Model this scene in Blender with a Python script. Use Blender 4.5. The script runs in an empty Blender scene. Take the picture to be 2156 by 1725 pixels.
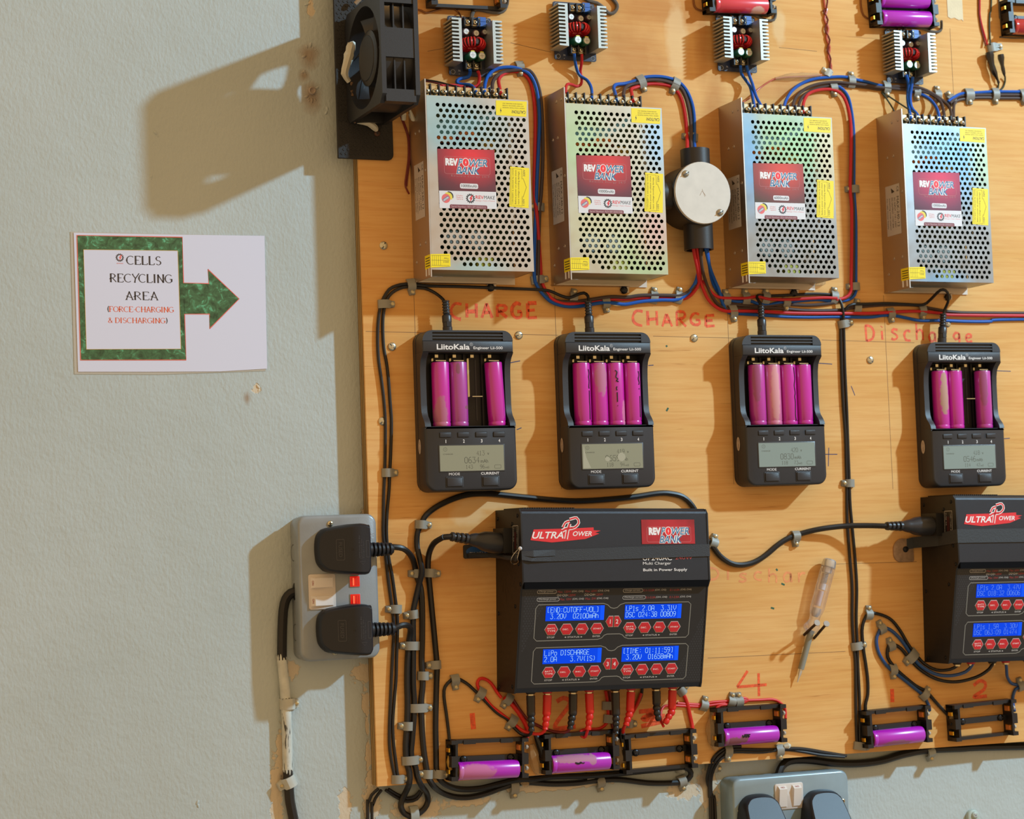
import bpy, math, random
from mathutils import Vector, Matrix
random.seed(7)
pi = math.pi
SC = bpy.context.scene
COL = SC.collection
mm = 0.001

# ------------------------------------------------------------------ camera, light, exposure
Z0 = 1.45                       # height of the lens above the floor
DCAM, FPX, CX, CY = 1.8923, 4200.0, 1078.0, 862.5
YAW, PIT, ROL = [math.radians(a) for a in (22.5227, 3.6773, -2.0180)]

def cam_axes():
    cy, sy, cp, sp = math.cos(YAW), math.sin(YAW), math.cos(PIT), math.sin(PIT)
    f = Vector((sy*cp, sp, -cy*cp)); r = f.cross(Vector((0, 1, 0))).normalized(); u = r.cross(f)
    cr, sr = math.cos(ROL), math.sin(ROL)
    return r*cr + u*sr, u*cr - r*sr, f
AR, AU, AF = cam_axes()

def W(x, y, d):                 # board coordinates (right, up, out of the board face) -> world
    return Vector((x, -d, y + Z0))

def P(px, py, d=0.0):           # the point of the board (or of a plane d in front of it) seen at a place of the photograph
    q = AR*((px-CX)/FPX) - AU*((py-CY)/FPX) + AF
    t = (d - DCAM)/q.z
    return Vector((q.x*t, q.y*t, d))

cd = bpy.data.cameras.new('camera'); cam = bpy.data.objects.new('camera', cd); COL.objects.link(cam)
B = Matrix(((1, 0, 0), (0, 0, -1), (0, 1, 0)))
m3 = Matrix((B @ AR, B @ AU, B @ (-AF))).transposed()
cam.matrix_world = Matrix.Translation((0, -DCAM, Z0)) @ m3.to_4x4()
cd.sensor_fit = 'HORIZONTAL'; cd.sensor_width = 36.0; cd.lens = FPX/2156*36.0
cd.clip_start = 0.05
cd.dof.use_dof = True; cd.dof.focus_distance = 2.03; cd.dof.aperture_fstop = 9.0
SC.camera = cam

wd = bpy.data.worlds.new('world'); SC.world = wd; wd.use_nodes = True
bg = wd.node_tree.nodes['Background']; bg.inputs[0].default_value = (1.0, 0.645, 0.32, 1); bg.inputs[1].default_value = 0.80

def lamp(name, loc, power, color, radius):
    l = bpy.data.lights.new(name, 'POINT'); l.energy = power; l.color = color; l.shadow_soft_size = radius
    o = bpy.data.objects.new(name, l); o.location = loc; COL.objects.link(o); return o
lamp('ceiling_lamp', W(2.76, 1.46, 1.50), 335.0, (0.49, 0.78, 1.0), 0.05)

SC.view_settings.view_transform = 'Standard'; SC.view_settings.look = 'None'
SC.view_settings.exposure = 0.0; SC.view_settings.gamma = 1.0; SC.view_settings.use_curve_mapping = False

# ------------------------------------------------------------------ materials
def lin(h):
    h = h.lstrip('#'); v = [int(h[i:i+2], 16)/255 for i in (0, 2, 4)]
    return tuple((c/12.92 if c <= .04045 else ((c+.055)/1.055)**2.4) for c in v) + (1,)
MATS = {}
def mat(name, col, rough=.5, metal=0.0, var=0.0, vscale=40.0, bump=0.0, bscale=600.0, emit=None, trans=0.0, spec=.5, alpha=1.0, coat=0.0, ior=None):
    if name in MATS: return MATS[name]
    m = bpy.data.materials.new(name); m.use_nodes = True; nt = m.node_tree; N = nt.nodes; L = nt.links
    b = N['Principled BSDF']; c = lin(col) if isinstance(col, str) else col
    b.inputs['Base Color'].default_value = c; b.inputs['Roughness'].default_value = rough; b.inputs['Metallic'].default_value = metal
    b.inputs['Specular IOR Level'].default_value = spec
    if coat: b.inputs['Coat Weight'].default_value = coat; b.inputs['Coat Roughness'].default_value = .15
    if trans: b.inputs['Transmission Weight'].default_value = trans
    if ior: b.inputs['IOR'].default_value = ior
    if alpha < 1: b.inputs['Alpha'].default_value = alpha
    if emit: b.inputs['Emission Color'].default_value = lin(emit[0]); b.inputs['Emission Strength'].default_value = emit[1]
    if var or bump:
        tc = N.new('ShaderNodeTexCoord')
    if var:
        n = N.new('ShaderNodeTexNoise'); n.inputs['Scale'].default_value = vscale; n.inputs['Detail'].default_value = 6; L.new(tc.outputs['Object'], n.inputs['Vector'])
        r = N.new('ShaderNodeValToRGB'); r.color_ramp.elements[0].position = .3; r.color_ramp.elements[1].position = .7
        r.color_ramp.elements[0].color = tuple(max(0, x*(1-var)) for x in c[:3]) + (1,); r.color_ramp.elements[1].color = tuple(min(1, x*(1+var)) for x in c[:3]) + (1,)
        L.new(n.outputs['Fac'], r.inputs[0]); L.new(r.outputs[0], b.inputs['Base Color'])
    if bump:
        n2 = N.new('ShaderNodeTexNoise'); n2.inputs['Scale'].default_value = bscale; n2.inputs['Detail'].default_value = 3; L.new(tc.outputs['Object'], n2.inputs['Vector'])
        bp = N.new('ShaderNodeBump'); bp.inputs['Strength'].default_value = bump; bp.inputs['Distance'].default_value = .0006; L.new(n2.outputs['Fac'], bp.inputs['Height']); L.new(bp.outputs[0], b.inputs['Normal'])
    MATS[name] = m; return m

def blotches(nt, vec, spots, nscale, edge, warp):
    """mask (0..1) of ragged patches: spots = (x, z, radius x, radius z) in the coordinates of vec."""
    N, L = nt.nodes, nt.links
    nz = N.new('ShaderNodeTexNoise'); nz.inputs['Scale'].default_value = nscale; nz.inputs['Detail'].default_value = 6; L.new(vec, nz.inputs['Vector'])
    out = None
    for (x, z, rx, rz) in spots:
        s = N.new('ShaderNodeVectorMath'); s.operation = 'SUBTRACT'; s.inputs[1].default_value = (x, z, 0); L.new(vec, s.inputs[0])
        mlt = N.new('ShaderNodeVectorMath'); mlt.operation = 'MULTIPLY'; mlt.inputs[1].default_value = (1/rx, 1/rz, 0); L.new(s.outputs[0], mlt.inputs[0])
        ln = N.new('ShaderNodeVectorMath'); ln.operation = 'LENGTH'; L.new(mlt.outputs[0], ln.inputs[0])
        if out is None: out = ln.outputs['Value']
        else:
            mn = N.new('ShaderNodeMath'); mn.operation = 'MINIMUM'; L.new(out, mn.inputs[0]); L.new(ln.outputs['Value'], mn.inputs[1]); out = mn.outputs[0]
    a = N.new('ShaderNodeMath'); a.operation = 'MULTIPLY_ADD'; a.inputs[1].default_value = warp; L.new(nz.outputs['Fac'], a.inputs[0]); L.new(out, a.inputs[2])
    mp = N.new('ShaderNodeMapRange'); mp.inputs['From Min'].default_value = 1+warp*.5+edge; mp.inputs['From Max'].default_value = 1+warp*.5-edge; L.new(a.outputs[0], mp.inputs['Value'])
    return mp.outputs[0]

# ------------------------------------------------------------------ mesh builder
class MB:
    def __init__(self): self.v = []; self.f = []; self.m = []; self.s = []; self.mats = []; self.T = Matrix.Identity(4); self.stack = []
    def push(self, M): self.stack.append(self.T.copy()); self.T = self.T @ M; return self
    def pop(self): self.T = self.stack.pop(); return self
    def slot(self, m):
        if m not in self.mats: self.mats.append(m)
        return self.mats.index(m)
    def add(self, vs, fs, m, smooth=False):
        o = len(self.v); T = self.T
        self.v += [tuple(T @ Vector(p)) for p in vs]; k = self.slot(m)
        for f in fs: self.f.append(tuple(i+o for i in f)); self.m.append(k); self.s.append(smooth)
        return self
    def box(self, x0, y0, z0, x1, y1, z1, m):
        vs = [(x, y, z) for z in (z0, z1) for y in (y0, y1) for x in (x0, x1)]
        return self.add(vs, [(0, 2, 3, 1), (4, 5, 7, 6), (0, 1, 5, 4), (2, 6, 7, 3), (0, 4, 6, 2), (1, 3, 7, 5)], m)
    def prism(self, pts, z0, z1, m, c=0.0, smooth=False):
        """polygon (counter-clockwise) pushed from z0 to z1; c = chamfer of the front edge"""
        n = len(pts); ring = lambda q, z: [(x, y, z) for x, y in q]
        vs = ring(pts, z0)
        if c:
            vs += ring(pts, z1-c); vs += ring(inset(pts, c*.35), z1-c*.35); vs += ring(inset(pts, c), z1); k = 4
        else: vs += ring(pts, z1); k = 2
        fs = [tuple(reversed(range(n)))] + [(a*n+i, a*n+(i+1) % n, (a+1)*n+(i+1) % n, (a+1)*n+i) for a in range(k-1) for i in range(n)]
        fs.append(tuple(range((k-1)*n, k*n)))
        return self.add(vs, fs, m, smooth)
    def rbox(self, x0, y0, x1, y1, z0, z1, r, m, c=0.0, n=5, smooth=True): return self.prism(rrect(x0, y0, x1, y1, r, n), z0, z1, m, c, smooth)
    def lathe(self, prof, m, n=16, smooth=True, sx=1.0):
        """profile (radius, z) turned about the local z axis"""
        vs = []; fs = []
        for r, z in prof: vs += [(r*math.cos(2*pi*i/n)*sx, r*math.sin(2*pi*i/n), z) for i in range(n)]
        for a in range(len(prof)-1): fs += [(a*n+i, a*n+(i+1) % n, (a+1)*n+(i+1) % n, (a+1)*n+i) for i in range(n)]
        fs.append(tuple(reversed(range(n)))); fs.append(tuple(range((len(prof)-1)*n, len(prof)*n)))
        return self.add(vs, fs, m, smooth)
    def cyl(self, x, y, z0, z1, r, m, n=16, c=0.0):
        self.push(Matrix.Translation((x, y, 0)))
        self.lathe([(r, z0), (r, z1)] if not c else [(r, z0), (r, z1-c), (r-c, z1)], m, n); return self.pop()
    def axis(self, p, q, prof, m, n=14, sx=1.0):
        """profile (radius, distance along p->q)"""
        p, q = Vector(p), Vector(q); d = (q-p).normalized(); M = d.to_track_quat('Z', 'Y').to_matrix().to_4x4(); M.translation = p
        self.push(M); self.lathe(prof, m, n, sx=sx); return self.pop()
    def tube(self, pts, r, m, n=8, rs=None):
        pts = [Vector(p) for p in pts]; k = len(pts); vs = []; fs = []; nrm = None
        for i, p in enumerate(pts):
            t = (pts[min(i+1, k-1)]-pts[max(i-1, 0)]).normalized()
            if nrm is None: nrm = t.orthogonal().normalized()
            else: nrm = (nrm - t*nrm.dot(t)); nrm = nrm.normalized() if nrm.length > 1e-9 else t.orthogonal().normalized()
            b = t.cross(nrm); rr = rs[i] if rs else r
            vs += [tuple(p+(nrm*math.cos(2*pi*j/n)+b*math.sin(2*pi*j/n))*rr) for j in range(n)]
        for a in range(k-1): fs += [(a*n+i, a*n+(i+1) % n, (a+1)*n+(i+1) % n, (a+1)*n+i) for i in range(n)]
        fs.append(tuple(reversed(range(n)))); fs.append(tuple(range((k-1)*n, k*n)))
        return self.add(vs, fs, m, True)
    def torus(self, R, r, m, nR=24, nr=8, sy=1.0, sz=1.0):
        vs = [((R+r*math.cos(b))*math.cos(a), (R+r*math.cos(b))*math.sin(a)*sy, r*math.sin(b)*sz) for a in [2*pi*i/nR for i in range(nR)] for b in [2*pi*j/nr for j in range(nr)]]
        fs = [(i*nr+j, ((i+1) % nR)*nr+j, ((i+1) % nR)*nr+(j+1) % nr, i*nr+(j+1) % nr) for i in range(nR) for j in range(nr)]
        return self.add(vs, fs, m, True)
    def poly(self, pts, z, m): return self.add([(x, y, z) for x, y in pts], [tuple(range(len(pts)))], m)
    def rect(self, x0, y0, x1, y1, z, m): return self.poly([(x0, y0), (x1, y0), (x1, y1), (x0, y1)], z, m)
    def ribbon(self, pts, w, z, m, closed=False, th=0.0):
        """flat stroke of ink w wide along pts"""
        pts = [Vector((p[0], p[1])) for p in pts]; k = len(pts); vs = []; fs = []
        for i in range(k):
            a, c = (pts[(i-1) % k], pts[(i+1) % k]) if closed else (pts[max(i-1, 0)], pts[min(i+1, k-1)])
            t = (c-a); t = t.normalized() if t.length > 1e-12 else Vector((1, 0)); nn = Vector((-t.y, t.x))*(w[i] if isinstance(w, (list, tuple)) else w)*.5
            vs += [(pts[i].x+nn.x, pts[i].y+nn.y, z), (pts[i].x-nn.x, pts[i].y-nn.y, z)]
        for i in range(k if closed else k-1): j = (i+1) % k; fs.append((2*i, 2*i+1, 2*j+1, 2*j))
        return self.add(vs, fs, m)
    def text(self, s, x, y, w, h, z, m, bold=0.0, shear=0.0, space=1.0):
        """words fitted to the rectangle x, y, w, h of the local plane z"""
        if 'M' in s and bold < .06: bold = 0.0
        vs, fs, ar = glyphs(s, bold*.45 if bold < .06 else bold, shear, space)
        if len(s) == 1 and ar*h < w: x += (w-ar*h)/2; w = ar*h
        return self.add([(x+a*w, y+b*h, z) for a, b in vs], fs, m)
    def strokes(self, s, x, y, cw, h, z, m, w, adv=1.25):
        for i, ch in enumerate(s):
            for st in LCDF.get(ch, ()):
                self.ribbon([(x+i*cw*adv+px/4*cw, y+py/6*h) for px, py in st], w, z, m)
        return self
    def mesh(self, name):
        me = bpy.data.meshes.new(name); me.from_pydata(self.v, [], self.f)
        for mt in self.mats: me.materials.append(mt)
        me.polygons.foreach_set('material_index', self.m); me.polygons.foreach_set('use_smooth', self.s)
        me.update()
        if any(self.s): me.set_sharp_from_angle(angle=math.radians(38))
        return me
    def build(self, name, parent=None):
        o = bpy.data.objects.new(name, self.mesh(name)); COL.objects.link(o)
        if parent is not None: o.parent = parent
        return o

def inset(pts, d):
    n = len(pts); out = []
    for i in range(n):
        a, b, c = Vector(pts[i-1]), Vector(pts[i]), Vector(pts[(i+1) % n])
        e1 = (b-a).normalized() if (b-a).length > 1e-9 else (c-b).normalized(); e2 = (c-b).normalized() if (c-b).length > 1e-9 else e1
        n1, n2 = Vector((-e1.y, e1.x)), Vector((-e2.y, e2.x)); k = n1+n2; k = k/max(.3, k.dot(n1)) if k.length > 1e-9 else n1
        out.append((b.x+k.x*d, b.y+k.y*d))
    return out
def rrect(x0, y0, x1, y1, r, n=5):
    rs = r if isinstance(r, (tuple, list)) else (r, r, r, r)      # corners: bottom right, top right, top left, bottom left
    out = []
    for (cx, cy, a0, rr) in ((x1-rs[0], y0+rs[0], -pi/2, rs[0]), (x1-rs[1], y1-rs[1], 0, rs[1]), (x0+rs[2], y1-rs[2], pi/2, rs[2]), (x0+rs[3], y0+rs[3], pi, rs[3])):
        if rr < 1e-7: out.append((cx, cy)); continue
        out += [(cx+rr*math.cos(a0+pi/2*i/n), cy+rr*math.sin(a0+pi/2*i/n)) for i in range(n+1)]
    return out
def arc(cx, cy, rx, ry, a0, a1, n=12): return [(cx+rx*math.cos(math.radians(a0+(a1-a0)*i/n)), cy+ry*math.sin(math.radians(a0+(a1-a0)*i/n))) for i in range(n+1)]
_G = {}
def glyphs(s, bold, shear, space):
    k = (s, bold, shear, space)
    if k not in _G:
        c = bpy.data.curves.new('words', 'FONT'); c.body = s; c.offset = bold; c.shear = shear; c.space_character = space; c.resolution_u = 3; c.fill_mode = 'FRONT'
        o = bpy.data.objects.new('words', c); me = o.to_mesh()
        vs = [(v.co.x, v.co.y) for v in me.vertices]; fs = [tuple(p.vertices) for p in me.polygons]; o.to_mesh_clear(); bpy.data.objects.remove(o); bpy.data.curves.remove(c)
        x0, x1, y0, y1 = min(v[0] for v in vs), max(v[0] for v in vs), min(v[1] for v in vs), max(v[1] for v in vs)
        _G[k] = ([((x-x0)/(x1-x0), (y-y0)/max(1e-6, y1-y0)) for x, y in vs], fs, (x1-x0)/max(1e-6, y1-y0))
    return _G[k]
def spline(pts, step=.003):
    """smooth curve through points"""
    pts = [Vector(p) for p in pts]; out = []
    if len(pts) < 3: return pts
    q = [pts[0]*2-pts[1]] + pts + [pts[-1]*2-pts[-2]]
    for i in range(1, len(q)-2):
        a, b, c, d = q[i-1:i+3]; n = max(2, min(14, int((c-b).length/step)))
        for j in range(n):
            t = j/n; t2, t3 = t*t, t*t*t
            out.append(.5*((2*b)+(c-a)*t+(2*a-5*b+4*c-d)*t2+(3*b-a-3*c+d)*t3))
    out.append(pts[-1]); return out

# ------------------------------------------------------------------ things
def setp(o, label, cat, group=None, kind=None):
    if label: o['label'] = label
    if cat: o['category'] = cat
    if group: o['group'] = group
    if kind: o['kind'] = kind
    return o
def place(o, x, y, d, rot=0.0):
    o.location = W(x, y, d); o.rotation_euler = (pi/2, -rot, 0); return o
def thing(name, label, cat, x, y, d=0.0, rot=0.0, group=None):
    o = bpy.data.objects.new(name, None); o.empty_display_size = .01; COL.objects.link(o)
    return setp(place(o, x, y, d, rot), label, cat, group)
def dup(root, x, y, d, rot, label, group=None):
    r = root.copy(); COL.objects.link(r); place(r, x, y, d, rot); r['label'] = label
    if group: r['group'] = group
    def rec(src, dst):
        for ch in list(src.children):
            c = ch.copy(); COL.objects.link(c); c.parent = dst; c.matrix_parent_inverse = ch.matrix_parent_inverse.copy(); rec(ch, c)
    rec(root, r); return r
def part(t, name): return [c for c in t.children if c.name.split('.')[0] == name]
def pts_of(px, d0):             # photograph places (x, y[, height in mm]) -> board coordinates
    return [P(p[0], p[1], p[2]*mm if len(p) > 2 else d0) for p in px]

# single-line letters for displays and pen marks, on a 4 x 6 grid
LCDF = {
 '0': [[(1, 0), (0, 1), (0, 5), (1, 6), (3, 6), (4, 5), (4, 1), (3, 0), (1, 0)]], '1': [[(1, 5), (2, 6), (2, 0)], [(1, 0), (3, 0)]],
 '2': [[(0, 5), (1, 6), (3, 6), (4, 5), (4, 4), (0, 0), (4, 0)]], '3': [[(0, 6), (4, 6), (2, 3.6), (3, 3.6), (4, 2.5), (4, 1), (3, 0), (1, 0), (0, 1)]],
 '4': [[(3, 0), (3, 6), (0, 2), (4, 2)]], '5': [[(4, 6), (0, 6), (0, 3.6), (3, 3.6), (4, 2.6), (4, 1), (3, 0), (1, 0), (0, 1)]],
 '6': [[(3.5, 6), (2, 6), (0, 4), (0, 1), (1, 0), (3, 0), (4, 1), (4, 2.3), (3, 3.3), (0, 3)]], '7': [[(0, 6), (4, 6), (1.5, 2.5), (1.5, 0)]],
 '8': [[(1, 3.2), (0, 4), (0, 5), (1, 6), (3, 6), (4, 5), (4, 4), (3, 3.2), (1, 3.2), (0, 2.2), (0, 1), (1, 0), (3, 0), (4, 1), (4, 2.2), (3, 3.2)]],
 '9': [[(.5, 0), (2, 0), (4, 2), (4, 5), (3, 6), (1, 6), (0, 5), (0, 3.7), (1, 2.8), (4, 3)]],
 'A': [[(0, 0), (0, 5), (1, 6), (3, 6), (4, 5), (4, 0)], [(0, 2.6), (4, 2.6)]], 'C': [[(4, 5), (3, 6), (1, 6), (0, 5), (0, 1), (1, 0), (3, 0), (4, 1)]],
 'D': [[(0, 0), (0, 6), (2.5, 6), (4, 4.5), (4, 1.5), (2.5, 0), (0, 0)]], 'E': [[(4, 6), (0, 6), (0, 0), (4, 0)], [(0, 3.2), (3, 3.2)]],
 'F': [[(4, 6), (0, 6), (0, 0)], [(0, 3.2), (3, 3.2)]], 'G': [[(4, 5), (3, 6), (1, 6), (0, 5), (0, 1), (1, 0), (4, 0), (4, 3), (2, 3)]],
 'H': [[(0, 0), (0, 6)], [(4, 0), (4, 6)], [(0, 3.1), (4, 3.1)]], 'I': [[(1, 6), (3, 6)], [(2, 6), (2, 0)], [(1, 0), (3, 0)]], 'L': [[(0, 6), (0, 0), (4, 0)]],
 'M': [[(0, 0), (0, 6), (2, 3.5), (4, 6), (4, 0)]], 'N': [[(0, 0), (0, 6), (4, 1), (4, 6), (4, 0)]], 'O': [[(1, 0), (0, 1), (0, 5), (1, 6), (3, 6), (4, 5), (4, 1), (3, 0), (1, 0)]],
 'P': [[(0, 0), (0, 6), (3, 6), (4, 5), (4, 4), (3, 3), (0, 3)]], 'R': [[(0, 0), (0, 6), (3, 6), (4, 5), (4, 4), (3, 3), (0, 3)], [(1.7, 3), (4, 0)]],
 'S': [[(4, 5), (3, 6), (1, 6), (0, 5), (0, 4), (1, 3.2), (3, 2.8), (4, 2), (4, 1), (3, 0), (1, 0), (0, 1)]], 'T': [[(0, 6), (4, 6)], [(2, 6), (2, 0)]],
 'U': [[(0, 6), (0, 1), (1, 0), (3, 0), (4, 1), (4, 6)]], 'V': [[(0, 6), (0, 2.5), (2, 0), (4, 2.5), (4, 6)]],
 'm': [[(0, 0), (0, 4), (1.5, 4), (2, 3.4), (2, 0)], [(2, 3.4), (2.6, 4), (4, 4), (4, 0)]], 'h': [[(0, 0), (0, 6)], [(0, 3.4), (1.4, 4), (3, 4), (4, 3), (4, 0)]],
 'i': [[(1.5, 4), (2, 4), (2, 0)], [(1, 0), (3, 0)], [(2, 5.4), (2, 6)]], 'o': [[(1, 0), (0, 1), (0, 3), (1, 4), (3, 4), (4, 3), (4, 1), (3, 0), (1, 0)]],
 's': [[(4, 4), (1, 4), (0, 3.2), (1, 2.2), (3, 1.8), (4, 1), (3, 0), (0, 0)]], ':': [[(2, 4), (2, 4.8)], [(2, 1), (2, 1.8)]], '.': [[(1.6, 0), (2.4, 0.4)]],
 '-': [[(.5, 3), (3.5, 3)]], '[': [[(3, 6), (1, 6), (1, 0), (3, 0)]], ']': [[(1, 6), (3, 6), (3, 0), (1, 0)]], '(': [[(3, 6), (1.5, 4.5), (1.5, 1.5), (3, 0)]], ')': [[(1, 6), (2.5, 4.5), (2.5, 1.5), (1, 0)]],
}

# ------------------------------------------------------------------ the setting: painted wall, floor
def wall_material():
    m = bpy.data.materials.new('painted_plaster'); m.use_nodes = True; nt = m.node_tree; N, L = nt.nodes, nt.links; b = N['Principled BSDF']
    tc = N.new('ShaderNodeTexCoord'); v = tc.outputs['Object']
    n = N.new('ShaderNodeTexNoise'); n.inputs['Scale'].default_value = 5; n.inputs['Detail'].default_value = 5; L.new(v, n.inputs['Vector'])
    r = N.new('ShaderNodeValToRGB'); r.color_ramp.elements[0].position = .3; r.color_ramp.elements[1].position = .7
    r.color_ramp.elements[0].color = lin('#aeb8b6'); r.color_ramp.elements[1].color = lin('#b6c0bf'); L.new(n.outputs['Fac'], r.inputs[0])
    def sp(px, py, rx, ry): q = P(px, py, -.018); return (q.x, q.y, rx*mm, ry*mm)
    cream = blotches(nt, v, [sp(582, 1690, 6, 42), sp(590, 1590, 4, 25), sp(726, 1700, 7, 20), sp(770, 1480, 4, 14), sp(773, 1530, 2, 9), sp(775, 1590, 3, 14), sp(779, 1640, 4, 9), sp(782, 1695, 9, 22), sp(764, 1418, 12, 9), sp(612, 1410, 8, 9), sp(880, 1705, 26, 12), sp(985, 1690, 26, 4),
                              sp(1440, 1665, 20, 9), sp(1490, 1660, 12, 22), sp(1180, 1655, 60, 4), sp(780, 1090, 10, 12), sp(655, 20, 4, 9), sp(540, 820, 4, 5), sp(764, 820, 1.6, 50), sp(775, 1090, 4, 8)], 170, .1, 1.9)
    mix = N.new('ShaderNodeMix'); mix.data_type = 'RGBA'; L.new(cream, mix.inputs['Factor']); L.new(r.outputs[0], mix.inputs['A']); mix.inputs['B'].default_value = lin('#cdc0a8')
    dirt = blotches(nt, v, [sp(652, 118, 9, 10), sp(656, 205, 8, 13), sp(640, 160, 5, 5), sp(520, 840, 3, 5), sp(598, 1642, 5, 6), sp(1478, 1645, 5, 7)], 90, .6, 1.2)
    mix2 = N.new('ShaderNodeMix'); mix2.data_type = 'RGBA'; L.new(dirt, mix2.inputs['Factor']); L.new(mix.outputs['Result'], mix2.inputs['A']); mix2.inputs['B'].default_value = lin('#9d9080')
    L.new(mix2.outputs['Result'], b.inputs['Base Color']); b.inputs['Roughness'].default_value = .62; b.inputs['Specular IOR Level'].default_value = .35
    # brushed, orange-peel relief
    mp = N.new('ShaderNodeMapping'); mp.inputs['Scale'].default_value = (1.0, .55, 1); L.new(v, mp.inputs['Vector'])
    g1 = N.new('ShaderNodeTexNoise'); g1.inputs['Scale'].default_value = 330; g1.inputs['Detail'].default_value = 4; L.new(mp.outputs[0], g1.inputs['Vector'])
    g2 = N.new('ShaderNodeTexNoise'); g2.inputs['Scale'].default_value = 28; g2.inputs['Detail'].default_value = 3; L.new(v, g2.inputs['Vector'])
    ad = N.new('ShaderNodeMath'); ad.operation = 'MULTIPLY_ADD'; ad.inputs[1].default_value = 2.2; L.new(g2.outputs['Fac'], ad.inputs[0]); L.new(g1.outputs['Fac'], ad.inputs[2])
    sb = N.new('ShaderNodeMath'); sb.operation = 'MULTIPLY_ADD'; sb.inputs[1].default_value = -1.2; L.new(cream, sb.inputs[0]); L.new(ad.outputs[0], sb.inputs[2])
    bp = N.new('ShaderNodeBump'); bp.inputs['Strength'].default_value = .55; bp.inputs['Distance'].default_value = .0011; L.new(sb.outputs[0], bp.inputs['Height']); L.new(bp.outputs[0], b.inputs['Normal'])
    return m
M_WALL = wall_material()
w = MB(); w.box(-1.6, -Z0, -.11, 3.6, 1.75, -.018, M_WALL); wall = setp(place(w.build('wall_back'), 0, 0, 0), 'pale grey-green painted plaster wall with scuffs and bare cream patches', None, kind='structure')
# loose plaster round two old screw holes, flakes on the paint
pl = MB()
for k, (px, py, n) in enumerate(((652, 112, 9), (658, 196, 11), (640, 150, 4), (690, 232, 3), (650, 8, 4), (331, 285, 3), (318, 376, 2), (546, 818, 2), (416, 1690, 2), (350, 930, 1))):
    for i in range(n):
        a = random.random()*2*pi; R = (6+2*random.random())*mm if n > 5 else random.random()*3*mm; c = P(px, py, -.018)
        s = (1.2+random.random()*2.2)*mm
        pl.push(Matrix.Translation((c.x+R*math.cos(a), c.y+R*1.2*math.sin(a), c.z-.0006)) @ Matrix.Rotation(a, 4, 'Z') @ Matrix.Diagonal((s, s*.55, s*.45, 1)))
        pl.lathe([(1, 0), (.9, .5), (.45, .95), (.1, 1.05)], M_WALL, 7); pl.pop()
pl.build('plaster_flakes', wall)['kind'] = 'stuff'
pg = MB(); c = P(656, 192, -.018); pg.push(Matrix.Translation((c.x, c.y, c.z))); pg.lathe([(4.2*mm, -.001), (4.0*mm, 3*mm), (3.0*mm, 4*mm), (2.4*mm, 3.2*mm), (1.6*mm, 2*mm)], mat('old_filler', '#a8998a', .9, var=.15, bump=.6, bscale=900), 11); pg.pop()
pg.build('wall_plug', wall)
fl = MB(); fl.box(-1.6, -.05, -.11, 3.6, 0, 3.2, mat('cement_screed', '#8d8880', .8, var=.1, vscale=8)); setp(place(fl.build('floor'), 0, -Z0, 0), 'grey cement floor below the frame', None, kind='structure')

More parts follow.
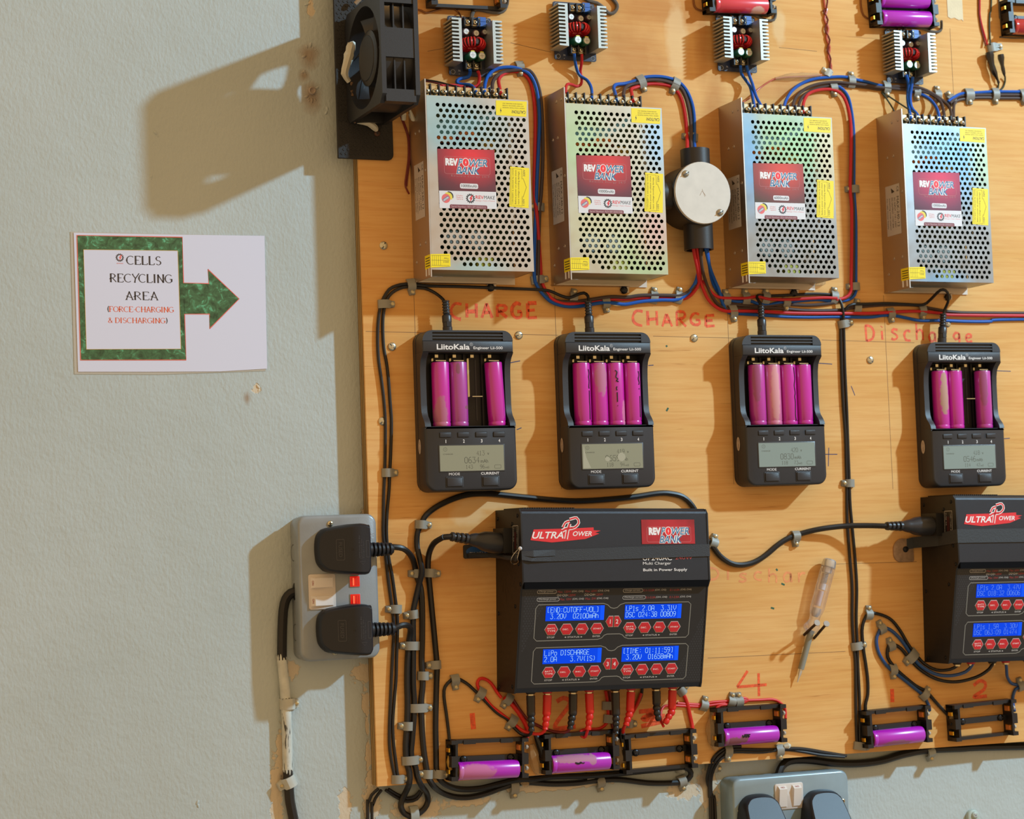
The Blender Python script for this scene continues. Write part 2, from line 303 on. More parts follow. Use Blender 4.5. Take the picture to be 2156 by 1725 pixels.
# ------------------------------------------------------------------ plywood board
def wood_material(edge=False):
    m = bpy.data.materials.new('plywood_edge' if edge else 'varnished_plywood'); m.use_nodes = True; nt = m.node_tree; N, L = nt.nodes, nt.links; b = N['Principled BSDF']
    tc = N.new('ShaderNodeTexCoord'); v = tc.outputs['Object']
    def noise(scale, sx, sy, det=5, rough=.55):
        mp = N.new('ShaderNodeMapping'); mp.inputs['Scale'].default_value = (sx, sy, 1); L.new(v, mp.inputs['Vector'])
        n = N.new('ShaderNodeTexNoise'); n.inputs['Scale'].default_value = scale; n.inputs['Detail'].default_value = det; n.inputs['Roughness'].default_value = rough; L.new(mp.outputs[0], n.inputs['Vector']); return n.outputs['Fac']
    def ramp(f, a, ca, c, cc):
        r = N.new('ShaderNodeValToRGB'); e = r.color_ramp.elements; e[0].position = a; e[0].color = lin(ca); e[1].position = c; e[1].color = lin(cc); L.new(f, r.inputs[0]); return r.outputs[0]
    def mixc(f, A, Bc, blend='MIX', fac=None):
        x = N.new('ShaderNodeMix'); x.data_type = 'RGBA'; x.blend_type = blend
        if fac is not None: x.inputs['Factor'].default_value = fac
        else: L.new(f, x.inputs['Factor'])
        L.new(A, x.inputs['A'])
        if isinstance(Bc, str): x.inputs['B'].default_value = lin(Bc)
        else: L.new(Bc, x.inputs['B'])
        return x.outputs['Result']
    if edge:
        c = ramp(noise(60, 1, .12), .3, '#8d7449', .75, '#b89c68'); L.new(c, b.inputs['Base Color']); b.inputs['Roughness'].default_value = .8; return m
    base = ramp(noise(7, .5, 2.2), .3, '#d9a45e', .72, '#e6b878')                     # broad tone of the veneer
    grain = ramp(noise(42, .28, 6.0, 6, .6), .36, '#d9a468', .6, '#ffffff')
    c = mixc(None, base, grain, 'MULTIPLY', .25)
    fleck = noise(120, .09, 2.3, 3, .7)                                               # short dark pores along the grain
    rr = N.new('ShaderNodeMapRange'); rr.inputs['From Min'].default_value = .645; rr.inputs['From Max'].default_value = .78; L.new(fleck, rr.inputs['Value'])
    c = mixc(rr.outputs[0], c, '#a8713a')
    def sp(px, py, rx, ry): q = P(px, py); return (q.x, q.y, rx*mm, ry*mm)
    stain = blotches(nt, v, [sp(1480, 70, 8, 60), sp(1505, 240, 12, 60), sp(1430, 30, 60, 10), sp(1330, 120, 40, 40), sp(1660, 190, 35, 10), sp(930, 1180, 45, 30), sp(900, 60, 30, 60), sp(1400, 20, 90, 18)], 45, .6, 1.3)
    sm = N.new('ShaderNodeMath'); sm.operation = 'MULTIPLY'; sm.inputs[1].default_value = .42; L.new(stain, sm.inputs[0]); c = mixc(sm.outputs[0], c, '#a4612b')
    pale = blotches(nt, v, [sp(1015, 1062, 32, 6), sp(1400, 1060, 40, 7), sp(985, 1080, 18, 12), sp(1425, 85, 12, 40), sp(1640, 55, 8, 20)], 70, .25, 1.0)
    pm = N.new('ShaderNodeMath'); pm.operation = 'MULTIPLY'; pm.inputs[1].default_value = .6; L.new(pale, pm.inputs[0]); c = mixc(pm.outputs[0], c, '#e3c391')
    L.new(c, b.inputs['Base Color']); b.inputs['Roughness'].default_value = .62; b.inputs['Specular IOR Level'].default_value = .12
    bp = N.new('ShaderNodeBump'); bp.inputs['Strength'].default_value = .25; bp.inputs['Distance'].default_value = .0005; L.new(noise(60, .2, 4.0, 5), bp.inputs['Height']); L.new(bp.outputs[0], b.inputs['Normal'])
    return m
M_WOOD, M_EDGE = wood_material(), wood_material(True); M_EDGE2 = mat('plywood_glue_line', '#75592f', .85, var=.2, vscale=200)
XL, BL, BR = .6268, -.2403, -.2560
def outline(dx=0.0): return [(XL+dx, BL+dx), (1.75, BR+dx), (1.75, .95), (XL+dx, .95)]
board = thing('plywood_board', 'large varnished yellow-brown plywood board carrying all the chargers and wiring', 'board', 0, 0)
bm = MB(); bm.prism(outline(), -.0035, 0, M_WOOD); bm.build('face_veneer', board)
for k, (z0, z1, dx) in enumerate(((-.0063, -.0036, .0004), (-.0092, -.0064, .0), (-.0121, -.0093, .0005), (-.0150, -.0122, .0001), (-.0179, -.0151, .0004))):
    q = MB(); q.prism(outline(dx), z0, z1, M_EDGE if k % 2 else M_EDGE2); q.build('ply', board)

M_RED = mat('red_marker', '#e85a2a', .55, var=.3, vscale=260); M_RED2 = mat('faded_red_marker', '#e39158', .6, var=.15, vscale=150)
M_PENC = mat('pencil', '#8a6a45', .8); M_PEN = mat('blue_pen', '#30375f', .6)
def ink(name, strokes, width, m, z=.0001):
    q = MB()
    for st in strokes:
        p = spline([P(*a) for a in st], .004) if len(st) > 2 else [P(*a) for a in st]
        p2 = []
        for a, c in zip(p, p[1:]): p2 += [a, (a+c)/2]
        q.ribbon([(a.x, a.y) for a in p2+[p[-1]]], width*mm, z, m)
    return q.build(name, board)
def word(name, s, x0, y0, x1, y1, h, width, m):
    """hand-written capitals between two places of the board"""
    q = MB(); a, c = P(x0, y0), P(x1, y1); n = len(s); ex = (c-a); ey = Vector((-ex.y, ex.x, 0)).normalized()*h*mm; cw = ex/(n-.25)
    for i, ch in enumerate(s):
        hh = .8+.35*random.random(); dy = (random.random()-.5)*.15
        for st in HAND[ch]:
            pp = [a+cw*(i+.74*px/4)+ey*(py/6*hh+dy) for px, py in st]
            pp = spline(pp, .004) if len(pp) > 2 else pp
            q.ribbon([(v.x, v.y) for v in pp], [width*mm*(.75+.45*random.random()) for v in pp], .0001, m)
    return q.build(name, board)
HAND = {
 'C': [[(3.8, 5.6), (1.6, 5.9), (.2, 4), (.2, 1.6), (1.5, .2), (3.4, -.4)]], 'H': [[(.2, 6), (.2, .3)], [(3.6, 6), (3.6, .3)], [(.4, 2.6), (3.4, 2.9)]],
 'U': [[(.2, 6), (.3, 1.3)], [(3.6, 6.2), (3.6, 1.3)], [(.3, 1.9), (3.4, 2.0)]], 'A': [[(.1, 0), (1.9, 6.2)], [(1.9, 6.2), (3.8, 0)], [(.9, 2.2), (3, 2.4)]],
 'R': [[(.3, 0), (.3, 6)], [(.3, 6), (3, 5.8), (3.4, 4.2), (2.4, 3.2), (.5, 3)], [(1, 3), (3.7, -.2)]], 'G': [[(3.5, 5.4), (1.8, 6), (.3, 4.2), (.3, 1.6), (1.8, .3), (3.5, .9), (3.4, 2.7)], [(3.6, 2.8), (2.1, 2.7)]],
 'E': [[(3.8, 5.8), (.6, 5.6)], [(.6, 5.6), (.4, .2)], [(.4, .2), (3.8, .5)], [(.5, 2.9), (3.1, 3.2)]], 'D': [[(.3, 6.2), (.5, 0)], [(.1, 6.2), (2.6, 5.8), (3.8, 3.6), (3, 1), (.6, .1)]],
 'i': [[(1.8, 4), (1.9, .2)], [(1.7, 5.6), (1.9, 5.9)]], 's': [[(3.2, 4), (1.6, 4.4), (.8, 3.2), (2.4, 2.2), (3, 1), (1.6, .1), (.4, .6)]], 'c': [[(3.3, 3.8), (1.7, 4.2), (.6, 2.6), (1.3, .6), (3.3, .4)]],
 'h': [[(.6, 6.2), (.6, .1)], [(.6, 2.8), (2, 4), (3.2, 3), (3.3, 0)]], 'a': [[(3.2, 3.9), (1.6, 4.2), (.6, 2.2), (1.4, .3), (2.9, 1), (3.2, 3.9)], [(3.2, 3.9), (3.5, .1)]],
 'r': [[(.8, 4.2), (.9, 0)], [(.9, 2.7), (2, 4), (3.2, 3.8)]], 'g': [[(3.1, 3.9), (1.6, 4.2), (.6, 2.4), (1.5, .8), (2.9, 1.6), (3.1, 3.9)], [(3.1, 3.9), (3.1, -.8), (1.6, -1.8), (.5, -1.1)]], 'e': [[(.7, 2.2), (3.1, 2.6), (2.5, 4.1), (1, 3.6), (.7, 1.4), (1.8, .1), (3.4, .6)]],
}
word('marker_writing', 'CHARGE', 950, 668, 1132, 671, 15, 3.6, M_RED)
word('marker_writing', 'CHARGE', 1333, 686, 1506, 686, 15, 3.0, M_RED)
word('marker_writing', 'Discharge', 1822, 717, 2050, 719, 16, 2.8, M_RED)
word('marker_writing', 'Dischar', 1490, 1222, 1700, 1228, 15, 2.4, M_RED2)
for st, wd_, m_ in (([[(994, 1502), (997, 1536)]], 5.5, M_RED), ([[(1172, 1478), (1186, 1470), (1199, 1476), (1197, 1488), (1168, 1532), (1212, 1530)]], 4.6, M_RED), ([[(1345, 1499), (1390, 1496), (1352, 1514), (1396, 1518), (1350, 1530)], [(1360, 1506), (1400, 1508)]], 4.6, M_RED),
                    ([[(1574, 1413), (1552, 1447)], [(1552, 1447), (1614, 1442)], [(1597, 1418), (1598, 1466)]], 3.0, M_RED), ([[(1878, 1451), (1879, 1479)]], 5.0, M_RED), ([[(2050, 1444), (2062, 1434), (2074, 1438), (2072, 1452), (2050, 1468), (2078, 1466)]], 4.0, M_RED)):
    ink('marker_number', st, wd_, m_)
ink('pencil_lines', [[(770, 698), (900, 701)], [(1085, 704), (1175, 706)], [(1375, 708), (1545, 712)], [(1730, 716), (1925, 722)], [(871, 605), (884, 1035)], [(1167, 606), (1182, 1030)], [(1530, 612), (1545, 1020)], [(1860, 622), (1880, 1030)],
    [(1490, 1386), (1780, 1372)], [(1640, 100), (1720, 108)], [(1760, 1188), (1930, 1183)], [(2000, 60), (2010, 240)], [(900, 108), (945, 100)], [(1075, 90), (1160, 110)]], .5, M_PENC)
ink('pen_marks', [[(1075, 764), (1095, 760)], [(1088, 905), (1098, 901)], [(1365, 770), (1376, 769)], [(1724, 765), (1752, 767)], [(1738, 957), (1763, 957)], [(1745, 943), (1744, 982)], [(2098, 781), (2128, 782)], [(2114, 924), (2126, 923)], [(1792, 813), (1800, 833)]], .9, M_PEN)

ink('green_ink', [[(1403, 866), (1407, 859)], [(1634, 1198), (1637, 1202)], [(1645, 1229), (1652, 1232)], [(1623, 1280), (1630, 1282)], [(1402, 730), (1405, 728)]], 2.0, mat('green_ink', '#245a40', .6))
# ------------------------------------------------------------------ paper sign
def marble():
    m = bpy.data.materials.new('green_marble_print'); m.use_nodes = True; nt = m.node_tree; N, L = nt.nodes, nt.links; b = N['Principled BSDF']
    tc = N.new('ShaderNodeTexCoord'); n = N.new('ShaderNodeTexNoise'); n.inputs['Scale'].default_value = 120; n.inputs['Detail'].default_value = 10; n.inputs['Roughness'].default_value = .68; n.inputs['Distortion'].default_value = .8; L.new(tc.outputs['Object'], n.inputs['Vector'])
    r = N.new('ShaderNodeValToRGB'); e = r.color_ramp.elements; e[0].position = .36; e[0].color = lin('#2c4428'); e[1].position = .56; e[1].color = lin('#47724a'); x = e.new(.64); x.color = lin('#62b58a'); L.new(n.outputs['Fac'], r.inputs[0])
    L.new(r.outputs[0], b.inputs['Base Color']); b.inputs['Roughness'].default_value = .4; return m
M_PAPER = mat('white_paper', '#d4d9ee', .38, spec=.4); M_MARB = marble(); M_PRED = mat('sign_red_line', '#e66a5c', .5); M_INK = mat('black_ink', '#3a302c', .5); M_PORANGE = mat('sign_orange', '#e2643c', .5); M_LAM = mat('laminate_edge', '#cfcabd', .3, alpha=.65)
o_ = P(140+72/4.9, 470+100/4.9, -.018)
sign = thing('paper_sign', 'laminated paper sign with green marbled frame and arrow, CELLS RECYCLING AREA, on wall', 'sign', o_.x, o_.y, -.018)
q = MB(); sheet = [(0, 0), (95, .6), (188.3, 1.8), (187.3, -130.9), (140, -133.6), (70, -133.9), (1.4, -133.8)]; sh = [(x*mm, y*mm) for x, y in reversed(sheet)]
q.prism(sh, .0006, .0010, M_PAPER); q.build('sheet', sign)
q = MB(); q.prism([(-3*mm, 1*mm), (-2*mm, -136*mm), (80*mm, -136.5*mm), (186*mm, -133*mm), (187*mm, 1.5*mm)][::1], .0002, .0005, M_LAM); q.build('laminate', sign)
q = MB()
S = lambda pts: [(x*mm, y*mm) for x, y in pts]
body = S([(3, -2.5), (105.4, -1.7), (105.5, -46.7), (130.6, -47), (130.1, -32.9), (160.7, -61.7), (130.4, -91.5), (130.5, -77.1), (105.8, -77.4), (106.2, -122.4), (4, -122.7)])
q.poly(S([(3, -2.5), (4, -122.7), (106.2, -122.4), (105.4, -1.7)]), .0011, M_MARB); q.poly(S([(105.4, -46.7), (105.7, -77.4), (130.5, -77.1), (130.4, -91.5), (160.7, -61.7), (130.1, -32.9), (130.6, -47)]), .0011, M_MARB)
q.ribbon(body, .0009, .0012, M_PRED, closed=True); q.build('green_arrow_frame', sign)
q = MB(); q.poly(S([(9.7, -112.3), (101.3, -111.6), (100.5, -15.2), (9, -16.2)]), .0013, M_PAPER); q.ribbon(S([(9.7, -112.3), (101.3, -111.6), (100.5, -15.2), (9, -16.2)]), .0005, .0014, mat('sign_yellow_line', '#d9b25e', .5), closed=True); q.build('text_panel', sign)
# decorative serif capitals: strokes thick upright and thin across, with wedge ends
_a = lambda cx, cy, rx, ry, a0, a1: arc(cx, cy, rx, ry, a0, a1, 12)
SER = {
 'C': (6.0, [_a(2.9, 3, 2.9, 3, 48, 312)]), 'E': (5.2, [[(.6, 0), (.6, 6)], [(0, 6), (4, 6), (4, 5.2)], [(.6, 3.1), (3, 3.1)], [(0, 0), (4.2, 0), (4.4, .9)]]), 'L': (5.2, [[(.6, 0), (.6, 6)], [(0, 6), (1.4, 6)], [(0, 0), (4, 0), (4.2, 1)]]),
 'S': (4.8, [_a(2, 4.5, 1.6, 1.5, 30, 270)+_a(2, 1.5, 1.7, 1.5, 90, -150)]), 'R': (5.6, [[(.6, 0), (.6, 6)], _a(1.6, 4.5, 2.2, 1.5, 90, -90)+[(.6, 3)], [(0, 6), (1.6, 6)], [(1.8, 3), (4.6, 0)], [(0, 0), (1.3, 0)], [(-.5, 2.2), (1.2, 3)]]),
 'Y': (5.0, [[(0, 6), (2.4, 2.8)], [(5.2, 6.6), (2.4, 2.8), (1.8, 0)], [(-.2, 6), (.9, 6)], [(1.2, 0), (2.6, 0)]]), 'I': (2.8, [[(.7, 0), (.7, 6)], [(0, 6), (1.4, 6)], [(0, 0), (1.4, 0)]]), 'N': (6.0, [[(.6, 0), (.6, 6)], [(.4, 6), (4.6, 0)], [(4.6, 0), (4.6, 6)], [(0, 0), (1.3, 0)], [(3.9, 6), (5.3, 6)]]),
 'G': (6.2, [_a(2.9, 3, 2.9, 3, 45, 315)+[(5, .9), (5, 2.7)], [(3.4, 2.7), (5.6, 2.7)]]), 'A': (5.8, [[(.5, 0), (2.6, 6.2)], [(2.4, 6.2), (4.8, 0)], [(.4, 2.8), (3.8, 1.6)], [(-.2, 0), (1.3, 0)], [(4, 0), (5.4, 0)]]), 'F': (4.8, [[(.6, 0), (.6, 6)], [(0, 6), (3.8, 6), (3.8, 5)], [(.6, 3.1), (3, 3.1)], [(0, 0), (1.4, 0)]]),
 'O': (6.4, [_a(2.8, 3, 2.8, 3, 0, 360)]), 'H': (6.0, [[(.6, 0), (.6, 6)], [(4.6, 0), (4.6, 6)], [(.6, 3.1), (4.6, 3.1)], [(0, 6), (1.3, 6)], [(3.9, 6), (5.3, 6)], [(0, 0), (1.3, 0)], [(3.9, 0), (5.3, 0)]]), 'D': (6.0, [[(.6, 0), (.6, 6)], _a(1.8, 3, 3.1, 3, 90, -90), [(0, 6), (1.9, 6)], [(0, 0), (1.9, 0)]]),
 '(': (2.2, [_a(3, 3, 2.4, 4.2, 125, 235)]), ')': (2.2, [_a(-1, 3, 2.4, 4.2, 55, -55)]), '-': (2.6, [[(.3, 2.5), (2, 2.5)]]), '&': (5.2, [[(4.6, 2.6), (3.4, .4), (1.6, 0), (.4, 1.2), (1.4, 2.8), (3, 4.4), (2.6, 5.8), (1.6, 6), (1.2, 5), (4.8, 0)]]), ' ': (3, []),
}
def serif(q, s, x, y, w, h, z, m, m_par=None):
    tot = sum(SER[c][0] for c in s); k = w/tot; cx = x
    for ch in s:
        adv, sts = SER[ch]
        for st in sts:
            p = [(cx+a*k, y+b*h/6) for a, b in st]; ws = []
            for i in range(len(p)):
                a, b = p[max(0, i-1)], p[min(len(p)-1, i+1)]; dx, dy = abs(b[0]-a[0]), abs(b[1]-a[1]); ws.append(h*(.065+.135*(dy/(dx+dy+1e-9))**2))
            q.ribbon(p, ws, z, m_par if (m_par and ch in '()') else m)
        cx += adv*k
def gear_icon(q, x, y, r, z, dark, red, white=None, n=14):
    pts = []
    for i in range(n):
        a = 2*pi*i/n; s = pi/n*.55
        pts += [(x+r*math.cos(a-s), y+r*math.sin(a-s)), (x+r*math.cos(a+s), y+r*math.sin(a+s)), (x+r*.8*math.cos(a+s*1.2), y+r*.8*math.sin(a+s*1.2)), (x+r*.8*math.cos(a+2*pi/n-s*1.2), y+r*.8*math.sin(a+2*pi/n-s*1.2))]
    q.poly(pts, z, dark)
    if white: q.poly(arc(x, y, r*.6, r*.6, 0, 360, 18)[:-1], z+.00004, white)
    q.poly([(x+r*.25, y+r*.62), (x-r*.3, y-.1*r), (x+.0*r, y-.05*r), (x-.1*r, y-.75*r), (x+r*.5, y+.12*r), (x+r*.18, y+.12*r), (x+.6*r, y+.55*r)], z+.00008, red)
q = MB(); z = .0014
serif(q, 'CELLS', 50.3*mm, -29.6*mm, 34.5*mm, 8.2*mm, z, M_INK); serif(q, 'RECYCLING', 33.8*mm, -47*mm, 61.5*mm, 8.0*mm, z, M_INK); serif(q, 'AREA', 48.4*mm, -64*mm, 32.5*mm, 7.8*mm, z, M_INK)
serif(q, '(FORCE-CHARGING', 30.6*mm, -75.9*mm, 65*mm, 5.2*mm, z, M_PORANGE, M_INK); serif(q, '& DISCHARGING)', 31*mm, -86.6*mm, 58*mm, 5.0*mm, z, M_PORANGE, M_INK)
gear_icon(q, 43.6*mm, -23.2*mm, 4.0*mm, z, M_INK, M_PRED, M_PAPER); q.text('REVMAKE', 40.6*mm, -29.3*mm, 6.2*mm, 1*mm, z, M_PRED)
q.build('lettering', sign)

# ------------------------------------------------------------------ perforated power supplies
def steel(name, col, rough, film):  # film: reflection patches painted into the base colour, None for plain steel
    m = bpy.data.materials.new(name); m.use_nodes = True; nt = m.node_tree; N, L = nt.nodes, nt.links; b = N['Principled BSDF']
    b.inputs['Base Color'].default_value = lin(col); b.inputs['Metallic'].default_value = 1; b.inputs['Roughness'].default_value = rough
    tc = N.new('ShaderNodeTexCoord'); oi = N.new('ShaderNodeObjectInfo')
    ad = N.new('ShaderNodeVectorMath'); ad.operation = 'MULTIPLY_ADD'; ad.inputs[1].default_value = (1, 1, 1); L.new(tc.outputs['Object'], ad.inputs[0])
    sc = N.new('ShaderNodeVectorMath'); sc.operation = 'SCALE'; sc.inputs['Scale'].default_value = 9; cx = N.new('ShaderNodeCombineXYZ'); L.new(oi.outputs['Random'], cx.inputs[0]); L.new(oi.outputs['Random'], cx.inputs[1]); L.new(cx.outputs[0], sc.inputs[0]); L.new(sc.outputs[0], ad.inputs[2])
    n = N.new('ShaderNodeTexNoise'); n.inputs['Scale'].default_value = 9; n.inputs['Detail'].default_value = 1.5; L.new(ad.outputs[0], n.inputs['Vector'])
    if film:                      # soft patches of mirrored surroundings painted into the base colour, different on every unit
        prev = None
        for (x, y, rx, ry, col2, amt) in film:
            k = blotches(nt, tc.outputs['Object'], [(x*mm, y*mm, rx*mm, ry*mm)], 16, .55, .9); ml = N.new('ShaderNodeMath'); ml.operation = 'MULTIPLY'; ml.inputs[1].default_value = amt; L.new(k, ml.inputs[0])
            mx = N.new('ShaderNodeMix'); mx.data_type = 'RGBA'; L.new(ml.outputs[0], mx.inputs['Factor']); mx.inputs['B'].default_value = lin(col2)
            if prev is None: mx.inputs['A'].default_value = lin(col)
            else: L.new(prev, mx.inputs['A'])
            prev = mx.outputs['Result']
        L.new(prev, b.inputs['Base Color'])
    n3 = N.new('ShaderNodeTexNoise'); n3.inputs['Scale'].default_value = 60; n3.inputs['Detail'].default_value = 4; L.new(tc.outputs['Object'], n3.inputs['Vector'])
    r2 = N.new('ShaderNodeMapRange'); r2.inputs['To Min'].default_value = rough-.06; r2.inputs['To Max'].default_value = rough+.08; L.new(n3.outputs['Fac'], r2.inputs['Value']); L.new(r2.outputs[0], b.inputs['Roughness'])
    return m
M_STEEL = steel('galvanised_steel', '#b9aea2', .42, None); M_LID = steel('steel_painted_reflections', '#b8ada0', .40, [(30, 150, 45, 30, '#8db4bc', .8), (10, 170, 20, 20, '#a4bcbe', .7), (45, 10, 30, 8, '#9cc4cc', .6)])
LIDS = [M_LID, steel('steel_painted_reflections_green', '#b4a995', .40, [(14, 140, 26, 38, '#a3b88c', .75), (104, 150, 14, 34, '#8ca8bc', .7), (85, 22, 34, 22, '#a2b886', .7), (95, 48, 16, 22, '#c89c94', .7), (30, 60, 40, 40, '#c2c09a', .6)]),
        steel('steel_painted_reflections_lime', '#94918c', .36, [(62, 150, 52, 36, '#8ca478', .8), (6, 128, 12, 52, '#6e90ac', .8), (104, 140, 14, 50, '#b09c80', .8)]), steel('steel_painted_reflections_sky', '#94928f', .36, [(62, 140, 50, 42, '#7898ae', .85), (6, 120, 12, 70, '#a2acb4', .8), (104, 150, 14, 50, '#a2a880', .7), (40, 8, 30, 10, '#7ca4c0', .7)])]
M_BLK = mat('black_plastic', '#1d1d20', .42, bump=.12, bscale=1500); M_BLK2 = mat('satin_black_plastic', '#2a2b2f', .36, bump=.1, bscale=2500); M_BRASS = mat('nickel_screw', '#cfc6a8', .28, 1.0); M_DKS = mat('black_screw', '#26272b', .35, .7)
M_YEL = mat('yellow_sticker', '#f2dc12', .42); M_YTX = mat('sticker_print', '#4a4220', .6); M_WHT = mat('white_print', '#e6e4e2', .45); M_GREY = mat('grey_print', '#b8b9bb', .5)
M_PCB = mat('green_circuit_board', '#2c4a2c', .5); M_TAPE = mat('transformer_tape', '#b9a23a', .5); M_COPPER = mat('copper_wire', '#c47a44', .3, 1.0); M_FERR = mat('ferrite', '#38383a', .6)
M_CAN = mat('capacitor_sleeve', '#2f4034', .35); M_ALU = mat('aluminium', '#c4c6c4', .42, 1.0, bump=.1, bscale=900); M_BLUEP = mat('print_blue', '#2f6f9b', .45); M_REDP = mat('print_red', '#d8232b', .45); M_MAROON = mat('print_maroon', '#7c3a40', .5); M_BLKP = mat('print_black', '#2c2c2c', .5)
M_BADGE_Y = mat('badge_yellow', '#e0cf4a', .5); M_BADGE_R = mat('badge_red', '#e06a68', .5); M_WHITEP = mat('label_white', '#dcdcdf', .42)
def card(name, dark, glow, base):
    """printed red card: a glow across the upper middle, dark towards the foot"""
    m = bpy.data.materials.new(name); m.use_nodes = True; nt = m.node_tree; N, L = nt.nodes, nt.links; b = N['Principled BSDF']; b.inputs['Roughness'].default_value = .4
    tc = N.new('ShaderNodeTexCoord'); mp = N.new('ShaderNodeMapping'); mp.inputs['Location'].default_value = (-.045*19, -.121*24, 0); mp.inputs['Scale'].default_value = (19, 24, 1); L.new(tc.outputs['Object'], mp.inputs['Vector'])
    g = N.new('ShaderNodeTexGradient'); g.gradient_type = 'SPHERICAL'; L.new(mp.outputs[0], g.inputs['Vector'])
    n = N.new('ShaderNodeTexNoise'); n.inputs['Scale'].default_value = 28; L.new(tc.outputs['Object'], n.inputs['Vector'])
    ml = N.new('ShaderNodeMath'); ml.operation = 'MULTIPLY_ADD'; ml.inputs[1].default_value = .25; L.new(n.outputs['Fac'], ml.inputs[0]); L.new(g.outputs['Fac'], ml.inputs[2])
    r = N.new('ShaderNodeValToRGB'); e = r.color_ramp.elements; e[0].position = .12; e[0].color = lin(dark); e[1].position = 1.0; e[1].color = lin(glow); x = e.new(.36); x.color = lin(base); L.new(ml.outputs[0], r.inputs[0]); L.new(r.outputs[0], b.inputs['Base Color']); return m
CARDS = [card('card_a', '#4a2a30', '#e23038', '#6e2c36'), card('card_b', '#46252c', '#d8332e', '#722c36'), card('card_c', '#45391f', '#d8402a', '#743630'), card('card_d', '#4a2030', '#d8325a', '#762c48')]
BOLT = [(.25, 1), (-.45, -.1), (0, -.1), (-.25, -1), (.45, .15), (.05, .15)]
def power_logo(q, x, y, w, h, z):
    """white-edged REV / POWER / BANK lettering in a box w x h with its lower left corner at x, y"""
    for k, (bo, zz) in enumerate(((.07, z), (.02, z+.00005))):
        wh = k == 0; e = .018*w if wh else 0
        q.text('REV', x-e*.6, y+.53*h-e*.5, .285*w+e, .43*h+e, zz, M_WHT if wh else mat('rev_white', '#f0eef0', .45), bo, 0)
        q.text('P', x+.292*w-e*.5, y+.53*h-e*.5, .115*w+e, .45*h+e, zz, M_WHT if wh else M_BLUEP, bo, .25)
        q.text('WER', x+.56*w-e*.5, y+.53*h-e*.5, .43*w+e, .45*h+e, zz, M_WHT if wh else M_BLUEP, bo, .25)
        q.text('BANK', x+.25*w-e*.5, y-e*.5, .56*w+e, .46*h+e, zz, M_WHT if wh else M_BLUEP, bo, .25)
    q.poly(arc(x+.475*w, y+.745*h, .088*w, .295*h, 0, 360, 24)[:-1], z+.00007, M_WHT); q.poly(arc(x+.475*w, y+.745*h, .07*w, .25*h, 0, 360, 24)[:-1], z+.00009, mat('print_bright_red', '#f0242a', .45))
    q.poly([(x+.475*w+a*.04*w, y+.75*h+b*.17*h) for a, b in BOLT], z+.00013, M_WHT)
PW, PB, PT, PD = 110.3*mm, 7.2*mm, 182.6*mm, 50*mm
def lid_mesh(q):
    th = .9*mm; px, py, R, n = 6.65*mm, 5.52*mm, 2.08*mm, 12
    rows = 30; y0 = 173.4*mm - (rows-1)*py
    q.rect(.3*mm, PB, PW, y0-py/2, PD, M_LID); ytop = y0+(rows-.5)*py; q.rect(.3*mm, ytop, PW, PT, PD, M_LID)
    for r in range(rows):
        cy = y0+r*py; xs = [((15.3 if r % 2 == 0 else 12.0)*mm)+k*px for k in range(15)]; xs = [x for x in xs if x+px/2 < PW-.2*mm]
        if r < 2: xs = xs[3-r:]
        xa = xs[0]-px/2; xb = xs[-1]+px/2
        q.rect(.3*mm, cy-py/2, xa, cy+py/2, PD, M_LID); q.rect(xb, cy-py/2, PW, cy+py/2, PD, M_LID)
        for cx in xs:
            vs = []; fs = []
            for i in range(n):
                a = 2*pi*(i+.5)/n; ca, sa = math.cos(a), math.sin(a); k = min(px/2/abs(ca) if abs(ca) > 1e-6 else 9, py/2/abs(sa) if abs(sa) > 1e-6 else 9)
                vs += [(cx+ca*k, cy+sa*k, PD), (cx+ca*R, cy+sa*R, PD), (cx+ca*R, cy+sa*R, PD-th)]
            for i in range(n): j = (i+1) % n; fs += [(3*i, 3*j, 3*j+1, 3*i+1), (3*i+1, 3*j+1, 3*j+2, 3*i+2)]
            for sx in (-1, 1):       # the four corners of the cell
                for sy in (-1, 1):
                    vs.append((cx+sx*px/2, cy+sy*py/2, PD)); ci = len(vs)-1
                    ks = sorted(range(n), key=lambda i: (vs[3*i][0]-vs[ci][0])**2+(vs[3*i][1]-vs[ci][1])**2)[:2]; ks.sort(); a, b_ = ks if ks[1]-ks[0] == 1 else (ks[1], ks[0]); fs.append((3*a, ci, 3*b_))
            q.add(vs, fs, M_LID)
SIDE = Matrix(((0, 0, -1, 0), (-1, 0, 0, 0), (0, 1, 0, 0), (0, 0, 0, 1)))
UPR = Matrix.Rotation(pi/2, 4, 'Z')
def phillips(q, x, y, z, r, m, mslot=None, a=0.0):
    mslot = mslot or M_FERR
    q.push(Matrix.Translation((x, y, z)) @ Matrix.Rotation(a, 4, 'Z'))
    q.lathe([(r, -r*.5), (r, r*.05), (r*.8, r*.3), (r*.35, r*.42)], m, 12); q.box(-r*.55, -r*.13, r*.3, r*.55, r*.13, r*.47, mslot); q.box(-r*.13, -r*.55, r*.3, r*.13, r*.55, r*.47, mslot); q.pop()
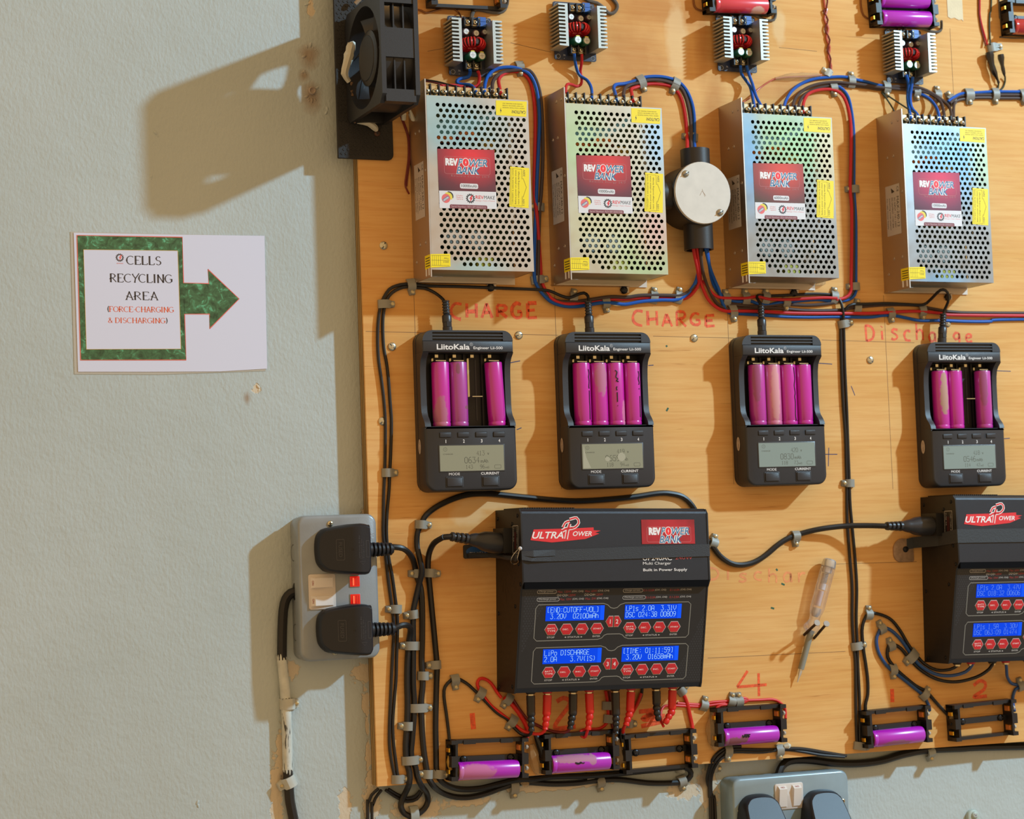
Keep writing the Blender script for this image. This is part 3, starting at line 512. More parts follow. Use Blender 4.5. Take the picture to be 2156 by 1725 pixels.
def make_psu(label, x, y):
    t = thing('power_supply', label, 'power supply', x, y, 0, 0, 'perforated power supplies')
    q = MB()                      # folded chassis: base plate, side wall with its lip, end tabs
    q.box(0, 0, .0003, PW-1*mm, 199*mm, 1.5*mm, M_STEEL); q.box(-1.2*mm, 0, .0003, 0, 199*mm, PD+.4*mm, M_STEEL)
    q.box(0, PB+1*mm, 1.5*mm, 4*mm, PB+2*mm, 44*mm, M_STEEL)
    q.box(-1.7*mm, .0, 0.0003, PW*.78, 1.6*mm, 9*mm, M_STEEL)
    for zz in (38, 46): q.box(-1.5*mm, 2*mm, zz*mm-1.2*mm, -1.15*mm, 9*mm, zz*mm+1.2*mm, M_WHT)
    for (yy, zz) in ((150, 30), (150, 18), (36, 38), (36, 22), (108, 44), (20, 10), (188, 30), (188, 42)):
        q.push(Matrix.Translation((-1.2*mm, yy*mm, zz*mm)) @ Matrix.Rotation(-pi/2, 4, 'Y')); q.lathe([(2*mm, 0), (1.8*mm, .5*mm), (.7*mm, .55*mm), (.5*mm, .1*mm)], M_STEEL, 10); q.pop()
    q.build('chassis', t)
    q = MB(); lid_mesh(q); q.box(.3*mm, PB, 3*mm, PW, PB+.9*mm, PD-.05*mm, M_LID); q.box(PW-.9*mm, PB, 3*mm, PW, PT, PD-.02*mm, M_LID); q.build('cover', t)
    q = MB(); q.box(2*mm, 12*mm, 5*mm, 106*mm, 186*mm, 6.6*mm, M_PCB); q.build('circuit_board', t)
    q = MB(); q.box(40*mm, 78*mm, 7*mm, 76*mm, 112*mm, 36*mm, M_FERR); q.box(44*mm, 72*mm, 10*mm, 72*mm, 118*mm, 33*mm, M_TAPE); q.build('transformer', t)
    for (cx, cy) in ((30, 40), (54, 40), (84, 30), (95, 30)):
        q = MB(); q.cyl(cx*mm, cy*mm, 7*mm, 38*mm if cx < 60 else 28*mm, (10.5 if cx < 60 else 5)*mm, M_CAN, 16, .8*mm); q.cyl(cx*mm, cy*mm, 20*mm, (38.2 if cx < 60 else 28.2)*mm, (8.6 if cx < 60 else 3.8)*mm, mat('dull_can_top', '#74766e', .5, .6), 14); q.build('capacitor', t)
    q = MB()
    for (cx, cy, mt) in ((26, 142, M_COPPER), (52, 148, M_COPPER)):
        q.push(Matrix.Translation((cx*mm, cy*mm, 22*mm)) @ Matrix.Rotation(pi/2, 4, 'X')); q.torus(9*mm, 5*mm, mt, 18, 8); q.pop()
    q.build('coil', t)
    q = MB(); q.box(92*mm, 60*mm, 7*mm, 96*mm, 160*mm, 40*mm, M_ALU); q.box(70*mm, 128*mm, 7*mm, 84*mm, 146*mm, 22*mm, M_TAPE); q.box(58*mm, 14*mm, 7*mm, 76*mm, 24*mm, 26*mm, mat('yellow_film_capacitor', '#c9c02c', .5)); q.build('heat_sink', t)
    tb = MB(); tb.box(2*mm, 183.4*mm, 3*mm, 96*mm, 198*mm, 26*mm, M_BLK)
    for k in range(11): tb.box((1.6+9.3*k)*mm, 185*mm, 26*mm, (2.9+9.3*k)*mm, 198.6*mm, 33*mm, M_BLK)
    tbo = tb.build('terminal_block', t)
    for k in range(10):
        q = MB(); q.box((3.8+9.3*k)*mm, 186.4*mm, 26*mm, (10.2+9.3*k)*mm, 197*mm, 31*mm, M_BRASS); phillips(q, (7.0+9.3*k)*mm, 190.6*mm, 34*mm, 3.2*mm, M_BRASS, M_DKS, random.random()); q.build('screw', tbo)
    q = MB(); phillips(q, 82*mm, -3.2*mm, 2.2*mm, 4.2*mm, M_DKS, M_BLK, .4); q.box(78*mm, -6*mm, .0002, 88*mm, 0, 1.5*mm, M_STEEL); q.build('mounting_screw', t)
    return t
def psu_prints(t, k, cap, serial):
    z = PD+.15*mm
    q = MB(); q.poly([(10.3*mm, 69*mm), (71.9*mm, 70*mm), (71.5*mm, 130.2*mm), (10*mm, 128.8*mm)], z, CARDS[k]); q.poly([(10.4*mm, 69*mm), (71.9*mm, 70*mm), (71.8*mm, 87.3*mm), (10.5*mm, 86.7*mm)], z+.00004, M_WHITEP)
    q.ribbon(rrect(16.8*mm, 104*mm, 66*mm, 121.5*mm, 2.5*mm), .35*mm, z+.00004, mat('card_line', '#b86a6a', .5), closed=True)
    power_logo(q, 18.6*mm, 104.4*mm, 45*mm, 15.6*mm, z+.00006)
    q.text('Relaible Energy 24/7', 24*mm, 100.6*mm, 41*mm, 2.6*mm, z+.00005, mat('card_small_print', '#a2716f', .5), 0, 0, 1.4)
    q.poly(rrect(33*mm, 89.6*mm, 52.5*mm, 94.8*mm, 1.6*mm), z+.00005, M_WHITEP); q.text(cap, 34.3*mm, 90.9*mm, 17*mm, 2.9*mm, z+.00009, M_BLKP, .01)
    q.poly(arc(17.6*mm, 79*mm, 4.6*mm, 4.6*mm, 0, 360, 20)[:-1], z+.00008, M_BADGE_R); q.poly(arc(19.6*mm, 80.4*mm, 4.9*mm, 4.9*mm, -30, 120, 10)+arc(17.6*mm, 79*mm, 4.6*mm, 4.6*mm, 100, -10, 8), z+.0001, M_BADGE_Y); q.poly(arc(20.6*mm, 81.2*mm, 5.0*mm, 5.0*mm, -20, 100, 10)+arc(19.6*mm, 80.4*mm, 4.9*mm, 4.9*mm, 90, -10, 8), z+.00012, M_BLKP)
    q.push(Matrix.Translation((17.4*mm, 78.6*mm, 0)) @ Matrix.Rotation(.6, 4, 'Z')); q.rect(-3.6*mm, -1.3*mm, 3.6*mm, 1.3*mm, z+.00014, M_BLUEP); q.rect(-3.4*mm, -.9*mm, 3.2*mm, .7*mm, z+.00016, M_WHITEP); q.text('PRODUCT', -3.2*mm, -.6*mm, 6.2*mm, 1.1*mm, z+.00018, M_BLKP); q.pop()
    for i, s_ in enumerate(('A Product', 'Made in', 'Uganda by')): q.text(s_, (28.5+i*.2)*mm, (81.8-i*1.9)*mm, 7*mm, 1.3*mm, z+.00008, M_BADGE_R)
    gear_icon(q, 43.8*mm, 79.8*mm, 4.9*mm, z+.00008, M_BLKP, M_REDP, M_WHITEP)
    q.text('REV', 49.4*mm, 79.6*mm, 8.8*mm, 3.5*mm, z+.00008, M_REDP, .03); q.text('MAKE', 58.2*mm, 79.6*mm, 12.2*mm, 3.5*mm, z+.00008, M_BLKP, .02, .2); q.text('Energy | Tech | Motion', 49.4*mm, 77*mm, 20.6*mm, 1.4*mm, z+.00008, M_BADGE_R)
    q.poly(rrect(21.4*mm, 69.3*mm, 61.6*mm, 73.2*mm, (0, 1.4*mm, 1.4*mm, 0)), z+.00008, M_MAROON); q.text(serial, 23*mm, 70.2*mm, 37*mm, 2.1*mm, z+.00012, mat('serial_print', '#c9a6a6', .5))
    q.build('product_label', t)
    q = MB(); q.poly([(74.6*mm, 165.9*mm), (107.8*mm, 165.7*mm), (109*mm, 181.5*mm), (75*mm, 181.0*mm)], z, M_YEL)
    q.push(Matrix.Translation((107*mm, 168.6*mm, z+.00005)) @ Matrix.Rotation(pi, 4, 'Z')); q.text('CAUTION!', 0, -3.2*mm, 15*mm, 3.2*mm, 0, M_BLKP, .02)
    for i, s_ in enumerate(('HIGH VOLTAGE INSIDE', 'DO NOT REMOVE COVER', 'QUALIFIED SERVICE PERSONNEL ONLY')): q.text(s_, (1+i)*mm, (-6-i*2.2)*mm, (24-i)*mm, 1.1*mm, 0, M_YTX)
    q.poly([(27*mm+a*2*mm, -2.4*mm+b*3.3*mm) for a, b in BOLT], 0, M_BLKP); q.pop(); q.build('caution_sticker', t)
    q = MB(); q.poly([(85.6*mm, 73*mm), (106.8*mm, 71.9*mm), (109*mm, 113*mm), (88.1*mm, 113.8*mm)], z, M_YEL)
    q.push(Matrix.Translation((96.5*mm, 93*mm, z+.00005)) @ Matrix.Rotation(pi/2-.04, 4, 'Z'))
    for i, s_ in enumerate(('110V/220V is selected by switch', 'Before power on please check', 'input voltage avoiding damage.')): q.text(s_, -17.5*mm, (5.2-i*3.2)*mm, (36-i)*mm, 2*mm, 0, M_YTX)
    q.text('220V', 11.5*mm, -7*mm, 7*mm, 2*mm, 0, M_BLKP, .01); q.text('110V', -18.5*mm, -6.6*mm, 7*mm, 2*mm, 0, M_BLKP, .01)
    q.ribbon([(-10*mm, -4*mm), (-19*mm, -4*mm), (-19*mm, 8.4*mm), (18.6*mm, 8.4*mm), (18.6*mm, -3.5*mm), (8.5*mm, -3.8*mm), (9.5*mm, -5*mm), (.5*mm, -8.6*mm), (-10*mm, -5*mm), (-9*mm, -3.8*mm)], .35*mm, 0, M_YTX); q.pop(); q.build('voltage_sticker', t)
    q = MB(); q.poly([(-.9*mm, 9.2*mm), (20*mm, 10.6*mm), (20*mm, 23.4*mm), (-.9*mm, 22.6*mm)], PD+.48*mm, M_YEL); q.push(Matrix.Translation((-1.32*mm, 0, 0)) @ SIDE); q.rect(-22.6*mm, 35*mm, -9*mm, PD+.48*mm, 0, M_YEL)
    for i in range(4): q.rect((-20+i*2.6)*mm, 37*mm, (-19+i*2.6)*mm, 49*mm, .00005, M_YTX)
    q.pop()
    for i in range(5): q.rect((1+i*2.1)*mm, 11.5*mm, (1.25+i*2.1)*mm, 21.4*mm, PD+.5*mm, M_YTX)
    for yy in (11.4, 16.5, 21.2): q.rect(0, yy*mm, 18.8*mm, (yy+.3)*mm, PD+.5*mm, M_YTX)
    q.push(Matrix.Translation((18.3*mm, 15.4*mm, PD+.52*mm)) @ Matrix.Rotation(pi, 4, 'Z')); q.text('Year', 0, -4*mm, 5.5*mm, 1.8*mm, 0, M_YTX); q.text('2021', 0, -.6*mm, 5.5*mm, 1.8*mm, 0, M_YTX); q.pop(); q.build('date_sticker', t)
    q = MB(); q.push(Matrix.Translation((-1.35*mm, 0, 0)) @ SIDE); q.rect(-118*mm, 12*mm, -62*mm, 40*mm, 0, mat('side_label', '#b9b0a8', .5))
    for i, (s_, h_, w_) in enumerate((('MAX-240-12', 4.6, 34), ('AC INPUT : 110 / 220V', 2.6, 34), ('DC OUTPUT : +12V 20A', 2.6, 34), ('Switching mode adapter', 2.4, 36), ('For LED Power Supply', 2.4, 34))): q.text(s_, -104*mm, (33-i*4.9)*mm, w_*mm, h_*mm, .00005, M_BLKP, .02)
    q.text('CE', -115*mm, 34*mm, 6*mm, 4*mm, .00005, M_BLKP); q.poly([(-115*mm, 23*mm), (-110*mm, 30*mm), (-109*mm, 24*mm)], .00005, M_BLKP); q.pop(); q.build('rating_label', t)
psu0 = make_psu('steel power supply beside the black fan, nearest the board edge, dark red 10000mAh label', 0, 0)
PSU_SPOTS = [((909.4, 583), '10000mAh', 'Serial Number: REV-BP10000/015', None), ((1204, 589), '10000mAh', 'Serial Number: REV-BP10000/008', 'steel power supply between the first supply and the round white-lidded junction box'),
             ((1578.5, 596), '6000mAh', 'Serial Number: REV-BP6000/009', 'steel power supply with the 6000mAh label, just past the round junction box'), ((1917, 606), '10000mAh', 'Serial Number: REV-BP10000/012', 'steel power supply with magenta 10000mAh label, below the masking tape')]
PSUS = []
for k, (px, cap, ser, lab) in enumerate(PSU_SPOTS):
    c = P(*px, PD); t = psu0 if k == 0 else dup(psu0, c.x, c.y, 0, 0, lab)
    if k == 0: place(t, c.x, c.y, 0)
    PSUS.append(t)
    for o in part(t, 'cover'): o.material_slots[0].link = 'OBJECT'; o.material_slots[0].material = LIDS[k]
for k, (px, cap, ser, lab) in enumerate(PSU_SPOTS): psu_prints(PSUS[k], k, cap, ser)

# ------------------------------------------------------------------ step-down converter boards
M_BPCB = mat('dark_blue_circuit_board', '#1c2740', .45); M_TRIM = mat('trimmer_blue', '#2b5fae', .4); M_COIL = mat('red_enamelled_wire', '#d01c20', .25, .2, var=.25, vscale=500, coat=.5); M_CORE = mat('toroid_core', '#2b2526', .5); M_GREENC = mat('green_sleeve', '#1f5a3c', .35); M_PURC = mat('violet_sleeve', '#5a4448', .35); M_FIN = mat('heat_sink_aluminium', '#aeb1ab', .5, .7, bump=.1, bscale=800)
def make_converter(label, x, y):
    t = thing('voltage_converter', label, 'converter', x, y, 0, 0, 'step-down converter boards')
    q = MB(); q.rbox(-1*mm, 0, 47*mm, 62*mm, 3*mm, 4.6*mm, 2*mm, M_BPCB)
    for (cx, cy) in ((3, 3.5), (43, 3.5), (3, 58.5), (43, 58.5)):
        q.push(Matrix.Translation((cx*mm, cy*mm, 4.65*mm))); q.torus(2.3*mm, .25*mm, M_GREY, 14, 4); q.pop(); q.cyl(cx*mm, cy*mm, .0001, 3*mm, 2.6*mm, M_BLK, 10); q.cyl(cx*mm, cy*mm, 4.6*mm, 4.75*mm, 1.7*mm, M_BLK, 10)
    q.text('IN', 9*mm, 4*mm, 2*mm, 2*mm, 4.66*mm, M_GREY); q.text('-', 9*mm, 1.4*mm, 1.6*mm, .4*mm, 4.66*mm, M_GREY); q.text('+', 30*mm, 1.2*mm, 1.6*mm, 1.6*mm, 4.66*mm, M_GREY); q.build('circuit_board', t)
    for s_, x0 in ((1, 4.2), (-1, 38.2)):
        # comb-shaped extrusion: a back wall and twelve fins
        n = 12; pt = 44.6/(n-1+.5); pts = [(0, 0), (0, 45)]
        for k in range(n):
            ya = 45-k*pt; pts += [(-10, ya), (-10.6, ya-.3), (-10.6, ya-1.5), (-10, ya-1.9)]
            if k < n-1: pts += [(-3.4, ya-1.9), (-3.0, ya-2.4), (-3.0, ya-pt+.5), (-3.4, ya-pt)]
        pts = [(a, max(0, b)) for a, b in pts]
        if s_ == 1: pp = [((x0+a)*mm, (8.2+b)*mm) for a, b in pts]
        else: pp = [((x0-a)*mm, (8.2+b)*mm) for a, b in pts]
        if s_ == 1: pp = pp[::-1]
        area = sum(pp[i][0]*pp[(i+1) % len(pp)][1]-pp[(i+1) % len(pp)][0]*pp[i][1] for i in range(len(pp)))
        if area < 0: pp = pp[::-1]
        q = MB(); q.prism(pp, 5*mm, 30*mm, M_FIN, 0); q.build('heat_sink', t)
    q = MB(); q.push(Matrix.Translation((22*mm, 31*mm, 12*mm)) @ Matrix.Rotation(pi/2-.16, 4, 'X') @ Matrix.Diagonal((1, 1, 1, 1)))
    q.torus(9.2*mm, 3.9*mm, M_CORE, 24, 8, .85)
    for k in range(24):
        if k in (5, 14): continue
        a = 2*pi*k/24+.1; q.push(Matrix.Translation((9.2*mm*math.cos(a), 9.2*mm*.85*math.sin(a), 0)) @ Matrix.Rotation(a, 4, 'Z') @ Matrix.Rotation(pi/2, 4, 'X')); q.torus(4.7*mm, 1.0*mm, M_COIL, 12, 6); q.pop()
    q.pop(); q.build('coil', t)
    for (cx, cy, r, top, sl) in ((19.5, 18.5, 4.6, 20, M_GREENC), (29.5, 18, 4.6, 20, M_GREENC), (15.5, 44, 3.7, 14, M_PURC), (26.5, 43, 3.7, 14, M_PURC), (36, 44.8, 3.0, 14, M_PURC), (9, 19, 3, 12, M_PURC)):
        q = MB(); q.cyl(cx*mm, cy*mm, 4.7*mm, top*mm, r*mm, sl, 16, .6*mm); q.cyl(cx*mm, cy*mm, (top-1)*mm, (top+.15)*mm, r*.76*mm, M_ALU, 16)
        q.box((cx-r*.55)*mm, (cy-.12)*mm, top*mm, (cx+r*.55)*mm, (cy+.12)*mm, (top+.18)*mm, M_FERR); q.box((cx-.12)*mm, (cy-r*.55)*mm, top*mm, (cx+.12)*mm, (cy+r*.55)*mm, (top+.18)*mm, M_FERR)
        if sl is M_GREENC: q.push(Matrix.Translation((cx*mm, cy*mm, 0))); q.poly(arc(0, 0, r*1.01*mm, r*1.01*mm, 60, 120, 5)+arc(0, 0, r*.8*mm, r*.8*mm, 120, 60, 5), (top+.02)*mm, M_BADGE_Y); q.pop()
        q.build('capacitor', t)
    q = MB(); q.box(29*mm, 50.5*mm, 4.7*mm, 37.5*mm, 55.2*mm, 14*mm, M_TRIM); q.box(29*mm, 55.6*mm, 4.7*mm, 37.5*mm, 60.2*mm, 14*mm, M_TRIM)
    for yy in (52, 57.5): q.cyl(30.2*mm, (yy+.6)*mm, 14*mm, 14.5*mm, .9*mm, M_BRASS, 8)
    q.build('trimmer', t)
    for yb in (5, 50):
        q = MB(); q.box(13.6*mm, yb*mm, 4.7*mm, 31.6*mm, (yb+9)*mm, 9*mm, M_BLK)
        for k in range(3): q.box((13.4+8.2*k)*mm, yb*mm, 9*mm, (14.8+8.2*k)*mm, (yb+9)*mm, 14.5*mm, M_BLK)
        tb = q.build('terminal_block', t)
        for k in range(2):
            q = MB(); q.box((15.4+8.2*k)*mm, (yb+1.2)*mm, 9*mm, (21.2+8.2*k)*mm, (yb+7.4)*mm, 10.6*mm, M_BRASS); phillips(q, (18.3+8.2*k)*mm, (yb+4.6)*mm, 12*mm, 2.7*mm, M_BRASS, M_DKS, random.random()); q.build('screw', tb)
    return t
CONV = [((946, 158), 'finned converter board with red coil, directly below the black holder and beside the fan'), ((1168, 125), 'finned converter board with red coil, above the second power supply'), ((1512, 149), 'finned converter board with red coil, under the pinkish-red cell'), ((1868, 174), 'finned converter board with red coil, under the two purple cells')]
for k, (px, lab) in enumerate(CONV):
    c = P(*px, 4*mm); x, y = c.x+1*mm, c.y
    t = make_converter(lab, x, y) if k == 0 else dup(conv0, x, y, 0, 0, lab)
    if k == 0: conv0 = t

# ------------------------------------------------------------------ four-bay cell chargers
M_CH = mat('charger_black', '#2b2d32', .40, bump=.22, bscale=3800, spec=.5); M_BAY = mat('bay_black', '#0f0f12', .5); M_LCD = mat('lcd_panel', '#8e907c', .3, spec=.5); M_LCD2 = mat('lcd_panel_cool', '#84938e', .3); M_SEG = mat('lcd_segments', '#4a4d42', .4); M_LCDF = mat('lcd_rim', '#3c3f42', .25)
M_MAG = None
def cell_material(name, base, spots, spotcol):
    m = mat(name, base, .22, var=.06, vscale=30, spec=.6); nt = m.node_tree; N, L = nt.nodes, nt.links; b = N['Principled BSDF']; b.inputs['Coat Weight'].default_value = .6; b.inputs['Coat Roughness'].default_value = .12
    if spots:
        tc = N['Texture Coordinate']; k = blotches(nt, tc.outputs['Object'], spots, 220, .12, .8); old = b.inputs['Base Color'].links[0].from_socket
        mx = N.new('ShaderNodeMix'); mx.data_type = 'RGBA'; L.new(k, mx.inputs['Factor']); L.new(old, mx.inputs['A']); mx.inputs['B'].default_value = lin(spotcol); L.new(mx.outputs['Result'], b.inputs['Base Color'])
        rg = N.new('ShaderNodeMapRange'); rg.inputs['To Min'].default_value = .3; rg.inputs['To Max'].default_value = .8; L.new(k, rg.inputs['Value']); L.new(rg.outputs[0], b.inputs['Roughness'])
    return m
MG = '#c2209e'; DUSTY = '#b5668a'; TAN = '#b08878'
M_CELLTOP = mat('cell_cap', '#6a4a44', .4, .6, var=.2); M_RING = mat('insulator_ring', '#3a2f38', .5); M_SCRAWL = mat('black_scrawl', '#1c1620', .5)
CR, CL = 9.1*mm, 65*mm
def make_cell(label, x, y, d, rot, m, group, lines=None, tilt=0.0):
    """lithium cell lying along local y, base at y = 0"""
    t = thing('battery_cell', label, 'battery', x, y, d, rot, group)
    q = MB(); q.push(Matrix.Rotation(-pi/2, 4, 'X')); n = 28
    q.lathe([(CR-1*mm, 0), (CR-.3*mm, .25*mm), (CR, 1*mm), (CR, 3.6*mm), (CR-.32*mm, 4.2*mm), (CR-.32*mm, 4.7*mm), (CR, 5.3*mm), (CR, CL-1*mm), (CR-.3*mm, CL-.25*mm), (CR-1.2*mm, CL)], m, n); q.pop(); q.build('wrapper', t)
    q = MB(); q.push(Matrix.Rotation(-pi/2, 4, 'X')); q.lathe([(CR-1.3*mm, CL-.2*mm), (CR-1.3*mm, CL+.12*mm), (4.2*mm, CL+.14*mm), (4.0*mm, CL+.9*mm), (3.2*mm, CL+1.2*mm)], M_RING, 18); q.lathe([(3.9*mm, CL+.6*mm), (3.7*mm, CL+1.5*mm), (3*mm, CL+1.7*mm)], M_CELLTOP, 14); q.lathe([(CR-1.6*mm, -.6*mm), (CR-1.4*mm, .2*mm)], M_CELLTOP, 16); q.pop(); q.build('terminal', t)
    if lines:
        q = MB()
        for st in lines:          # pen marks wrapped on the curved side: angle from the front, height along the cell
            pp = spline([Vector((a, b, 0)) for a, b in st], 2.0)
            q.tube([((CR+.02*mm)*math.sin(math.radians(v.x)), v.y*mm, (CR+.02*mm)*math.cos(math.radians(v.x))) for v in pp], .65*mm, M_SCRAWL, 5)
        q.build('pen_scrawl', t)
    return t
def seg(q, s, x, y, cw, h, z, m, w): q.strokes(s, x, y, cw, h, z, m, w, 1.4)
CHD = 29*mm
def make_charger(label, x, y):
    t = thing('cell_charger', label, 'charger', x, y, 0, 0, 'four-bay cell chargers')
    q = MB()
    q.rbox(0, -2*mm, 98.3*mm, 160*mm, .0003, 8*mm, 11*mm, M_CH, 0, 6)
    q.prism(rrect(.2*mm, -1.8*mm, 98.1*mm, 63*mm, (10.5*mm, .3*mm, .3*mm, 10.5*mm), 6), 8*mm, CHD, M_CH, 2.2*mm, True)
    # crown with a sunk grille
    top = rrect(.4*mm, 137.8*mm, 97.9*mm, 159.8*mm, (.3*mm, 10.5*mm, 10.5*mm, .3*mm), 6)
    q.prism(top, 8*mm, CHD-2.0*mm, M_CH, 0, True)
    q.prism([(.4*mm, 137.8*mm), (97.9*mm, 137.8*mm), (97.9*mm, 149.2*mm), (.4*mm, 149.2*mm)], CHD-2*mm, CHD, M_CH, .9*mm)
    la = [p for p in top if p[1] > 149.2*mm and p[0] < 40*mm]; ra = [p for p in top if p[1] > 149.2*mm and p[0] > 60*mm]
    q.prism([(11.0*mm, 149.2*mm), (11.0*mm, 159.8*mm)] + la + [(.4*mm, 149.2*mm)], CHD-2*mm, CHD-.05*mm, M_CH, 0, True)
    q.prism([(87.2*mm, 159.8*mm), (87.2*mm, 149.2*mm), (97.9*mm, 149.2*mm)] + ra, CHD-2*mm, CHD-.05*mm, M_CH, 0, True)
    q.box(11.0*mm, 157.9*mm, CHD-2*mm, 87.2*mm, 159.8*mm, CHD-.05*mm, M_CH)
    q.box(11.0*mm, 149.2*mm, CHD-2*mm, 87.2*mm, 157.9*mm, CHD-1.95*mm, M_BAY)
    for k in range(2): q.box(11.0*mm, (151.3+3.1*k)*mm, CHD-1.95*mm, 87.2*mm, (152.8+3.1*k)*mm, CHD-.2*mm, M_CH)
    # side walls of the bay, dipping between foot and crown
    prof = [(62.9, 8), (62.9, 28.9), (66, 28.4), (70, 25.5), (74, 21.6), (79, 19.4), (86, 18.7), (112, 18.7), (122, 19.4), (129, 21), (133, 23.8), (135.5, 26.8), (137.8, 28.9), (137.8, 8)]
    for xa, xb in ((.3, 6.6), (91.8, 98)):
        vs = [(xx*mm, a*mm, b*mm) for xx in (xa, xb) for a, b in prof]; n = len(prof); fs = [tuple(reversed(range(n, 2*n)))[::-1], tuple(range(n))[::-1]] + [(i, (i+1) % n, n+(i+1) % n, n+i) for i in range(n)]; q.add(vs, fs, M_CH)
    q.build('body', t)
    q = MB(); q.box(6.7*mm, 63*mm, 8*mm, 91.7*mm, 137.6*mm, 8.4*mm, M_BAY)
    for k in range(3): xx = (31.9+19.15*k)*mm; q.box(xx-1*mm, 63*mm, 8.4*mm, xx+1*mm, 137.6*mm, 11*mm, M_BAY)
    q.box(6.7*mm, 62.9*mm, 8*mm, 91.7*mm, 63.3*mm, 27*mm, M_BAY); q.box(6.7*mm, 137.3*mm, 8*mm, 91.7*mm, 137.7*mm, 27.5*mm, M_BAY)
    for k in range(4): xx = (22.3+19.15*k)*mm; q.box(xx+2.5*mm, 70*mm, 8.4*mm, xx+4*mm, 132*mm, 9*mm, M_CH)
    q.build('battery_bay', t)
    q = MB()
    q.text('LiitoKala', 15.3*mm, 140.2*mm, 35.3*mm, 5.6*mm, CHD+.06*mm, M_WHT, .05); q.text('R', 51.9*mm, 144.9*mm, 1.2*mm, 1.6*mm, CHD+.06*mm, M_GREY); q.ribbon(arc(52.5*mm, 145.6*mm, 1.5*mm, 1.5*mm, 0, 360, 14)[:-1], .3*mm, CHD+.06*mm, M_GREY, closed=True)
    q.text('Engineer Lii-500', 54.7*mm, 139.9*mm, 31.8*mm, 3.6*mm, CHD+.06*mm, M_WHT, .025)
    q.build('lettering', t); q = MB()
    for k in range(4): q.text(str(k+1), (20.8+19.2*k)*mm, 46.4*mm, 1.8*mm, 3.4*mm, CHD+.06*mm, M_WHT, .03)
    q.build('digits', t); q = MB(); q.text('MODE', 23.9*mm, 14.0*mm, 11.6*mm, 2.6*mm, CHD+.06*mm, M_WHT, .03); q.build('lettering', t); q = MB(); q.text('CURRENT', 58.2*mm, 14.0*mm, 19.8*mm, 2.6*mm, CHD+.06*mm, M_WHT, .03); q.build('lettering', t)
    for k in range(4): q = MB(); xx = (15.3+19.3*k)*mm; q.box(xx-.5*mm, 51.6*mm, CHD, xx+12.5*mm, 57.4*mm, CHD+.05*mm, M_BAY); q.rbox(xx, 52.1*mm, xx+12*mm, 57*mm, CHD+.05*mm, CHD+.9*mm, .5*mm, M_CH, .3*mm, 2); q.build('slot_button', t)
    for xx in (21, 59.7): q = MB(); q.rbox(xx*mm-.9*mm, 1.8*mm, (xx+17.2)*mm+.9*mm, 12.7*mm, CHD, CHD+.5*mm, 1*mm, M_CH, .3*mm, 3); q.rbox(xx*mm-.2*mm, 2.4*mm, (xx+17.2)*mm+.2*mm, 12.2*mm, CHD+.5*mm, CHD+.55*mm, .8*mm, M_BAY, 0, 3); q.rbox(xx*mm+.3*mm, 2.9*mm, (xx+16.7)*mm, 11.7*mm, CHD+.55*mm, CHD+1.4*mm, .8*mm, M_CH, .4*mm, 3); q.build('push_button', t)
    q = MB(); q.push(Matrix.Translation((-.05*mm, 44*mm, 12*mm)) @ SIDE); q.poly([(a*7.5*mm, b*3.6*mm) for a, b in arc(0, 0, 1, 1, 0, 360, 20)[:-1]], .0001, mat('qc_sticker', '#b9ada2', .5)); q.text('QC PASS', -5*mm, -.8*mm, 10*mm, 1.8*mm, .0002, M_BLKP); q.pop(); q.build('inspection_sticker', t)
    return t
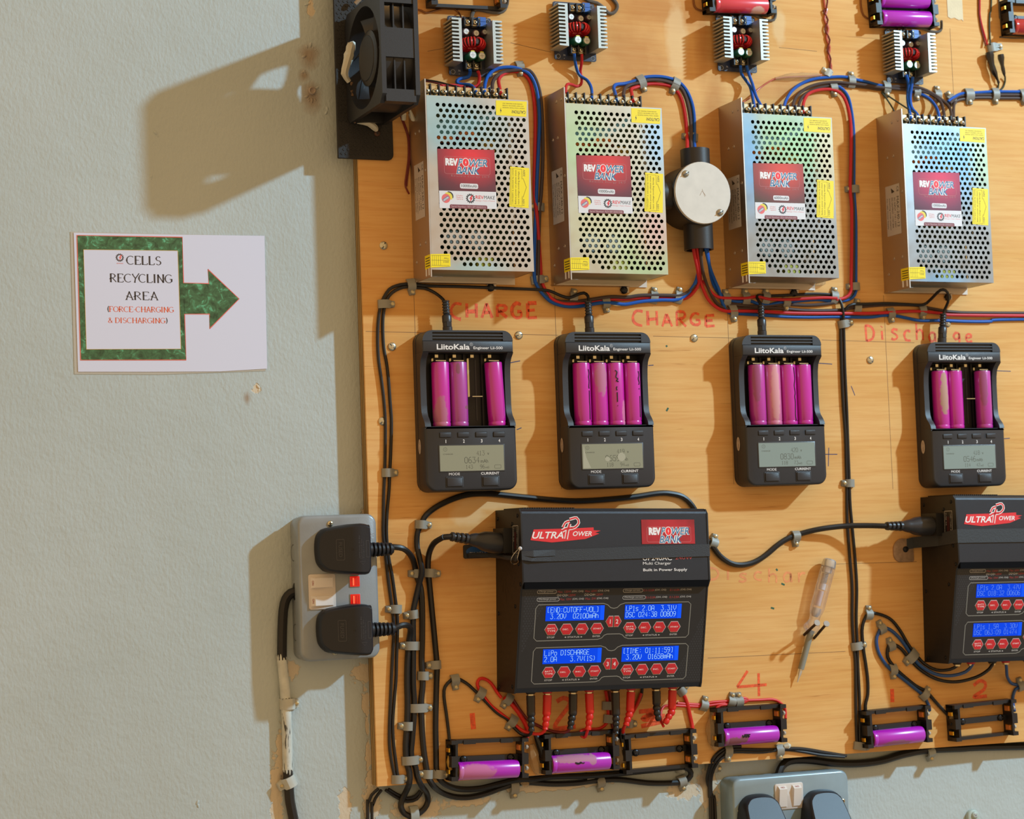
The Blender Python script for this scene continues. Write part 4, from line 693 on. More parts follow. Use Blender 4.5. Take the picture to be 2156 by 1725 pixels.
def charger_face(t, lcd, volts, mah, rest, cool, down):
    q = MB(); z = CHD; q.rbox(13.6*mm, 17.2*mm, 84.7*mm, 44.7*mm, z, z+.6*mm, 1*mm, M_LCDF, .3*mm, 3); q.rbox(14.6*mm, 18.2*mm, 83.4*mm, 43.7*mm, z+.6*mm, z+.62*mm, .5*mm, lcd, 0, 2)
    z += .66*mm; seg(q, volts[:1]+volts[2:], 54*mm, 33.6*mm, 2.2*mm, 4.4*mm, z, M_SEG, .35*mm); q.text('v', 65.5*mm, 33.8*mm, 2*mm, 2.2*mm, z, M_SEG); q.rect(56.6*mm, 33.6*mm, 57.1*mm, 34.1*mm, z, M_SEG)
    seg(q, mah, 41*mm, 26*mm, 3*mm, 5.8*mm, z, M_SEG, .5*mm); q.text('mAh', 58*mm, 26*mm, 8*mm, 3.6*mm, z, M_SEG); seg(q, rest[0], 42*mm, 20.4*mm, 1.9*mm, 3.6*mm, z, M_SEG, .35*mm); seg(q, rest[1], 57.5*mm, 20.4*mm, 1.9*mm, 3.6*mm, z, M_SEG, .35*mm); q.text('m\u03a9', 63*mm, 20.4*mm, 4*mm, 2*mm, z, M_SEG)
    q.text('CHARGE', 18*mm, 34.5*mm, 10.5*mm, 1.3*mm, z, M_SEG); q.ribbon(arc(20.5*mm, 40*mm, 1.9*mm, 1.9*mm, 0, 360, 14)[:-1], .25*mm, z, M_SEG, closed=True); q.text('1', 20.1*mm, 39.2*mm, .7*mm, 1.7*mm, z, M_SEG); q.ribbon(rrect(73*mm, 20.2*mm, 80*mm, 23.6*mm, .8*mm, 3), .3*mm, z, M_SEG, closed=True)
    if cool == 1: q.poly([(16*mm, 43*mm), (15*mm, 19*mm), (24*mm, 19*mm), (19*mm, 30*mm)], z+.00003, mat('film_bubble', '#a7a795', .25)); q.poly(arc(59*mm, 30*mm, 4.5*mm, 4.5*mm, 0, 360, 14)[:-1], z+.00003, MATS['film_bubble']); q.poly(arc(43*mm, 28*mm, 3*mm, 2.4*mm, 0, 360, 14)[:-1], z+.00003, MATS['film_bubble'])
    q.build('display', t)
    for k in range(4):            # sprung contacts: up against a cell, or run down the rail where the bay is empty
        xx = (22.3+19.15*k)*mm; q = MB(); yy = 128.8*mm if k not in down else (100 if down[k] is None else down[k])*mm
        q.box(xx-6*mm, yy+.6*mm, 13*mm, xx+5*mm, yy+1.4*mm, 22*mm, M_BRASS); q.box(xx-6*mm, yy+1.4*mm, 9*mm, xx-4*mm, 136*mm, 9.6*mm, M_BRASS); q.box(xx-6*mm, 133*mm, 9*mm, xx-2.5*mm, 136*mm, 20*mm, M_BRASS); q.build('sliding_contact', t)
CH_SPOTS = [((900, 897), M_LCD, '4.13', '0634', ('143', '96'), 0, {2: 92.5}, 'black four-bay charger with an empty third bay, nearest the board edge'), ((1201, 895), M_LCD, '4.19', '0659', ('118', '94'), 1, {}, 'black four-bay charger with pen-marked cells, its display film bubbled'),
            ((1574, 894), M_LCD2, '4.20', '0830', ('118', '73'), 2, {}, 'black four-bay charger holding a pale scuffed pink cell, beside the vertical black cable pair'), ((1964.5, 902), M_LCD2, '4.18', '0546', ('114', '42'), 2, {2: 96.0}, 'black four-bay charger with an empty third bay, under the word Discharge')]
CHS = []
for k, sp_ in enumerate(CH_SPOTS):
    c = P(*sp_[0], CHD); x, y = c.x-2.7*mm, c.y-63.8*mm
    t = make_charger(sp_[-1], x, y) if k == 0 else dup(CHS[0][0], x, y, 0, 0, sp_[-1])
    if k == 0: CHS.append((t, x, y))
    else: CHS.append((t, x, y))
for (t, x, y), sp_ in zip(CHS, CH_SPOTS): charger_face(t, *sp_[1:7])
SCR_A = [[(28, 58), (34, 54), (28, 50), (32, 46), (27, 40), (30, 38)], [(30, 36), (29, 24), (31, 20), (29, 6)]]
SCR_B = [[(-22, 57), (-10, 55), (-18, 50), (-6, 48), (-16, 46), (-2, 45)], [(-14, 40), (-18, 38), (-14, 36)], [(-14, 34), (-14, 24)], [(-12, 20), (-14, 20)]]
SCR_C = [[(26, 56), (32, 52), (24, 48), (32, 44), (26, 42)], [(28, 38), (30, 37)], [(34, 30), (33, 18), (31, 8)]]
SCR_D = [[(20, 62), (26, 50), (18, 42), (24, 34), (18, 30), (22, 24), (18, 10), (24, 4)]]
MC = {'plain': cell_material('magenta_wrap', MG, [], ''), 'foot': cell_material('magenta_wrap_worn_foot', MG, [(-.003, .012, .006, .018)], DUSTY), 'dusk': cell_material('magenta_wrap_dull', '#a83f98', [(.006, .019, .003, .002), (-.003, .058, .002, .006)], '#8a4a68'), 'label': cell_material('magenta_wrap_label_mark', MG, [(0, .049, .007, .017)], DUSTY),
      'corner': cell_material('magenta_wrap_pink_corner', MG, [(.006, .012, .003, .013)], '#d06f9d'), 'pale': cell_material('pale_scuffed_wrap', '#c8679a', [(-.001, .034, .005, .032)], '#d29098'), 'scar': cell_material('magenta_wrap_torn', MG, [(0, .036, .0055, .02), (0, .055, .004, .008)], TAN), 'violet': cell_material('violet_wrap', '#b025b8', [], ''), 'side': cell_material('magenta_wrap_rubbed', '#b42f98', [(-.004, .045, .004, .022)], '#9c4478')}
CELLS = [(0, 0, 'foot', None, 0, 'magenta cell with worn foot, nearest the board edge in first charger'), (0, 1, 'dusk', None, 0, 'dull purple cell with small scratches, beside the empty bay of first charger'), (0, 3, 'plain', None, .038, 'magenta cell leaning in the fourth bay of the charger nearest the board edge'),
         (1, 0, 'plain', SCR_A, 0, 'magenta cell with black scrawl down its edge, first bay of second charger'), (1, 1, 'label', None, 0, 'magenta cell with dusty pink label mark, second bay of second charger'), (1, 2, 'corner', SCR_B, 0, 'magenta cell with black numerals and pink lower corner, second charger'), (1, 3, 'plain', SCR_C, 0, 'magenta cell with black scrawl, fourth bay of second charger'),
         (2, 0, 'side', None, 0, 'lightly rubbed magenta cell in first bay of third charger'), (2, 1, 'pale', None, 0, 'pale pink scuffed cell in second bay of third charger'), (2, 2, 'plain', SCR_D, 0, 'magenta cell with long black torn streak, third charger'), (2, 3, 'plain', None, 0, 'clean magenta cell in fourth bay of third charger, beside the cable pair'),
         (3, 0, 'scar', None, 0, 'magenta cell with large torn tan patch, charger under the word Discharge'), (3, 1, 'plain', None, 0, 'clean magenta cell between torn cell and empty bay, charger under Discharge'), (3, 3, 'side', None, 0, 'rubbed magenta cell in fourth bay of the charger under the word Discharge')]
for (ci, k, mk, ln, tl, lab) in CELLS:
    t, x, y = CHS[ci]; make_cell(lab, x+(22.3+19.15*k-(-2.6 if tl else 0))*mm, y+63.4*mm, 17.6*mm, tl, MC[mk], 'cells in the chargers', ln)

# ------------------------------------------------------------------ four-channel balance chargers
M_UB = mat('anodised_black', '#25272d', .36, .35, bump=.25, bscale=4200); M_UD = mat('matte_black_steel', '#121214', .5); M_PANEL = mat('panel_print_black', '#1c1d20', .45, bump=.08, bscale=2500); M_BLUE = mat('blue_backlight', '#020a18', .45, spec=.1, emit=('#0048f0', .9)); M_BLUE2 = mat('blue_backlight_edge', '#020a18', .45, spec=.1, emit=('#0c58ff', .95)); M_LTXT = mat('lcd_pale_text', '#9fd0f0', .4, emit=('#9fd4f5', .45))
M_HEX = mat('red_key', '#c4202c', .38); M_SILV = mat('silver_print', '#b9b6b2', .45); M_DOT = mat('panel_dots', '#2a2b2f', .5); M_OUT = mat('panel_outline', '#85837a', .5); M_REDT = mat('dim_red_print', '#9c3434', .5)
UWD = 206*mm
def hexa(x, y, r, k=1.0): return [(x-r, y), (x-r*.52, y-r*.86*k), (x+r*.52, y-r*.86*k), (x+r, y), (x+r*.52, y+r*.86*k), (x-r*.52, y+r*.86*k)]
pl_y = Vector((0, 97.5, 17)).normalized(); PANEL = Matrix(((1, 0, 0, 0), (0, pl_y.y, -pl_y.z, 4.5*mm), (0, pl_y.z, pl_y.y, 47*mm), (0, 0, 0, 1)))
hd_y = Vector((0, 68, -3.5)).normalized(); HOOD = Matrix(((1, 0, 0, 0), (0, hd_y.y, -hd_y.z, 110*mm), (0, hd_y.z, hd_y.y, 69.5*mm), (0, 0, 0, 1)))
def ultra_logo(q, x, y, w, z):
    h = w*.125
    q.poly([(x, y-h*.2), (x+w*.3, y-h*.45), (x+w*.52, y-h*.3), (x+w*.78, y-h*.1), (x+w*.98, y+h*.45), (x+w*.92, y+h*.55), (x+w*1.0, y+h*.75), (x+w*.9, y+h*.8), (x+w*.9, y+h*1.1), (x+w*.6, y+h*1.0), (x+w*.3, y+h*.95), (x+w*.05, y+h*.9)], z, M_REDP)
    q.text('ULTRA', x+w*.025, y-h*.05, w*.44, h*.72, z+.00006, M_WHT, .04, .3); q.text('OWER', x+w*.6, y+h*.2, w*.27, h*.5, z+.00006, M_WHT, .035, .25)
    for wd, m_, zz in ((.05*w, M_WHT, z+.00008), (.026*w, M_REDP, z+.00012)):
        q.ribbon([(x+w*.5, y-h*.1), (x+w*.53, y+h*.9), (x+w*.56, y+h*1.5)], wd, zz, m_); q.ribbon([(x+w*.45, y+h*.75), (x+w*.5, y+h*.95), (x+w*.6, y+h*1.05)], wd, zz, m_)
        q.ribbon(spline([(x+w*.56, y+h*1.95, 0), (x+w*.66, y+h*2.1, 0), (x+w*.69, y+h*1.6, 0), (x+w*.64, y+h*1.15, 0), (x+w*.58, y+h*1.0, 0)], .002), wd*.8, zz, m_)
        q.ribbon(spline([(x+w*.46, y+h*1.1, 0), (x+w*.5, y+h*1.6, 0), (x+w*.56, y+h*1.75, 0)], .002), wd*.8, zz, m_)
def make_ultra(label, x, y, rot):
    t = thing('balance_charger', label, 'charger', x, y, 0, rot, 'four-channel balance chargers')
    prof = [(0, 3), (0, 45), (4.5, 47), (102, 64), (104, 65), (110, 69.5), (178, 66), (180, 65), (182, 62), (182, 3)]
    q = MB(); n = len(prof); vs = [(xx, a*mm, b*mm) for xx in (0, UWD) for a, b in prof]
    q.add(vs, [tuple(range(n)), tuple(reversed(range(n, 2*n)))] + [(i, n+i, n+(i+1) % n, (i+1) % n) for i in range(n)], M_UB)
    q.push(HOOD); q.prism([(.6*mm, -6.5*mm), (UWD-.6*mm, -6.5*mm), (UWD-.6*mm, -.5*mm), (.6*mm, -.5*mm)], -.0045, .0003, mat('lip_black', '#08080a', .85, spec=.1)); q.pop()
    for k in range(22): q.box((6+k*2.6)*mm, 182*mm, 4*mm, (7.2+k*2.6)*mm, 184.2*mm, 56*mm, M_UD)
    q.box(0, 182*mm, 58*mm, UWD, 183*mm, 61*mm, M_UB); q.box(64*mm, 182*mm, 4*mm, UWD-4*mm, 183.6*mm, 50*mm, M_UB); q.build('housing', t)
    for side in (0, 1):
        q = MB(); xa, xb = (-1.6*mm, 0) if side == 0 else (UWD, UWD+1.6*mm); pf = [(-.6, .3), (-.6, 45.5), (4.5, 47.6), (102, 64.6), (110, 70), (178, 66.6), (182.6, 62.5), (182.6, .3)]; n = len(pf)
        q.add([(xx, a*mm, b*mm) for xx in (xa, xb) for a, b in pf], [tuple(range(n)), tuple(reversed(range(n, 2*n)))] + [(i, n+i, n+(i+1) % n, (i+1) % n) for i in range(n)], M_UD)
        if side == 0:
            q.push(Matrix.Translation((-1.65*mm, 0, 0)) @ SIDE)
            for k in range(11):
                for (za, zb) in ((6, 13), (17, 36)): q.rect(-(14+k*6.6)*mm, za*mm, -(11.6+k*6.6)*mm, zb*mm, .00003, M_BAY)
            for k in range(9):    # curved slots of the fan guard
                a0 = k*40; q.ribbon([(-112*mm+(6+j*1.7)*mm*math.cos(math.radians(a0+j*9)), 32*mm+(6+j*1.7)*mm*math.sin(math.radians(a0+j*9))) for j in range(9)], 4.2*mm, .00003, M_BAY)
            q.ribbon(rrect(-166*mm, 46*mm, -139*mm, 60*mm, .5*mm, 2), .5*mm, .00004, M_SILV, closed=True); q.text('110V / 220V AC', -164*mm, 56.5*mm, 22*mm, 1.4*mm, .00004, M_SILV); q.text('FUSE 5A', -164*mm, 48*mm, 14*mm, 1.4*mm, .00004, M_SILV); q.rect(-160*mm, 50*mm, -143*mm, 55*mm, .00005, mat('rocker_red_black', '#3a1515', .4)); q.pop()
            for (yy, zz) in ((174, 6), (176, 58), (168, 44), (128, 60), (108, 64), (86, 50), (78, 6), (4, 6), (6, 40)):
                q.push(Matrix.Translation((-1.7*mm, yy*mm, zz*mm)) @ Matrix.Rotation(-pi/2, 4, 'Y')); q.lathe([(2.1*mm, 0), (1.9*mm, .7*mm), (.9*mm, 1.1*mm)], M_DKS, 10); q.pop()
        q.build('side_panel', t)
    q = MB(); q.push(PANEL); q.rect(.5*mm, .4*mm, UWD-.5*mm, 100*mm, .0002, M_PANEL)
    for i in range(70):          # honeycomb print fading out of the corners
        for j in range(40):
            u, v = (4+i*2.9+(j % 2)*1.45), 3+j*2.5
            if (u/30)+((100-v)/70) < 1.05 or ((206-u)/34)+(v/75) < 1.0: q.poly(hexa(u*mm, v*mm, 1.05*mm), .00023, M_DOT)
    for oy in (0, 43.5):
        o_ = [(16, 7+oy), (16.2, 37+oy), (19, 40.7+oy), (90, 41+oy), (95, 39.4+oy), (98.4, 36.4+oy), (102, 35.7+oy), (105.6, 36.4+oy), (109, 39.4+oy), (114, 41+oy), (186, 41+oy), (189, 38.5+oy), (188.4, 7+oy), (185.5, 4.2+oy), (120, 4.3+oy), (116, 5.6+oy), (113, 8.4+oy), (110, 9.4+oy), (96, 9.4+oy), (93, 8.4+oy), (90.4, 5.6+oy), (86, 4.3+oy), (19, 4.2+oy)]
        q.ribbon([(a*mm, b*mm) for a, b in o_], .75*mm, .00026, M_OUT, closed=True)
        for ox in (0, 86.8):
            for k, s_ in enumerate(('STOP', None, None, 'ENTER')):
                if s_: q.text(s_, (30+k*16.7+ox)*mm, (6.7+oy)*mm, 8.4*mm, 1.7*mm, .00026, M_SILV, .03)
            q.text('STATUS', (52.5+ox)*mm, (6.5+oy)*mm, 13*mm, 1.7*mm, .00026, M_SILV, .03)
            for sx in (-1, 1): q.poly([((59+ox+sx*8)*mm, (6.5+oy)*mm), ((59+ox+sx*10)*mm, (7.3+oy)*mm), ((59+ox+sx*8)*mm, (8.1+oy)*mm)][::sx], .00026, M_SILV)
    for (x0, y0, w1, s_) in ((17, 95.5, 20.5, 'Charge power :'), (17, 87.7, 24, 'Discharge power :'), (111.2, 95.4, 22, 'Charge current :'), (111.2, 88.2, 25.4, 'Discharge current :')):
        q.ribbon(rrect(x0*mm, y0*mm, (x0+w1)*mm, (y0+3.4)*mm, 1.5*mm, 4), .4*mm, .00026, M_SILV, closed=True); q.text(s_, (x0+1.8)*mm, (y0+.9)*mm, (w1-3.4)*mm, 1.9*mm, .00026, M_SILV, .01, .2)
    for (x0, y0, w1, s_, m_) in ((38.8, 95.9, 15, 'Max. 120W', M_REDT), (54.6, 95.9, 12.4, '(CH1, CH2)', M_SILV), (69, 96.1, 13.2, 'Max. 60W', M_REDT), (83, 96.1, 12.6, '(CH3, CH4)', M_SILV), (38.4, 92.3, 12, 'CH1+CH3=', M_SILV), (51, 92.3, 8, '120W', M_REDT), (68.4, 92.5, 12, 'CH2+CH4=', M_SILV), (81, 92.5, 8, '120W', M_REDT),
                              (41.6, 88.2, 13, 'Max. 10W', M_REDT), (55.6, 88.2, 12.4, '(CH1, CH2)', M_SILV), (69.6, 88.4, 12, 'Max. 5W', M_REDT), (82.4, 88.4, 12.6, '(CH3, CH4)', M_SILV), (134, 96, 12.4, '0.1-12.0A', M_REDT), (147, 96, 12.6, '(CH1, CH2)', M_SILV), (164, 96, 11, '0.1-6.0A', M_REDT), (176, 96, 12.6, '(CH3, CH4)', M_SILV),
                              (137, 88.6, 11, '0.1-5.0A', M_REDT), (148.6, 88.6, 12.6, '(CH1, CH2)', M_SILV), (164, 88.6, 11, '0.1-2.0A', M_REDT), (176, 88.6, 12.6, '(CH3, CH4)', M_SILV)):
        q.text(s_, x0*mm, y0*mm, w1*mm, 2.3*mm, .00026, m_, .015, .1)
    q.pop(); q.build('control_panel', t)
    for oy in (0, 43.5):
        for ox in (0, 86.8):
            for k, s_ in enumerate(('BATT.|TYPE', 'DEC.', 'INC.', 'START')):
                q = MB(); q.push(PANEL @ Matrix.Translation(((34.2+k*16.75+ox)*mm, (15.4+oy)*mm, 0))); q.prism(hexa(0, 0, 7.5*mm, .88), .0002, .00045, M_SILV); q.prism(hexa(0, 0, 6.9*mm, .88), .0004, .0009, M_HEX, .0003)
                ls = s_.split('|')
                for i, l_ in enumerate(ls): q.text(l_, -(4.4 if len(l_) > 3 and len(ls) < 2 or len(ls) > 1 else 3)*mm, (-.7+(len(ls)-1)*1.2-i*2.5)*mm, (8.8 if len(l_) > 4 or len(ls) > 1 else 6.4)*mm, 1.5*mm, .00094, mat('key_lettering', '#f0d8d4', .5), .03)
                q.pop(); q.build('key', t)
        for k in (0, 1):
            q = MB(); q.push(PANEL @ Matrix.Translation((102.4*mm, (22.3+oy)*mm, 0))); c_ = [(-9, 0), (-5.4, -5.8), (-.5, -5.8), (-.5, 5.8), (-5.4, 5.8)]
            c_ = c_ if k == 0 else [(-a, b) for a, b in c_][::-1]; q.prism([(a*mm, b*mm) for a, b in c_], .0002, .00045, M_SILV); ci = Vector((sum(a for a, b in c_)/5, 0)); q.prism([((ci.x+(a-ci.x)*.88)*mm, b*.9*mm) for a, b in c_], .0004, .0008, M_HEX)
            q.text({(0, 0): '3', (0, 1): '4', (1, 0): '1', (1, 1): '2'}[(1 if oy else 0, k)], (-5.3 if k == 0 else 2.3)*mm, -2.2*mm, 2.8*mm, 4.4*mm, .00084, M_WHT, .03); q.pop(); q.build('channel_key', t)
    q = MB(); q.push(HOOD); ultra_logo(q, 8.4*mm, 43.5*mm, 77*mm, .0003); q.pop(); q.build('logo', t); q = MB(); q.push(HOOD); q.text('Multi Charger', 131.3*mm, 15.2*mm, 32*mm, 3.6*mm, .0003, M_WHT, .025); q.text('Built in Power Supply', 131.3*mm, 8.6*mm, 50*mm, 3.6*mm, .0003, M_WHT, .025)
    q.text('UP240AC', 131.3*mm, 20.4*mm, 33*mm, 4.6*mm, .0003, M_WHT, .02); q.text('240W', 168*mm, 21*mm, 20*mm, 3.6*mm, .0003, M_REDT, .02); q.pop(); q.build('lettering', t)
    for k, xx in enumerate((26.1, 44.5, 72.9, 91, 120.5, 138.4, 167.5, 186.3)):
        q = MB(); q.axis((xx*mm, 0, 22*mm), (xx*mm, -1, 22*mm), [(5*mm, -.0002), (5*mm, 2.2*mm), (4.2*mm, 2.6*mm), (4.2*mm, 3.2*mm)], M_HEX if k % 2 else M_UD, 14); q.axis((xx*mm, 0, 22*mm), (xx*mm, -1, 22*mm), [(3.6*mm, 3*mm), (3.6*mm, 5*mm)], M_BRASS, 12); q.build('output_socket', t)
    q = MB(); q.box(-10*mm, 139*mm, 14*mm, -1.6*mm, 164*mm, 42*mm, M_UD); q.build('inlet_socket', t)
    return t
def displays(t, rows, dim):
    for (x0, y0), (a, b) in zip(((27.2, 67.6), (114.2, 67.7), (26.8, 24.1), (113.8, 24.0)), rows):
        q = MB(); q.push(PANEL); q.rect((x0-.6)*mm, (y0-.6)*mm, (x0+65.2)*mm, (y0+15.6)*mm, .00025, M_UD); q.rect(x0*mm, y0*mm, (x0+60)*mm, (y0+15)*mm, .0004, M_BLUE); q.rect((x0+60)*mm, y0*mm, (x0+64.3)*mm, (y0+15)*mm, .0004, M_BLUE2)
        m_ = M_LTXT if not dim else mat('lcd_dim_text', '#5a86d8', .4, emit=('#5a8ae6', .35))
        for s_, yy in ((a, 8.6), (b, 2.2)): q.strokes(s_, (x0+1.6)*mm, (y0+yy)*mm, 2.7*mm, 5.0*mm, .0005, m_, .42*mm, 1.32)
        q.pop(); q.build('display', t)
O1, O2 = P(1085, 1460, 45*mm), P(1998.6, 1397, 45*mm)
ULT1 = make_ultra('black four-channel balance charger with red sticker, below the second cell charger', O1.x, O1.y, math.radians(-1.6))
ULT2 = dup(ULT1, O2.x, O2.y, 0, math.radians(-1.5), 'black four-channel balance charger cut by the frame edge, held by a flat strap')
displays(ULT1, (('[END:CUTOFF-VOL]', ' 3.20V  02100mAh'), ('LP1s 2.0A  3.31V', 'DSC 024:38 00809'), ('LiPo DISCHARGE', '2.0A    3.7V(1S)'), ('[TIME: 01:11:59]', ' 3.20V  01658mAh')), False)
displays(ULT2, (('LP1s 2.0A  3.47V', 'DSC 018:32 00606'), ('LP1s 2.0A  3.31V', 'DSC 024:38 00809'), ('LP1s 1.5A  3.30V', 'DSC 063:09 01474'), ('LP1s 1.5A  3.30V', 'DSC 063:09 01474')), True)
q = MB(); q.push(HOOD); q.rect(131*mm, 37*mm, 191.6*mm, 61.8*mm, .0004, mat('red_sticker', '#a8202c', .35, var=.35, vscale=28)); q.ribbon(rrect(137*mm, 39*mm, 187*mm, 54.5*mm, 2*mm, 4), .35*mm, .00045, mat('sticker_line', '#c86a6a', .5), closed=True); power_logo(q, 139.5*mm, 38*mm, 46*mm, 16*mm, .0005); q.pop(); q.build('product_sticker', ULT1)
# elastic bands that hold the two chargers
M_STRAP = mat('black_elastic', '#26272a', .6, bump=.35, bscale=900); M_STRAP2 = mat('black_webbing', '#2e3032', .7, bump=.5, bscale=500)
def band(name, label, x, y, rot, strips, m):
    t = thing(name, label, 'strap', x, y, 0, rot)
    for sec in strips:
        q = MB(); vs = []; fs = []
        for (a, b) in sec:        # each section: (bottom point, top point) of a band 1 mm thick
            a, b = Vector(a)*mm, Vector(b)*mm; vs += [tuple(a), tuple(b), tuple(b+Vector((0, 0, .7*mm))), tuple(a+Vector((0, 0, .7*mm)))]
        k = len(sec)
        for i in range(k-1): o_ = 4*i; fs += [(o_+j, o_+(j+1) % 4, o_+4+(j+1) % 4, o_+4+j) for j in range(4)]
        fs += [(3, 2, 1, 0), (4*k-4, 4*k-3, 4*k-2, 4*k-1)]; q.add(vs, [f[::-1] for f in fs], m); q.build('band', t)
    return t
hz = lambda y: 69.5-(y-110)*3.5/68+.5
st1 = band('elastic_strap', 'wide black elastic strap across the hood of the charger with red sticker', O1.x, O1.y, math.radians(-1.6), [[((-1.9, 133.5, 60), (-1.9, 137.5, 60)), ((-1.9, 132, hz(132)+.5), (-1.9, 138.5, hz(138))), ((8, 130.6, hz(130)+1.6), (8, 140.3, hz(140)+.6)), ((30, 130.4, hz(130)), (30, 141.6, hz(141))), ((110, 132, hz(132)), (110, 144.2, hz(144))), ((207.8, 134.1, hz(134)), (207.8, 146.6, hz(146))), ((208.4, 134, hz(134)-2), (208.4, 146.4, hz(146)-2)), ((208.4, 132, 4), (208.4, 144, 4))],
    [((-1.9, 136.5, hz(136)), (-1.9, 140.8, hz(140))), ((10, 135, hz(135)+2.4), (10, 141.4, hz(141)+1.4)), ((34, 136, hz(136)+.6), (34, 141.9, hz(141)+.3))]], M_STRAP)
q = MB(); q.tube([v*mm for v in spline([Vector((-2.6, 142, 61)), Vector((-7, 137, 60)), Vector((-8, 131, 56)), Vector((-4, 128, 54)), Vector((-2.2, 130, 62)), Vector((-5, 134, 66)), Vector((-2.6, 142.5, 66.6))], 4)], .5*mm, mat('steel_pin', '#b8b6b0', .3, 1), 6); q.build('wire_tie', st1)
q = MB(); q.push(Matrix.Translation((-2.6*mm, 143.4*mm, 67.6*mm))); q.lathe([(.4*mm, -1.9*mm), (1.5*mm, -1.2*mm), (2.1*mm, 0), (1.5*mm, 1.3*mm), (.4*mm, 1.9*mm)], mat('pearl_head', '#c9c8cc', .25), 12); q.pop(); q.build('pin_head', st1)
q = MB(); q.push(Matrix.Translation((-4*mm, 134.5*mm, 59*mm)) @ Matrix.Diagonal((2.2, 4.5, 5.5, 1))); q.lathe([(.1*mm, -1*mm), (.75*mm, -.7*mm), (1*mm, 0), (.75*mm, .7*mm), (.1*mm, 1*mm)], M_STRAP, 10); q.pop(); q.build('knot', st1)
q = MB(); q.tube([v*mm for v in spline([Vector((-5, 134, 59)), Vector((-8, 134.5, 44)), Vector((-8, 136, 26)), Vector((-14, 137, 12)), Vector((-24, 137.5, 6)), Vector((-34, 137, 5))], 4)], 2.4*mm, M_STRAP, 7); q.build('tail', st1)
band('webbing_strap', 'flat black woven strap across the charger cut by the frame edge', O2.x, O2.y, math.radians(-1.5), [[((-24, 124, 1.2), (-24, 136, 1.2)), ((-15, 126, 4), (-16, 138, 4)), ((-3, 128, 34), (-3, 141, 34)), ((-2.2, 131, hz(131)-1), (-2.2, 146, hz(146)-1)), ((-1.6, 131, hz(131)), (-1.6, 146, hz(146))), ((100, 131.5, hz(131)), (100, 146.5, hz(146))), ((208, 132, hz(132)), (208, 147, hz(147)))]], M_STRAP2)
c = P(1899, 1159, 0); t = thing('strap_anchor', 'large dirty steel washer with black screw holding the woven strap', 'washer', c.x, c.y, 0)
q = MB(); q.push(Matrix.Translation((0, 0, .0004))); q.prism(rrect(-12*mm, -13*mm, 14*mm, 13*mm, (2*mm, 11*mm, 12*mm, 9*mm), 6), 0, 2*mm, mat('dirty_washer', '#a0846a', .6, .3, var=.25, vscale=180), .6*mm, True); q.pop(); q.build('plate', t)
q = MB(); phillips(q, 3*mm, 1*mm, 3.2*mm, 3.4*mm, M_DKS, M_BLK, .3); q.build('screw', t)

